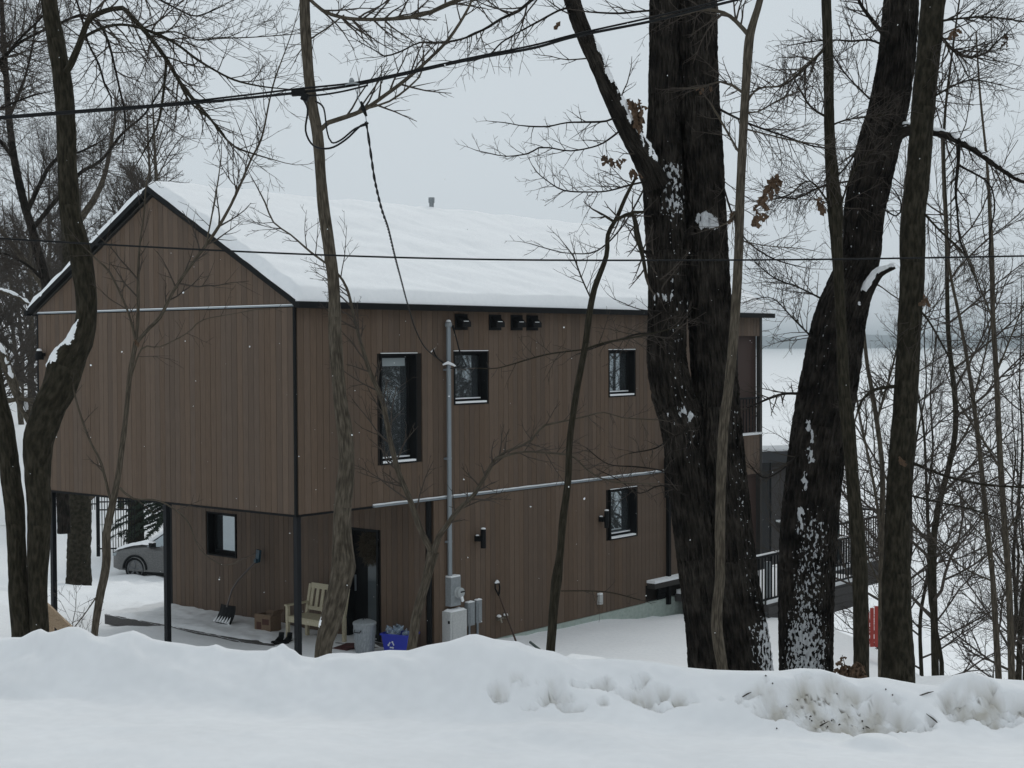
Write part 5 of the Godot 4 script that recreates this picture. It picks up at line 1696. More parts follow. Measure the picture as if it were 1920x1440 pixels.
	stuck_snow(t, Vector3(-1, 0.1, 0.3), 0.93, 2.85, 3.17, 0.2, 9.0, 0.012)
	limb(t, "smooth", [Vector4(-1.669, 7.301, -13, 0.0210), Vector4(-1.584, 7.368, -12.957, 0.0209), Vector4(-1.463, 7.397, -12.908, 0.0208), Vector4(-1.27, 7.452, -12.829, 0.0184), Vector4(-1.079, 7.56, -12.739, 0.0160), Vector4(-0.889, 7.678, -12.646, 0.0159), Vector4(-0.702, 7.815, -12.547, 0.0135), Vector4(-0.518, 7.971, -12.442, 0.0134), Vector4(-0.381, 8.146, -12.342, 0.0111), Vector4(-0.313, 8.263, -12.279, 0.0088), Vector4(-0.244, 8.417, -12.2, 0.0066)], 9, 0.5, 1, 0.1)
	limb(t, "smooth", [Vector4(-1.212, 7.45, -12.7, 0.0091), Vector4(-1.024, 7.496, -12.626, 0.0091), Vector4(-0.861, 7.594, -12.55, 0.0090), Vector4(-0.763, 7.673, -12.499, 0.0067), Vector4(-0.719, 7.796, -12.444, 0.0067), Vector4(-0.724, 7.897, -12.4, 0.0044)], 3, 0.3, 1, 0.1)
	limb(t, "smooth", [Vector4(-1.761, 8.464, -13, 0.0163), Vector4(-1.62, 8.329, -12.935, 0.0162), Vector4(-1.452, 8.259, -12.874, 0.0161), Vector4(-1.31, 8.23, -12.823, 0.0161), Vector4(-1.074, 8.21, -12.74, 0.0160), Vector4(-0.842, 8.209, -12.657, 0.0181), Vector4(-0.657, 8.238, -12.588, 0.0180), Vector4(-0.543, 8.28, -12.542, 0.0202), Vector4(-0.384, 8.331, -12.478, 0.0201), Vector4(-0.205, 8.422, -12.4, 0.0222)], 14, 0.5, 2, 0.1)
	limb(t, "smooth", [Vector4(-1.432, 8.283, -12.9, 0.0069), Vector4(-1.608, 8.186, -13.018, 0.0070), Vector4(-1.761, 8.114, -13.114, 0.0071), Vector4(-1.868, 8.015, -13.2, 0.0047)], 5, 0.4, 1, 0)
	limb(t, "smooth", [Vector4(-1.062, 8.202, -12.7, 0.0046), Vector4(-1.062, 8.094, -12.7, 0.0046), Vector4(-1.068, 8.004, -12.7, 0.0034)], 2, 0.2, 0, 0)
	crown(t)
	t = bare_tree("thin dark bent young tree before the middle of the long wall")
	trunk(t, "mossy", [Vector4(0.329, 2.137, -14, 0.0452), Vector4(0.351, 2.517, -14, 0.0427), Vector4(0.383, 2.947, -14, 0.0427), Vector4(0.414, 3.226, -14, 0.0502), Vector4(0.445, 3.453, -14, 0.0351), Vector4(0.477, 3.806, -14, 0.0351), Vector4(0.524, 4.159, -14, 0.0326), Vector4(0.54, 4.511, -14, 0.0301), Vector4(0.602, 4.963, -14, 0.0301), Vector4(0.689, 5.415, -14, 0.0301), Vector4(0.73, 5.715, -14, 0.0301), Vector4(0.781, 5.965, -14, 0.0276), Vector4(0.892, 6.265, -14, 0.0226), Vector4(0.908, 6.465, -14, 0.0201), Vector4(0.994, 6.629, -14, 0.0201), Vector4(1.074, 6.813, -14, 0.0176), Vector4(1.17, 6.997, -14, 0.0125)])
	limb(t, "mossy", [Vector4(1.235, 6.669, -13.9, 0.0100), Vector4(1.151, 6.664, -13.9, 0.0149), Vector4(1.066, 6.64, -13.9, 0.0174), Vector4(0.952, 6.581, -13.9, 0.0174), Vector4(0.882, 6.626, -13.9, 0.0125), Vector4(0.813, 6.666, -13.9, 0.0100)], 3, 0.25, 1, 0.2)
	limb(t, "mossy", [Vector4(0.994, 6.614, -14, 0.0075), Vector4(1.151, 6.655, -14.082, 0.0202), Vector4(1.188, 6.491, -14.174, 0.0203), Vector4(1.259, 6.28, -14.292, 0.0205), Vector4(1.304, 6.081, -14.4, 0.0155)], 3, 0.3, 1, 0.2)
	limb(t, "mossy", [Vector4(0.689, 5.389, -14, 0.0100), Vector4(0.862, 5.449, -13.879, 0.0099), Vector4(1.098, 5.496, -13.717, 0.0074), Vector4(1.328, 5.543, -13.555, 0.0073), Vector4(1.538, 5.603, -13.4, 0.0048)], 7, 0.4, 1, 0.1)
	limb(t, "mossy", [Vector4(0.689, 5.389, -14, 0.0075), Vector4(0.362, 5.352, -13.786, 0.0074), Vector4(0.163, 5.305, -13.649, 0.0073), Vector4(-0.129, 5.226, -13.443, 0.0048), Vector4(-0.333, 5.229, -13.3, 0.0048)], 7, 0.35, 1, 0.1)
	limb(t, "mossy", [Vector4(0.454, 3.109, -14, 0.0050), Vector4(0.758, 3.069, -14.232, 0.0051), Vector4(0.974, 3.021, -14.393, 0.0052), Vector4(1.251, 2.916, -14.6, 0.0052)], 3, 0.25, 1, 0.1)
	limb(t, "mossy", [Vector4(0.746, 5.865, -14, 0.0075), Vector4(0.658, 6.068, -14.039, 0.0075), Vector4(0.585, 6.271, -14.078, 0.0076), Vector4(0.511, 6.373, -14.1, 0.0051)], 5, 0.4, 1, 0.4)
	crown(t)
	t = bare_tree("slim forked tree before the electric meter, its right arm curving up the wall")
	trunk(t, "smooth", [Vector4(-1.108, 1.909, -15, 0.0538), Vector4(-1.029, 2.37, -15, 0.0484), Vector4(-0.973, 2.723, -15, 0.0484), Vector4(-0.873, 3.075, -15, 0.0457), Vector4(-0.807, 3.345, -15, 0.0591)])
	limb(t, "smooth", [Vector4(-0.807, 3.318, -15, 0.0349), Vector4(-0.87, 3.455, -14.986, 0.0322), Vector4(-0.922, 3.554, -14.976, 0.0295), Vector4(-1.042, 3.904, -14.941, 0.0268), Vector4(-1.13, 4.121, -14.919, 0.0267), Vector4(-1.216, 4.446, -14.888, 0.0267), Vector4(-1.295, 4.875, -14.846, 0.0239), Vector4(-1.432, 5.228, -14.81, 0.0212), Vector4(-1.547, 5.652, -14.768, 0.0159), Vector4(-1.63, 6.005, -14.733, 0.0132), Vector4(-1.758, 6.189, -14.711, 0.0105), Vector4(-1.974, 6.356, -14.685, 0.0105), Vector4(-2.168, 6.528, -14.659, 0.0079), Vector4(-2.332, 6.648, -14.639, 0.0079), Vector4(-2.41, 6.839, -14.619, 0.0079), Vector4(-2.494, 7.01, -14.6, 0.0052)], 20, 0.55, 2, 0.25)
	limb(t, "smooth", [Vector4(-0.807, 3.318, -15, 0.0349), Vector4(-0.749, 3.497, -14.951, 0.0295), Vector4(-0.666, 3.614, -14.913, 0.0267), Vector4(-0.54, 3.792, -14.855, 0.0240), Vector4(-0.394, 3.931, -14.802, 0.0212), Vector4(-0.269, 4.133, -14.738, 0.0185), Vector4(-0.172, 4.301, -14.685, 0.0184), Vector4(-0.072, 4.377, -14.651, 0.0131), Vector4(0.102, 4.448, -14.599, 0.0131), Vector4(0.191, 4.502, -14.57, 0.0104), Vector4(0.259, 4.597, -14.538, 0.0104), Vector4(0.326, 4.651, -14.513, 0.0104), Vector4(0.553, 4.7, -14.448, 0.0078), Vector4(0.686, 4.732, -14.409, 0.0077), Vector4(0.889, 4.78, -14.349, 0.0051), Vector4(1.06, 4.73, -14.297, 0.0051), Vector4(1.389, 4.713, -14.2, 0.0051)], 14, 0.4, 1, 0.1)
	limb(t, "smooth", [Vector4(-0.171, 4.307, -14.6, 0.0131), Vector4(-0.04, 4.358, -14.551, 0.0130), Vector4(0.116, 4.392, -14.494, 0.0104), Vector4(0.271, 4.39, -14.438, 0.0103), Vector4(0.512, 4.375, -14.35, 0.0103), Vector4(0.598, 4.346, -14.317, 0.0077), Vector4(0.713, 4.237, -14.258, 0.0077), Vector4(0.862, 4.15, -14.193, 0.0076), Vector4(1.045, 4.12, -14.123, 0.0076), Vector4(1.368, 4.119, -14, 0.0050)], 9, 0.35, 1, 0.1)
	crown(t)
	t = bare_tree("young three-armed sapling with a dry leaf at its fork, before the gable wall")
	trunk(t, "smooth", [Vector4(-4.286, 1.979, -15, 0.0403), Vector4(-4.242, 2.522, -15, 0.0349), Vector4(-4.183, 2.901, -15, 0.0403), Vector4(-4.115, 3.226, -15, 0.0430), Vector4(-4.105, 3.55, -15, 0.0403), Vector4(-4.037, 3.874, -15, 0.0349), Vector4(-3.991, 4.09, -15, 0.0296), Vector4(-3.933, 4.468, -15, 0.0269), Vector4(-3.891, 4.791, -15, 0.0242), Vector4(-3.849, 5.167, -15, 0.0242), Vector4(-3.787, 5.489, -15, 0.0242)])
	limb(t, "smooth", [Vector4(-3.787, 5.489, -15, 0.0161), Vector4(-3.827, 5.704, -14.958, 0.0107), Vector4(-3.894, 5.917, -14.915, 0.0107), Vector4(-4.008, 6.181, -14.858, 0.0107), Vector4(-4.106, 6.286, -14.829, 0.0080), Vector4(-4.202, 6.39, -14.8, 0.0053)], 4, 0.45, 1, 0.3)
	limb(t, "smooth", [Vector4(-3.781, 5.516, -15, 0.0161), Vector4(-3.758, 5.811, -14.987, 0.0161), Vector4(-3.751, 6.105, -14.973, 0.0161), Vector4(-3.727, 6.451, -14.957, 0.0107), Vector4(-3.677, 6.77, -14.943, 0.0080), Vector4(-3.643, 7.088, -14.928, 0.0080), Vector4(-3.557, 7.351, -14.915, 0.0053), Vector4(-3.454, 7.667, -14.9, 0.0053)], 6, 0.55, 1, 0.3)
	limb(t, "smooth", [Vector4(-3.77, 5.489, -15, 0.0188), Vector4(-3.636, 5.622, -14.939, 0.0187), Vector4(-3.515, 5.727, -14.887, 0.0187), Vector4(-3.388, 5.937, -14.806, 0.0159), Vector4(-3.234, 6.144, -14.72, 0.0158), Vector4(-3.055, 6.348, -14.628, 0.0157), Vector4(-2.847, 6.599, -14.517, 0.0156), Vector4(-2.668, 6.871, -14.402, 0.0129), Vector4(-2.485, 7.212, -14.263, 0.0102), Vector4(-2.368, 7.403, -14.181, 0.0102), Vector4(-2.268, 7.734, -14.051, 0.0076), Vector4(-2.204, 7.92, -13.975, 0.0075), Vector4(-2.086, 8.171, -13.868, 0.0050), Vector4(-2.01, 8.328, -13.8, 0.0049)], 13, 0.6, 1, 0.3)
	limb(t, "smooth", [Vector4(-2.955, 6.385, -14.4, 0.0077), Vector4(-2.877, 6.715, -14.362, 0.0077), Vector4(-2.804, 7.068, -14.32, 0.0051), Vector4(-2.773, 7.244, -14.3, 0.0051)], 2, 0.35, 1, 0.5)
	limb(t, "smooth", [Vector4(-4.038, 3.766, -15, 0.0134), Vector4(-4.141, 4.256, -14.966, 0.0134), Vector4(-4.241, 4.472, -14.95, 0.0107), Vector4(-4.339, 4.769, -14.928, 0.0107), Vector4(-4.395, 5.011, -14.911, 0.0080), Vector4(-4.406, 5.172, -14.9, 0.0053)], 4, 0.3, 1, 0.2)
	limb(t, "smooth", [Vector4(-3.965, 4.009, -15, 0.0134), Vector4(-3.815, 3.907, -14.934, 0.0107), Vector4(-3.522, 3.89, -14.829, 0.0080), Vector4(-3.23, 3.716, -14.703, 0.0079), Vector4(-3.074, 3.441, -14.578, 0.0052), Vector4(-2.818, 3.299, -14.466, 0.0052), Vector4(-2.65, 3.36, -14.4, 0.0052)], 2, 0.3, 1, 0.1)
	limb(t, "smooth", [Vector4(-4.166, 2.982, -15, 0.0081), Vector4(-4.295, 2.762, -14.874, 0.0053), Vector4(-4.381, 2.642, -14.8, 0.0053)], 2, 0.25, 0, 0.2)
	limb(t, "smooth", [Vector4(-3.873, 5.006, -15, 0.0081), Vector4(-3.683, 5.409, -14.797, 0.0080), Vector4(-3.476, 5.434, -14.706, 0.0053), Vector4(-3.18, 5.563, -14.562, 0.0052), Vector4(-3.001, 5.691, -14.462, 0.0052), Vector4(-2.66, 5.748, -14.305, 0.0038), Vector4(-2.437, 5.785, -14.2, 0.0038)], 4, 0.4, 1, 0.1)
	dry_leaves(t, [Vector3(-3.777, 5.505, -14.9)], 3, 0.08, Vector3(0.02, 0.01, 0.01))
	crown(t)
	t = bare_tree("massive twin-stemmed dark oak with a snowy scar, before the far end of the long wall")
	trunk(t, "oak", [Vector4(2.204, 1.483, -16, 0.2724), Vector4(2.118, 1.948, -16, 0.2294), Vector4(2.073, 2.353, -16, 0.2065), Vector4(1.976, 3.163, -16, 0.2065), Vector4(1.902, 3.798, -16, 0.2065), Vector4(1.852, 4.259, -16, 0.2122), Vector4(1.823, 4.604, -16, 0.2294), Vector4(1.732, 4.891, -16, 0.2237), Vector4(1.675, 5.179, -16, 0.2122), Vector4(1.665, 5.465, -16, 0.2065), Vector4(1.677, 5.923, -16, 0.2065), Vector4(1.667, 6.381, -16, 0.2122), Vector4(1.645, 6.838, -16, 0.2179), Vector4(1.629, 7.237, -16, 0.2122), Vector4(1.635, 7.521, -16, 0.1892), Vector4(1.636, 7.976, -16, 0.1606), Vector4(1.637, 8.544, -16, 0.1548), Vector4(1.638, 9.111, -16, 0.1491), Vector4(1.629, 9.959, -16, 0.1319), Vector4(1.608, 10.805, -16, 0.1090)])
	stuck_snow(t, Vector3(0.0, 0.2, 1), 0.90, 4.54, 4.83, 0.7, 13.0)
	stuck_snow(t, Vector3(-0.45, 0.4, 0.9), 0.88, 5.79, 6.05, 0.7, 13.0)
	stuck_snow(t, Vector3(0.3, 0, 1), 1.22, 3.98, 6.96, 0.45, 26.0)
	stuck_snow(t, Vector3(0.5, 0, 1), 1.02, 6.68, 7.47, 0.5, 22.0)
	trunk(t, "oak", [Vector4(2.533, 1.445, -16.15, 0.3415), Vector4(2.499, 1.913, -16.15, 0.3184), Vector4(2.453, 2.323, -16.15, 0.3068), Vector4(2.372, 2.907, -16.15, 0.2894), Vector4(2.326, 3.373, -16.15, 0.2836), Vector4(2.28, 3.839, -16.15, 0.2778), Vector4(2.246, 4.304, -16.15, 0.2663), Vector4(2.217, 4.768, -16.15, 0.2547), Vector4(2.189, 5.232, -16.15, 0.2431), Vector4(2.155, 5.695, -16.15, 0.2373), Vector4(2.121, 6.272, -16.15, 0.2315), Vector4(2.099, 6.733, -16.15, 0.2315), Vector4(2.076, 7.194, -16.15, 0.2315), Vector4(2.043, 7.711, -16.15, 0.2315), Vector4(2.015, 8.285, -16.15, 0.2258), Vector4(2.004, 8.801, -16.15, 0.2258), Vector4(1.999, 9.144, -16.15, 0.2258), Vector4(2, 10, -16.15, 0.2026), Vector4(2.014, 10.968, -16.15, 0.1737)])
	stuck_snow(t, Vector3(0.85, 0, 0.5), 0.99, 0.0, 2.54, 0.6, 22.0)
	stuck_snow(t, Vector3(0.6, 0, 0.8), 1.24, 2.02, 4.9, 0.48, 28.0)
	stuck_snow(t, Vector3(-0.1, 0.1, 1), 0.85, 6.64, 6.87, 0.4, 6.0, 0.03, 0.05)
	limb(t, "oak", [Vector4(1.546, 7.102, -15.8, 0.1416), Vector4(1.429, 7.349, -15.746, 0.1242), Vector4(1.301, 7.567, -15.697, 0.1125), Vector4(1.158, 7.81, -15.641, 0.0953), Vector4(1.015, 8.105, -15.575, 0.0893), Vector4(0.902, 8.344, -15.521, 0.0834), Vector4(0.789, 8.582, -15.467, 0.0832), Vector4(0.689, 8.817, -15.415, 0.0829), Vector4(0.622, 9.025, -15.369, 0.0826), Vector4(0.511, 9.385, -15.29, 0.0767), Vector4(0.402, 9.792, -15.2, 0.0654)], 4, 0.6, 2, 0.1)
	stuck_snow(t, Vector3(0.75, 0.6, 0.35), 0.86, 7.25, 8.67, 0.6, 6.0, 0.02)
	limb(t, "oak", [Vector4(0.572, 9.093, -15.2, 0.0218), Vector4(0.396, 9.011, -15.12, 0.0190), Vector4(0.217, 8.895, -15.032, 0.0162), Vector4(0.088, 8.773, -14.96, 0.0161), Vector4(-0.088, 8.676, -14.875, 0.0133), Vector4(-0.21, 8.584, -14.811, 0.0133), Vector4(-0.335, 8.508, -14.748, 0.0106), Vector4(-0.47, 8.438, -14.682, 0.0105), Vector4(-0.675, 8.383, -14.587, 0.0105), Vector4(-0.878, 8.365, -14.494, 0.0078), Vector4(-1.062, 8.26, -14.399, 0.0077), Vector4(-1.21, 8.206, -14.327, 0.0077), Vector4(-1.307, 8.257, -14.272, 0.0051), Vector4(-1.437, 8.319, -14.2, 0.0051)], 17, 0.55, 2, 0.15)
	limb(t, "oak", [Vector4(0.646, 8.89, -15.3, 0.0137), Vector4(0.49, 8.824, -15.197, 0.0109), Vector4(0.286, 8.685, -15.047, 0.0108), Vector4(0.086, 8.548, -14.898, 0.0080), Vector4(-0.089, 8.415, -14.76, 0.0079), Vector4(-0.209, 8.273, -14.645, 0.0079), Vector4(-0.398, 8.186, -14.507, 0.0052), Vector4(-0.55, 8.166, -14.4, 0.0052)], 8, 0.45, 1, 0.15)
	limb(t, "oak", [Vector4(1.155, 7.832, -15.6, 0.0112), Vector4(0.993, 7.751, -15.501, 0.0111), Vector4(0.782, 7.723, -15.38, 0.0110), Vector4(0.574, 7.701, -15.26, 0.0082), Vector4(0.375, 7.646, -15.141, 0.0081), Vector4(0.19, 7.631, -15.03, 0.0081), Vector4(0.082, 7.633, -14.965, 0.0054), Vector4(-0.056, 7.647, -14.878, 0.0053), Vector4(-0.183, 7.647, -14.8, 0.0040)], 8, 0.3, 1, 0.1)
	limb(t, "oak", [Vector4(1.182, 7.704, -15.6, 0.0112), Vector4(1.065, 7.599, -15.52, 0.0111), Vector4(0.893, 7.486, -15.412, 0.0083), Vector4(0.611, 7.413, -15.256, 0.0082), Vector4(0.39, 7.43, -15.132, 0.0081), Vector4(0.281, 7.422, -15.071, 0.0081), Vector4(0.172, 7.355, -15.001, 0.0081), Vector4(-0.042, 7.314, -14.878, 0.0053), Vector4(-0.2, 7.329, -14.785, 0.0053), Vector4(-0.34, 7.35, -14.7, 0.0040)], 11, 0.35, 1, 0.15)
	limb(t, "oak", [Vector4(1.432, 7.137, -15.6, 0.0112), Vector4(1.227, 7.086, -15.479, 0.0111), Vector4(0.996, 7.012, -15.339, 0.0082), Vector4(0.787, 6.989, -15.214, 0.0082), Vector4(0.532, 6.991, -15.059, 0.0081), Vector4(0.368, 7.07, -14.942, 0.0054), Vector4(0.26, 7.15, -14.853, 0.0053), Vector4(0.211, 7.213, -14.8, 0.0040)], 15, 0.45, 2, 0.1)
	limb(t, "oak", [Vector4(1.568, 5.911, -15.6, 0.0140), Vector4(1.472, 6.349, -15.457, 0.0222), Vector4(1.358, 6.402, -15.418, 0.0193), Vector4(1.315, 6.564, -15.364, 0.0165), Vector4(1.256, 6.75, -15.3, 0.0110)], 6, 0.4, 1, 0.2)
	limb(t, "oak", [Vector4(1.46, 7.192, -15.6, 0.0112), Vector4(1.154, 6.666, -15.258, 0.0082), Vector4(0.866, 6.38, -15.023, 0.0081), Vector4(0.591, 6.344, -14.857, 0.0053), Vector4(0.429, 6.365, -14.756, 0.0053), Vector4(0.189, 6.424, -14.6, 0.0039)], 9, 0.4, 1, 0.1)
	limb(t, "oak", [Vector4(1.679, 5.464, -15.6, 0.0140), Vector4(1.375, 5.547, -15.323, 0.0110), Vector4(1.023, 5.466, -14.995, 0.0081), Vector4(0.629, 5.336, -14.6, 0.0052)], 7, 0.35, 1, 0.0)
	limb(t, "oak", [Vector4(1.721, 4.073, -15.5, 0.0111), Vector4(1.479, 4.147, -15.296, 0.0082), Vector4(1.243, 4.192, -15.096, 0.0081), Vector4(0.956, 4.24, -14.848, 0.0053), Vector4(0.731, 4.418, -14.6, 0.0052)], 8, 0.35, 1, 0.0)
	limb(t, "oak", [Vector4(1.832, 3.849, -15.5, 0.0111), Vector4(1.536, 3.978, -15.329, 0.0082), Vector4(1.304, 3.91, -15.193, 0.0054), Vector4(1.076, 4.062, -15.042, 0.0054), Vector4(0.852, 4.183, -14.9, 0.0040)], 7, 0.35, 1, 0.0)
	limb(t, "oak", [Vector4(1.944, 4.573, -15.5, 0.0111), Vector4(1.641, 4.477, -15.271, 0.0082), Vector4(1.462, 4.379, -15.117, 0.0081), Vector4(1.173, 4.342, -14.9, 0.0053)], 8, 0.35, 1, 0.0)
	limb(t, "oak", [Vector4(2.126, 5.63, -15.6, 0.0112), Vector4(1.883, 5.684, -15.433, 0.0083), Vector4(1.584, 5.763, -15.222, 0.0082), Vector4(1.294, 5.787, -15.018, 0.0054), Vector4(1.011, 5.889, -14.8, 0.0040)], 6, 0.35, 1, 0.1)
	limb(t, "oak", [Vector4(2.184, 7.974, -16, 0.0143), Vector4(2.494, 7.772, -15.797, 0.0113), Vector4(2.848, 7.598, -15.573, 0.0112), Vector4(3.143, 7.46, -15.382, 0.0083), Vector4(3.431, 7.408, -15.2, 0.0054)], 12, 0.5, 2, 0.1)
	limb(t, "oak", [Vector4(2.212, 7.348, -16, 0.0115), Vector4(2.396, 6.64, -15.713, 0.0084), Vector4(2.676, 6.348, -15.544, 0.0084), Vector4(2.982, 6.228, -15.4, 0.0055)], 8, 0.5, 2, 0.1)
	limb(t, "oak", [Vector4(2.158, 8.685, -15.6, 0.0112), Vector4(1.841, 8.83, -15.501, 0.0083), Vector4(1.501, 8.866, -15.405, 0.0110), Vector4(1.108, 8.816, -15.295, 0.0110), Vector4(0.777, 8.812, -15.2, 0.0082)], 6, 0.4, 1, 0.1)
	dry_leaves(t, [Vector3(1.322, 7.886, -15.6), Vector3(1.311, 7.792, -15.6), Vector3(1.283, 7.942, -15.6)], 12, 0.11, Vector3(0.06, 0.1, 0.05))
	dry_leaves(t, [Vector3(1.119, 7.348, -15.5), Vector3(1.008, 7.376, -15.5), Vector3(1.281, 7.249, -15.6)], 6, 0.09, Vector3(0.06, 0.03, 0.04))
	dry_leaves(t, [Vector3(0.514, 8.749, -15.3)], 2, 0.1, Vector3(0.01, 0.03, 0.02))
	dry_leaves(t, [Vector3(2.02, 8.07, -15.4)], 5, 0.08, Vector3(0.06, 0.02, 0.02))
	crown(t)
	dense = 2.7
	t = bare_tree("slim straight brown tree growing directly in front of the twin-stemmed oak")
	trunk(t, "smooth", [Vector4(1.852, 2.223, -13, 0.0466), Vector4(1.838, 2.577, -13, 0.0466), Vector4(1.796, 2.836, -13, 0.0513), Vector4(1.787, 3.071, -13, 0.0466), Vector4(1.816, 3.399, -13, 0.0443), Vector4(1.816, 3.775, -13, 0.0443), Vector4(1.826, 4.243, -13, 0.0443), Vector4(1.85, 4.71, -13, 0.0443), Vector4(1.902, 5.13, -13, 0.0419), Vector4(1.949, 5.642, -13, 0.0419), Vector4(1.982, 6.246, -13, 0.0396), Vector4(1.996, 6.756, -13, 0.0396), Vector4(2.025, 7.311, -13, 0.0373), Vector4(2.044, 7.634, -13, 0.0373), Vector4(2.072, 8.049, -13, 0.0396), Vector4(2.114, 8.233, -13, 0.0326), Vector4(2.169, 8.417, -13, 0.0280), Vector4(2.239, 8.784, -13, 0.0233), Vector4(2.285, 9.151, -13, 0.0186)])
	limb(t, "smooth", [Vector4(2.072, 8.113, -13, 0.0210), Vector4(1.972, 8.25, -13.074, 0.0187), Vector4(1.873, 8.337, -13.132, 0.0165), Vector4(1.71, 8.383, -13.21, 0.0118), Vector4(1.487, 8.352, -13.317, 0.0072), Vector4(1.305, 8.371, -13.4, 0.0048)], 8, 0.45, 2, 0.1)
	limb(t, "smooth", [Vector4(2.03, 7.611, -13, 0.0140), Vector4(1.937, 7.692, -13.065, 0.0117), Vector4(1.839, 7.735, -13.124, 0.0094), Vector4(1.664, 7.698, -13.226, 0.0071), Vector4(1.531, 7.711, -13.3, 0.0048)], 6, 0.35, 1, 0.1)
	limb(t, "smooth", [Vector4(2.044, 7.496, -13, 0.0093), Vector4(2.138, 7.648, -12.952, 0.0070), Vector4(2.314, 7.653, -12.905, 0.0069), Vector4(2.487, 7.788, -12.845, 0.0069), Vector4(2.615, 7.892, -12.8, 0.0046)], 9, 0.4, 1, 0.1)
	limb(t, "smooth", [Vector4(2.006, 7.45, -13, 0.0093), Vector4(2.137, 7.441, -12.95, 0.0070), Vector4(2.287, 7.521, -12.882, 0.0069), Vector4(2.478, 7.598, -12.8, 0.0046)], 8, 0.35, 1, 0.1)
	limb(t, "smooth", [Vector4(1.997, 7.08, -13, 0.0093), Vector4(1.808, 7.439, -13.075, 0.0094), Vector4(1.741, 7.56, -13.1, 0.0070)], 4, 0.35, 1, 0.1)
	limb(t, "smooth", [Vector4(2.006, 7.311, -13, 0.0093), Vector4(2.18, 7.254, -12.929, 0.0070), Vector4(2.394, 7.185, -12.84, 0.0069), Vector4(2.731, 7.106, -12.7, 0.0046)], 9, 0.4, 1, 0.0)
	limb(t, "smooth", [Vector4(1.987, 6.339, -13, 0.0070), Vector4(2.17, 6.283, -12.871, 0.0046), Vector4(2.413, 6.247, -12.7, 0.0046)], 6, 0.4, 1, 0.0)
	limb(t, "smooth", [Vector4(1.987, 6.617, -13, 0.0070), Vector4(1.85, 6.469, -12.889, 0.0069), Vector4(1.7, 6.417, -12.8, 0.0046)], 4, 0.35, 1, 0.0)
	dry_leaves(t, [Vector3(2.271, 6.856, -13), Vector3(2.201, 6.699, -13), Vector3(2.145, 6.579, -13), Vector3(2.261, 6.824, -13)], 9, 0.1, Vector3(0.04, 0.06, 0.04))
	dry_leaves(t, [Vector3(1.927, 6.594, -13), Vector3(2.693, 6.669, -13)], 6, 0.09, Vector3(0.03, 0.04, 0.03))
	crown(t)
	t = bare_tree("dark oak leaning to the lake, its foot plastered with wind-blown snow")
	trunk(t, "oak", [Vector4(3.359, 1.17, -17, 0.3229), Vector4(3.359, 1.725, -17, 0.3047), Vector4(3.365, 2.647, -17, 0.3108), Vector4(3.396, 3.26, -17, 0.3199), Vector4(3.45, 3.872, -17, 0.3168), Vector4(3.529, 4.483, -17, 0.3229), Vector4(3.645, 5.093, -17, 0.3229), Vector4(3.742, 5.701, -17, 0.2955), Vector4(3.9, 6.187, -17, 0.2437), Vector4(3.991, 6.49, -17, 0.2194), Vector4(4.021, 6.914, -17, 0.2254), Vector4(4.105, 7.338, -17, 0.2346), Vector4(4.19, 7.701, -17, 0.2315), Vector4(4.286, 8.063, -17, 0.2194), Vector4(4.352, 8.425, -17, 0.2133), Vector4(4.4, 8.786, -17, 0.2072), Vector4(4.441, 9.328, -17, 0.1950), Vector4(4.513, 10.049, -17, 0.1706), Vector4(4.619, 11.007, -17, 0.1401)])
	stuck_snow(t, Vector3(-0.25, 0, 1), 0.90, 0.0, 2.91, 0.62, 24.0, 0.012, 0.8)
	stuck_snow(t, Vector3(-0.1, 0, 1), 1.12, 0.0, 3.89, 0.6, 26.0, 0.012, 0.5)
	stuck_snow(t, Vector3(-0.52, 0, 0.855), 1.012, 3.22, 4.69, 0.09, 7.0, 0.02)
	stuck_snow(t, Vector3(-0.6, 0, 0.8), 1.24, 3.89, 7.54, 0.42, 26.0)
	limb(t, "oak", [Vector4(4.19, 7.519, -17, 0.1341), Vector4(4.294, 7.74, -16.935, 0.1093), Vector4(4.416, 7.829, -16.894, 0.0848), Vector4(4.54, 7.842, -16.861, 0.0604), Vector4(4.736, 7.804, -16.807, 0.0422), Vector4(4.88, 7.767, -16.767, 0.0391), Vector4(5.028, 7.677, -16.721, 0.0360), Vector4(5.192, 7.574, -16.67, 0.0329), Vector4(5.369, 7.423, -16.608, 0.0298), Vector4(5.55, 7.28, -16.546, 0.0267), Vector4(5.7, 7.203, -16.5, 0.0237), Vector4(6.047, 7.115, -16.4, 0.0176)], 10, 0.6, 2, 0.1)
	stuck_snow(t, Vector3(0, 1, 0.3), 0.75, 3.0, 12.0, 0.5, 9.0, 0.02)
	limb(t, "oak", [Vector4(4.98, 7.643, -16.6, 0.0208), Vector4(4.97, 7.464, -16.586, 0.0208), Vector4(4.942, 7.226, -16.567, 0.0178), Vector4(4.933, 7.107, -16.558, 0.0148), Vector4(4.946, 6.869, -16.539, 0.0119), Vector4(4.969, 6.572, -16.515, 0.0118), Vector4(5.036, 6.394, -16.5, 0.0089)], 5, 0.4, 1, 0.1)
	limb(t, "oak", [Vector4(4.981, 7.407, -16.6, 0.0149), Vector4(5.075, 7.361, -16.617, 0.0119), Vector4(5.289, 7.252, -16.655, 0.0119), Vector4(5.373, 7.158, -16.675, 0.0090), Vector4(5.417, 6.924, -16.714, 0.0090), Vector4(5.383, 6.689, -16.754, 0.0090), Vector4(5.386, 6.411, -16.8, 0.0090)], 6, 0.4, 1, 0.1)
	limb(t, "oak", [Vector4(3.847, 5.639, -16.9, 0.1030), Vector4(3.952, 5.908, -16.831, 0.0845), Vector4(4.042, 6.086, -16.783, 0.0722), Vector4(4.14, 6.222, -16.742, 0.0480), Vector4(4.297, 6.291, -16.7, 0.0269)], 0, 0, 0, 0)
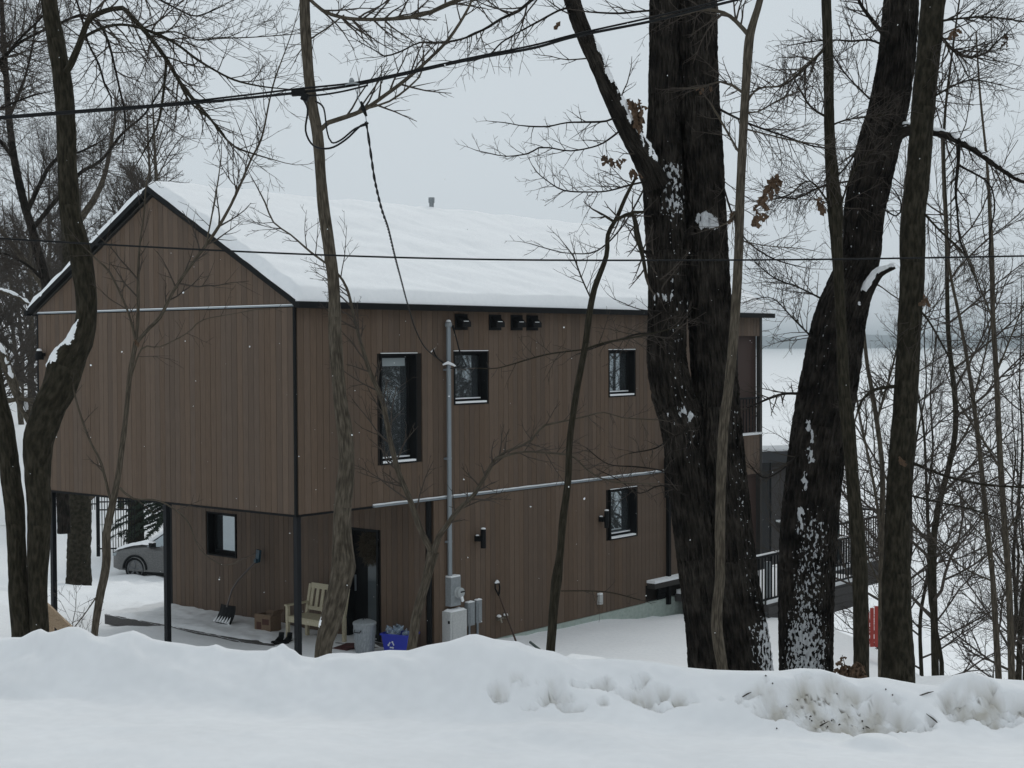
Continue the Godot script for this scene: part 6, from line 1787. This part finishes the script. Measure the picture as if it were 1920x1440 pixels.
	stuck_snow(t, Vector3(-0.5, 0.8, 0.4), 0.6, 3.0, 12.0, 0.5, 9.0, 0.03)
	limb(t, "oak", [Vector4(4.21, 8.867, -16.8, 0.0271), Vector4(4.153, 8.913, -16.738, 0.0270), Vector4(4.026, 9.004, -16.607, 0.0238), Vector4(3.946, 9.063, -16.524, 0.0207), Vector4(3.835, 9.152, -16.4, 0.0176), Vector4(3.713, 9.319, -16.2, 0.0145)], 5, 0.5, 2, 0.1)
	limb(t, "oak", [Vector4(4.18, 8.783, -16.8, 0.0151), Vector4(3.995, 8.807, -16.65, 0.0119), Vector4(3.756, 8.759, -16.464, 0.0118), Vector4(3.515, 8.732, -16.272, 0.0087), Vector4(3.217, 8.667, -16.029, 0.0086), Vector4(2.946, 8.583, -15.8, 0.0057)], 12, 0.5, 2, 0.1)
	limb(t, "oak", [Vector4(3.972, 7.735, -16.8, 0.0120), Vector4(3.78, 7.473, -16.612, 0.0119), Vector4(3.633, 7.311, -16.484, 0.0089), Vector4(3.459, 7.181, -16.357, 0.0088), Vector4(3.125, 7.044, -16.142, 0.0058), Vector4(2.737, 6.965, -15.9, 0.0043)], 14, 0.5, 2, 0.0)
	limb(t, "oak", [Vector4(4.032, 8.182, -16.8, 0.0120), Vector4(3.73, 8.321, -16.397, 0.0088), Vector4(3.556, 8.419, -16.137, 0.0087), Vector4(3.418, 8.516, -15.9, 0.0057)], 9, 0.5, 2, 0.1)
	limb(t, "oak", [Vector4(3.793, 7.257, -16.8, 0.0120), Vector4(3.435, 7.17, -16.525, 0.0089), Vector4(3.084, 7.013, -16.23, 0.0087), Vector4(2.681, 7.05, -15.9, 0.0057)], 10, 0.5, 2, 0.0)
	limb(t, "oak", [Vector4(3.253, 4.87, -16.8, 0.0181), Vector4(3.064, 4.874, -16.693, 0.0150), Vector4(2.918, 4.842, -16.607, 0.0149), Vector4(2.771, 4.792, -16.516, 0.0118), Vector4(2.587, 4.727, -16.4, 0.0088)], 6, 0.4, 1, 0.0)
	limb(t, "oak", [Vector4(3.253, 4.194, -16.8, 0.0120), Vector4(2.964, 4.006, -16.535, 0.0089), Vector4(2.759, 3.962, -16.377, 0.0088), Vector4(2.584, 4.124, -16.2, 0.0058)], 7, 0.35, 1, 0.0)
	limb(t, "oak", [Vector4(3.493, 5.94, -16.8, 0.0120), Vector4(3.217, 6.054, -16.615, 0.0089), Vector4(2.88, 6.164, -16.391, 0.0088), Vector4(2.644, 6.33, -16.2, 0.0058)], 12, 0.55, 2, 0.1)
	limb(t, "oak", [Vector4(3.433, 5.459, -16.8, 0.0120), Vector4(3.147, 5.697, -16.563, 0.0089), Vector4(2.869, 5.928, -16.326, 0.0059), Vector4(2.672, 5.925, -16.2, 0.0058)], 11, 0.55, 2, 0.1)
	limb(t, "oak", [Vector4(4.093, 7.016, -16.8, 0.0120), Vector4(4.258, 6.84, -16.507, 0.0089), Vector4(4.28, 6.945, -16.367, 0.0088), Vector4(4.178, 7.074, -16.2, 0.0058)], 5, 0.4, 1, 0.0)
	crown(t)
	t = bare_tree("straight slender trunk crossing in front of the snow-plastered leaning oak")
	trunk(t, "mossy", [Vector4(3.65, 1.543, -15.5, 0.0833), Vector4(3.644, 1.964, -15.5, 0.0806), Vector4(3.632, 2.89, -15.5, 0.0806), Vector4(3.597, 3.449, -15.5, 0.0778), Vector4(3.541, 4.119, -15.5, 0.0667), Vector4(3.502, 4.565, -15.5, 0.0750), Vector4(3.457, 5.011, -15.5, 0.0639), Vector4(3.428, 5.677, -15.5, 0.0556), Vector4(3.389, 6.342, -15.5, 0.0583), Vector4(3.367, 6.84, -15.5, 0.0778), Vector4(3.333, 7.172, -15.5, 0.0667), Vector4(3.305, 7.668, -15.5, 0.0528), Vector4(3.294, 8.329, -15.5, 0.0528), Vector4(3.271, 8.988, -15.5, 0.0500), Vector4(3.249, 9.646, -15.5, 0.0444), Vector4(3.221, 10.411, -15.5, 0.0333)])
	limb(t, "mossy", [Vector4(3.266, 8.494, -15.5, 0.0194), Vector4(3.234, 8.463, -15.48, 0.0166), Vector4(3.133, 8.369, -15.418, 0.0166), Vector4(2.921, 8.165, -15.284, 0.0137), Vector4(2.739, 8.046, -15.184, 0.0109), Vector4(2.586, 8.028, -15.11, 0.0081), Vector4(2.369, 7.946, -15, 0.0054)], 14, 0.5, 2, 0.0)
	limb(t, "mossy", [Vector4(3.288, 7.778, -15.5, 0.0139), Vector4(3.08, 7.865, -15.343, 0.0110), Vector4(2.869, 8.095, -15.1, 0.0081)], 6, 0.5, 2, 0.0)
	limb(t, "mossy", [Vector4(3.333, 7.696, -15.5, 0.0111), Vector4(3.453, 7.738, -15.421, 0.0083), Vector4(3.621, 7.749, -15.318, 0.0082), Vector4(3.811, 7.757, -15.2, 0.0054)], 9, 0.45, 2, 0.0)
	limb(t, "mossy", [Vector4(3.367, 6.785, -15.5, 0.0139), Vector4(3.065, 7.093, -15.27, 0.0082), Vector4(2.82, 6.943, -15.126, 0.0081), Vector4(2.582, 6.878, -15, 0.0054)], 10, 0.5, 2, 0.1)
	limb(t, "mossy", [Vector4(3.4, 6.785, -15.5, 0.0111), Vector4(3.486, 7.191, -15.2, 0.0082), Vector4(3.654, 7.38, -15, 0.0054)], 8, 0.5, 2, 0.1)
	crown(t)
	t = bare_tree("thick smooth trunk right of the leaning oak, a dry leaf stuck halfway up")
	trunk(t, "mossy", [Vector4(4.16, 1.299, -16, 0.2007), Vector4(4.159, 1.764, -16, 0.1806), Vector4(4.14, 2.806, -16, 0.1520), Vector4(4.145, 3.383, -16, 0.1348), Vector4(4.173, 3.96, -16, 0.1348), Vector4(4.217, 4.535, -16, 0.1319), Vector4(4.245, 4.994, -16, 0.1262), Vector4(4.278, 5.682, -16, 0.1262), Vector4(4.306, 6.254, -16, 0.1319), Vector4(4.322, 6.825, -16, 0.1204), Vector4(4.361, 7.223, -16, 0.1233), Vector4(4.416, 7.963, -16, 0.1233), Vector4(4.472, 8.531, -16, 0.1262), Vector4(4.522, 9.097, -16, 0.1290), Vector4(4.577, 9.776, -16, 0.1147), Vector4(4.66, 10.678, -16, 0.0918)])
	limb(t, "mossy", [Vector4(4.562, 8.984, -16, 0.0287), Vector4(4.624, 9.115, -15.959, 0.0257), Vector4(4.72, 9.298, -15.9, 0.0228)], 0, 0, 0, 0)
	limb(t, "mossy", [Vector4(4.494, 8.786, -16, 0.0201), Vector4(4.572, 8.703, -15.931, 0.0200), Vector4(4.648, 8.572, -15.842, 0.0170), Vector4(4.736, 8.465, -15.757, 0.0169), Vector4(4.827, 8.424, -15.689, 0.0141), Vector4(4.975, 8.461, -15.574, 0.0112), Vector4(5.029, 8.54, -15.501, 0.0083), Vector4(5.122, 8.629, -15.4, 0.0055)], 15, 0.55, 2, 0.05)
	limb(t, "mossy", [Vector4(4.523, 8.842, -16, 0.0143), Vector4(4.584, 8.861, -15.957, 0.0143), Vector4(4.745, 8.865, -15.849, 0.0114), Vector4(4.978, 8.846, -15.693, 0.0112), Vector4(5.205, 8.783, -15.536, 0.0084), Vector4(5.396, 8.709, -15.4, 0.0055)], 14, 0.5, 2, 0.0)
	limb(t, "mossy", [Vector4(4.188, 4.983, -16, 0.0201), Vector4(4.094, 4.967, -15.971, 0.0200), Vector4(3.871, 4.936, -15.901, 0.0171), Vector4(3.733, 4.83, -15.845, 0.0142), Vector4(3.671, 4.707, -15.8, 0.0113)], 6, 0.4, 2, 0.1)
	limb(t, "mossy", [Vector4(4.382, 7.963, -16, 0.0143), Vector4(4.574, 8.094, -15.776, 0.0113), Vector4(4.786, 8.166, -15.552, 0.0084), Vector4(5.036, 8.065, -15.3, 0.0055)], 14, 0.55, 2, 0.0)
	limb(t, "mossy", [Vector4(4.327, 6.939, -16, 0.0143), Vector4(4.533, 6.638, -15.819, 0.0113), Vector4(4.759, 6.343, -15.629, 0.0084), Vector4(4.856, 5.889, -15.4, 0.0055)], 12, 0.55, 2, 0.0)
	limb(t, "mossy", [Vector4(4.218, 4.19, -16, 0.0201), Vector4(4.318, 4.14, -15.964, 0.0172), Vector4(4.651, 4.005, -15.847, 0.0142), Vector4(4.99, 3.934, -15.732, 0.0141), Vector4(5.375, 3.911, -15.603, 0.0112), Vector4(5.674, 3.886, -15.5, 0.0111)], 14, 0.5, 2, 0.0)
	limb(t, "mossy", [Vector4(4.202, 3.815, -16, 0.0143), Vector4(4.297, 3.791, -15.95, 0.0114), Vector4(4.546, 3.735, -15.818, 0.0113), Vector4(4.843, 3.677, -15.657, 0.0084), Vector4(5.118, 3.582, -15.5, 0.0056)], 12, 0.5, 2, 0.0)
	limb(t, "mossy", [Vector4(4.243, 5.911, -16, 0.0143), Vector4(4.44, 5.679, -15.882, 0.0114), Vector4(4.662, 5.169, -15.668, 0.0084), Vector4(4.836, 4.782, -15.5, 0.0056)], 12, 0.5, 2, 0.1)
	dry_leaves(t, [Vector3(4.047, 4.24, -15.5)], 3, 0.09, Vector3(0.02, 0.02, 0.01))
	dry_leaves(t, [Vector3(4.355, 5.929, -15.7), Vector3(4.632, 8.7, -15.6), Vector3(5.127, 8.595, -15.5)], 5, 0.09, Vector3(0.03, 0.05, 0.03))
	crown(t)
	t = bare_tree("knobby dark stem beside the lake, third trunk from the thick smooth one")
	trunk(t, "smooth", [Vector4(6.082, 0.842, -18, 0.0452), Vector4(6.061, 1.331, -18, 0.0419), Vector4(6.025, 2.406, -18, 0.0387), Vector4(5.956, 3.381, -18, 0.0355), Vector4(5.909, 4.061, -18, 0.0355), Vector4(5.86, 5.063, -18, 0.0323), Vector4(5.819, 5.708, -18, 0.0290), Vector4(5.804, 6.352, -18, 0.0290), Vector4(5.776, 6.994, -18, 0.0226), Vector4(5.735, 7.636, -18, 0.0161), Vector4(5.655, 8.404, -18, 0.0129), Vector4(5.601, 9.17, -18, 0.0097)])
	limb(t, "smooth", [Vector4(5.916, 3.899, -18, 0.0161), Vector4(5.631, 4.299, -17.84, 0.0128), Vector4(5.324, 4.691, -17.674, 0.0095), Vector4(5.082, 5.139, -17.5, 0.0063)], 12, 0.5, 2, 0.2)
	limb(t, "smooth", [Vector4(5.86, 5.063, -18, 0.0129), Vector4(5.98, 5.576, -17.749, 0.0095), Vector4(6.082, 6.074, -17.5, 0.0063)], 9, 0.5, 2, 0.2)
	limb(t, "smooth", [Vector4(5.983, 3.121, -18, 0.0129), Vector4(6.129, 3.532, -17.79, 0.0096), Vector4(6.215, 4.128, -17.5, 0.0063)], 8, 0.5, 2, 0.2)
	limb(t, "smooth", [Vector4(5.819, 5.708, -18, 0.0129), Vector4(5.533, 6.213, -17.749, 0.0095), Vector4(5.266, 6.703, -17.5, 0.0063)], 10, 0.5, 2, 0.2)
	crown(t)
	t = bare_tree("thin straight grey stem beside the lake, second trunk from the thick smooth one")
	trunk(t, "smooth", [Vector4(6.091, 0.715, -18.5, 0.0431), Vector4(6.063, 1.285, -18.5, 0.0398), Vector4(6.02, 1.989, -18.5, 0.0365), Vector4(5.985, 2.504, -18.5, 0.0332), Vector4(5.923, 3.058, -18.5, 0.0332), Vector4(5.868, 3.611, -18.5, 0.0298), Vector4(5.806, 4.191, -18.5, 0.0298), Vector4(5.738, 4.723, -18.5, 0.0265), Vector4(5.677, 5.121, -18.5, 0.0232), Vector4(5.57, 5.718, -18.5, 0.0199), Vector4(5.435, 6.38, -18.5, 0.0166), Vector4(5.367, 7.173, -18.5, 0.0133), Vector4(5.332, 8.029, -18.5, 0.0099)])
	limb(t, "smooth", [Vector4(5.909, 3.191, -18.5, 0.0133), Vector4(5.504, 3.551, -18.262, 0.0098), Vector4(5.101, 3.968, -18, 0.0065)], 12, 0.5, 2, 0.2)
	limb(t, "smooth", [Vector4(5.738, 4.723, -18.5, 0.0133), Vector4(5.826, 5.386, -18.26, 0.0098), Vector4(5.869, 6.094, -18, 0.0065)], 10, 0.5, 2, 0.2)
	limb(t, "smooth", [Vector4(5.992, 2.457, -18.5, 0.0133), Vector4(5.511, 2.693, -18.276, 0.0098), Vector4(5.038, 3.126, -18, 0.0065)], 12, 0.5, 2, 0.2)
	crown(t)
	t = bare_tree("crooked dark stem seen between the slender trunk and the thick smooth one")
	trunk(t, "smooth", [Vector4(4.969, 0.703, -20, 0.0430), Vector4(4.967, 1.789, -20, 0.0394), Vector4(4.973, 2.873, -20, 0.0394), Vector4(4.986, 3.435, -20, 0.0358), Vector4(4.971, 3.874, -20, 0.0323), Vector4(4.906, 4.392, -20, 0.0323), Vector4(4.826, 4.873, -20, 0.0287), Vector4(4.761, 5.268, -20, 0.0251), Vector4(4.703, 6.034, -20, 0.0215), Vector4(4.766, 6.82, -20, 0.0179), Vector4(4.872, 7.603, -20, 0.0143)])
	limb(t, "smooth", [Vector4(4.951, 3.017, -20, 0.0215), Vector4(4.81, 3.677, -19.868, 0.0178), Vector4(4.607, 4.472, -19.705, 0.0141), Vector4(4.495, 5.04, -19.588, 0.0105), Vector4(4.404, 5.461, -19.5, 0.0070)], 9, 0.5, 2, 0.2)
	limb(t, "smooth", [Vector4(4.906, 4.392, -20, 0.0179), Vector4(5.037, 5.034, -19.788, 0.0142), Vector4(5.129, 5.598, -19.6, 0.0105)], 8, 0.5, 2, 0.2)
	limb(t, "smooth", [Vector4(4.974, 2.151, -20, 0.0143), Vector4(4.734, 2.607, -19.843, 0.0107), Vector4(4.534, 3.349, -19.6, 0.0070)], 8, 0.5, 2, 0.2)
	crown(t)
	t = bare_tree("crooked bare tree at the wood edge, behind the curved trunk and above the gable")
	trunk(t, "oak", [Vector4(-11.493, 0.674, -38, 0.1634), Vector4(-11.567, 3.409, -38, 0.1498), Vector4(-11.699, 5.863, -38, 0.1362), Vector4(-11.874, 7.087, -38, 0.1226), Vector4(-12.042, 7.766, -38, 0.1158), Vector4(-12.209, 8.445, -38, 0.1090), Vector4(-12.404, 9.124, -38, 0.1022), Vector4(-12.634, 10.207, -38, 0.0953), Vector4(-12.755, 11.289, -38, 0.0817), Vector4(-12.809, 12.234, -38, 0.0749), Vector4(-12.874, 13.447, -38, 0.0613), Vector4(-12.933, 15.061, -38, 0.0477), Vector4(-12.975, 16.939, -38, 0.0272)])
	limb(t, "oak", [Vector4(-12.34, 8.852, -38, 0.0613), Vector4(-11.893, 9.562, -37.693, 0.0540), Vector4(-11.555, 10.005, -37.488, 0.0470), Vector4(-11.168, 10.249, -37.325, 0.0401), Vector4(-10.723, 10.294, -37.171, 0.0266), Vector4(-10.275, 10.467, -37, 0.0199)], 22, 1.5, 3, 0.2)
	limb(t, "oak", [Vector4(-12.209, 8.445, -38, 0.0613), Vector4(-11.453, 9.233, -37.781, 0.0542), Vector4(-10.857, 9.816, -37.612, 0.0472), Vector4(-10.279, 10.131, -37.48, 0.0403), Vector4(-9.689, 10.77, -37.301, 0.0334), Vector4(-9.115, 11.208, -37.152, 0.0266), Vector4(-8.675, 11.774, -37, 0.0199)], 26, 1.6, 3, 0.2)
	limb(t, "oak", [Vector4(-12.634, 10.207, -38, 0.0545), Vector4(-12.787, 10.558, -37.588, 0.0472), Vector4(-13.041, 11.006, -37, 0.0332)], 16, 1.5, 3, 0.2)
	limb(t, "oak", [Vector4(-12.755, 11.289, -38, 0.0477), Vector4(-12.238, 12.164, -37.619, 0.0337), Vector4(-11.927, 12.901, -37.307, 0.0267), Vector4(-11.686, 13.625, -37, 0.0199)], 20, 1.5, 3, 0.2)
	limb(t, "oak", [Vector4(-11.874, 7.087, -38, 0.0477), Vector4(-12.178, 7.477, -37.654, 0.0337), Vector4(-12.537, 7.729, -37.331, 0.0268), Vector4(-12.954, 7.843, -37, 0.0199)], 20, 1.5, 3, 0.1)
	limb(t, "oak", [Vector4(-12.809, 12.234, -38, 0.0409), Vector4(-12.933, 12.949, -37.525, 0.0336), Vector4(-12.871, 13.762, -37, 0.0199)], 14, 1.5, 3, 0.2)
	crown(t)
	t = bare_tree("bare tree beside the left edge, its long drooping limbs reaching in at the top")
	trunk(t, "oak", [Vector4(-7.906, 0.312, -19, 0.1703), Vector4(-7.806, 2.376, -19, 0.1498), Vector4(-7.695, 5.111, -19, 0.1362), Vector4(-7.596, 7.148, -19, 0.1158), Vector4(-7.44, 8.5, -19, 0.0953), Vector4(-7.29, 9.443, -19, 0.0749), Vector4(-7.139, 10.517, -19, 0.0545)])
	limb(t, "oak", [Vector4(-7.443, 8.297, -19, 0.0341), Vector4(-6.956, 8.666, -18.8, 0.0270), Vector4(-6.494, 8.867, -18.637, 0.0200), Vector4(-6.339, 8.954, -18.578, 0.0200), Vector4(-6.179, 9.104, -18.503, 0.0166), Vector4(-5.988, 9.218, -18.427, 0.0165), Vector4(-5.728, 9.309, -18.336, 0.0164), Vector4(-5.435, 9.402, -18.232, 0.0163), Vector4(-5.217, 9.462, -18.156, 0.0163), Vector4(-5.11, 9.44, -18.121, 0.0162), Vector4(-4.93, 9.295, -18.045, 0.0162), Vector4(-4.812, 9.053, -17.956, 0.0161), Vector4(-4.725, 8.78, -17.859, 0.0128), Vector4(-4.637, 8.476, -17.75, 0.0127), Vector4(-4.576, 8.275, -17.678, 0.0127), Vector4(-4.535, 8.009, -17.583, 0.0095), Vector4(-4.548, 7.78, -17.5, 0.0063)], 20, 0.8, 2, 0.0)
	limb(t, "oak", [Vector4(-7.29, 9.443, -19, 0.0272), Vector4(-6.464, 10.146, -18.605, 0.0233), Vector4(-5.866, 10.221, -18.396, 0.0198), Vector4(-5.426, 9.981, -18.226, 0.0163), Vector4(-5.24, 9.626, -18.087, 0.0130), Vector4(-5.136, 9.346, -17.982, 0.0129), Vector4(-5.045, 9.07, -17.877, 0.0128), Vector4(-4.89, 8.794, -17.764, 0.0127), Vector4(-4.788, 8.523, -17.658, 0.0127), Vector4(-4.704, 8.375, -17.596, 0.0095), Vector4(-4.669, 8.122, -17.5, 0.0063)], 12, 0.7, 2, 0.0)
	limb(t, "oak", [Vector4(-7.44, 8.5, -19, 0.0272), Vector4(-6.791, 8.784, -18.721, 0.0201), Vector4(-6.316, 8.994, -18.511, 0.0166), Vector4(-5.992, 9.233, -18.34, 0.0131), Vector4(-5.675, 9.455, -18.172, 0.0130), Vector4(-5.425, 9.734, -18, 0.0097)], 16, 0.8, 2, 0.2)
	limb(t, "oak", [Vector4(-7.521, 7.622, -19, 0.0272), Vector4(-6.749, 8.165, -18.58, 0.0200), Vector4(-6.191, 8.384, -18.314, 0.0131), Vector4(-5.806, 8.483, -18.136, 0.0098), Vector4(-5.504, 8.522, -18, 0.0065)], 16, 0.8, 2, 0.1)
	limb(t, "oak", [Vector4(-6.507, 10.248, -18, 0.0290), Vector4(-5.249, 9.959, -17.639, 0.0221), Vector4(-4.704, 9.728, -17.471, 0.0188), Vector4(-4.301, 9.573, -17.346, 0.0155), Vector4(-4.035, 9.429, -17.257, 0.0124), Vector4(-3.771, 9.285, -17.169, 0.0092), Vector4(-3.575, 9.21, -17.106, 0.0092), Vector4(-3.249, 9.305, -17, 0.0061)], 18, 0.8, 2, -0.1)
	crown(t)
	t = bare_tree("broken branches laden with snow, low behind the leftmost trunk")
	trunk(t, "smooth", [Vector4(-11.811, 6.05, -33, 0.0946), Vector4(-11.348, 5.339, -33, 0.1005), Vector4(-11.062, 4.628, -33, 0.1065), Vector4(-10.833, 4.094, -33, 0.1065), Vector4(-10.637, 3.678, -33, 0.0828)])
	stuck_snow(t, Vector3(0.2, 1, 0.4), 0.62, 0.0, 9.0, 0.5, 5.0, 0.04)
	limb(t, "smooth", [Vector4(-11.682, 6.817, -33, 0.0473), Vector4(-11.329, 6.697, -33, 0.0473), Vector4(-10.977, 6.577, -33, 0.0414), Vector4(-10.649, 6.375, -33, 0.0296)], 4, 0.6, 1, 0.2)
	stuck_snow(t, Vector3(0.2, 1, 0.4), 0.62, 0.0, 9.0, 0.5, 5.0, 0.04)
	limb(t, "smooth", [Vector4(-11.186, 4.249, -33, 0.0532), Vector4(-10.865, 4.298, -32.926, 0.0472), Vector4(-10.584, 4.216, -32.858, 0.0412), Vector4(-10.415, 4.041, -32.8, 0.0294)], 4, 0.5, 1, 0.2)
	crown(t)
	dense = 1.0

# a whole young tree or forest tree, grown from its foot at the origin
func grown(called: String, label: String, category: String, group: String, h: float, r: float, limbs: int, reach: float, lvl: int, first: float, up: float, kind: String) -> Node3D:
	var t := thing(called, label, category, Transform3D(), group)
	twigs = Mesher.new()
	var p := []
	var lean := Vector3(rng.randf_range(-1, 1), 0, rng.randf_range(-1, 1)) * 0.06
	for k in 9:
		var s := k / 8.0
		p.append(Vector4(lean.x * h * s + rng.randf_range(-1, 1) * 0.012 * h, h * s - 0.4, lean.z * h * s + rng.randf_range(-1, 1) * 0.012 * h, maxf(r * (1.0 - 0.88 * s), rmin)))
	part("trunk", stem(kind, p, 8, 0.3), M[kind], t)
	var q := densify(p, 0.1)
	for k in limbs:
		var s := lerpf(first, 0.98, (k + rng.randf()) / limbs)
		var at := mini(int(s * (q.size() - 1)), q.size() - 1)
		var a := rng.randf() * TAU
		var d := Vector3(cos(a), rng.randf_range(0.4, 1.3), sin(a)).normalized()
		grow(twigs, Vector3(q[at].x, q[at].y, q[at].z), d, reach * rng.randf_range(0.6, 1.2) * (1.15 - 0.75 * s), maxf(q[at].w * 0.5, rmin), lvl, up)
	crown(t)
	return t

func again(src: Node3D, label := "") -> Node3D:
	var o: Node3D = src.duplicate()
	o.name = numbered(String(src.name).rstrip("_0123456789"))
	add_child(o)
	if label:
		o.set_meta("label", label)
	return o

const ORDER := ["first", "second", "third", "fourth", "fifth", "sixth", "seventh", "eighth", "ninth", "tenth", "eleventh", "twelfth", "thirteenth", "fourteenth", "fifteenth", "sixteenth", "seventeenth", "eighteenth", "nineteenth", "twentieth"]

# each tree of a stand told apart by its row and its place in the row, as one sees it
func by_rows(trees: Array, edges: Array, rows: Array, what: String) -> void:
	for r in rows.size():
		var row := trees.filter(func(t): return -t.position.z >= edges[r] and -t.position.z < edges[r + 1])
		row.sort_custom(func(a, b): return a.position.x / -a.position.z < b.position.x / -b.position.z)
		for k in row.size():
			row[k].set_meta("label", "%s, %s from left in the %s row" % [what, ORDER[k], rows[r]])

func lake_thicket() -> void:
	rmin = 0.0021
	var kinds := []
	for k in 4:
		kinds.append(grown("lake_sapling", "thin bare sapling in the thicket between the thick smooth trunk and the lake", "sapling", "saplings in the lakeside thicket", [9.0, 11.0, 7.5, 12.0][k], [0.05, 0.06, 0.04, 0.065][k], [17, 20, 15, 21][k], [2.3, 2.6, 2.0, 3.0][k], 3, 0.1, 0.35, "mossy"))
	# (x, distance, turn)
	var spots := [Vector3(7.0, 24, 0.3), Vector3(8.3, 24.5, 1.4), Vector3(9.2, 27, 2.7), Vector3(7.6, 30, 4.0), Vector3(10.4, 30.8, 5.1), Vector3(8.6, 33, 0.9), Vector3(11.8, 34, 2.0), Vector3(6.2, 21.5, 3.3), Vector3(13.5, 38, 1.1), Vector3(9.0, 22, 1.9), Vector3(7.2, 20.3, 4.9), Vector3(9.9, 36, 4.1)]
	var stand := []
	for k in spots.size():
		var s: Vector3 = spots[k]
		var o: Node3D = kinds[k] if k < 4 else again(kinds[k % 4])
		o.transform = Transform3D(Basis(Vector3.UP, s.z).scaled(Vector3.ONE * (0.85 + 0.05 * (k % 5))), Vector3(s.x, land_height(s.x, s.y) - 0.1, -s.y))
		stand.append(o)
	by_rows(stand, [0, 24.2, 30.5, 90], ["nearest", "middle", "farthest"], "thin bare lakeside sapling")
	# low whips by the bank
	var b := grown("bare_shrub", "low bare shrub of upright whips at the right end of the snow bank", "shrub", "", 1.3, 0.010, 16, 0.7, 2, 0.05, 0.5, "mossy")
	b.position = Vector3(6.3, land_height(6.3, 19.5) - 0.2, -19.5)
	var c := again(b, "low bare shrub in the snow left of the young sapling, before the stout trunk")
	c.transform = Transform3D(Basis(Vector3.UP, 2.0), Vector3(-4.85, 2.0, -16.2))
	# reflected in the windows: tall trees along the road to the right
	rmin = 0.0055
	var tall := grown("shore_tree", "tall bare tree on the shore beyond the thicket, mirrored in the house windows", "tree", "tall bare trees on the shore", 13.0, 0.12, 44, 4.0, 3, 0.10, 0.3, "oak")
	var tall_spots := [Vector3(14.5, 26.2, 0), Vector3(15.5, 28.7, 1), Vector3(17.2, 32.7, 2), Vector3(18.5, 26.4, 3), Vector3(17.5, 31.4, 4), Vector3(18, 35.6, 5), Vector3(22.5, 29.7, 0.5), Vector3(21, 32.8, 1.5), Vector3(27, 30.1, 2.5), Vector3(15, 24.6, 3.5), Vector3(31, 33.4, 5.5), Vector3(30, 27, 4.4)]
	stand = []
	for k in tall_spots.size():
		var s: Vector3 = tall_spots[k]
		var o: Node3D = tall if k == 0 else again(tall)
		o.transform = Transform3D(Basis(Vector3.UP, s.z * 1.3), Vector3(s.x, land_height(s.x, s.y) - 0.2, -s.y))
		stand.append(o)
	by_rows(stand, [0, 27.4, 30.6, 90], ["nearest", "middle", "farthest"], "tall bare shore tree")

func back_forest() -> void:
	rmin = 0.006
	var kinds := []
	for k in 3:
		kinds.append(grown("forest_tree", "bare forest tree rising on the snowy slope left of the house", "tree", "bare trees on the slope behind the house", [15.0, 18.0, 13.0][k], [0.2, 0.26, 0.15][k], [30, 34, 26][k], [4.6, 5.2, 3.8][k], 3, 0.22, 0.25, "smooth"))
	var f := RandomNumberGenerator.new()
	f.seed = 77
	var stand := []
	for k in 23:
		var d := lerpf(58.0, 130.0, pow(k / 22.0, 0.9))
		var px := f.randf_range(-0.385, -0.30) if k % 2 else f.randf_range(-0.31, -0.235) if k % 3 else f.randf_range(-0.235, -0.185)
		var x := px * d
		var o: Node3D = kinds[k] if k < 3 else again(kinds[k % 3])
		var s := f.randf_range(0.8, 1.1) * (0.9 if px > -0.22 else 1.05)
		o.transform = Transform3D(Basis(Vector3.UP, f.randf() * TAU).scaled(Vector3(s, s, s)), Vector3(x, land_height(x, d) - 0.2, -d))
		stand.append(o)
	by_rows(stand, [0, 82, 106, 500], ["nearest", "middle", "farthest"], "bare forest tree left of the house")

func snowfall() -> void:
	var m := Mesher.new()
	var f := RandomNumberGenerator.new()
	f.seed = 4
	for k in 420:
		var d := f.randf_range(4.0, 24.0)
		var c := Vector3(f.randf_range(-0.40, 0.40) * d, f.randf_range(5.43 - 0.20 * d, 5.43 + 0.26 * d), -d)
		var r := f.randf_range(0.0011, 0.0029)
		var e := Vector3(f.randf_range(-1, 1), f.randf_range(-1, 1), f.randf_range(-1, 1)).normalized() * r * f.randf_range(1.0, 1.5)
		m.tube(PackedVector3Array([c - e, c - e * 0.4, c + e * 0.4, c + e]), PackedFloat32Array([r * 0.3, r, r, r * 0.3]), 5, true)
	var o := top("falling_snow", m, plain(lin(0.85, 0.86, 0.87), 0.9))
	o.set_meta("kind", "stuff")
	o.set_meta("label", "sparse snowflakes drifting down before the house and trees")
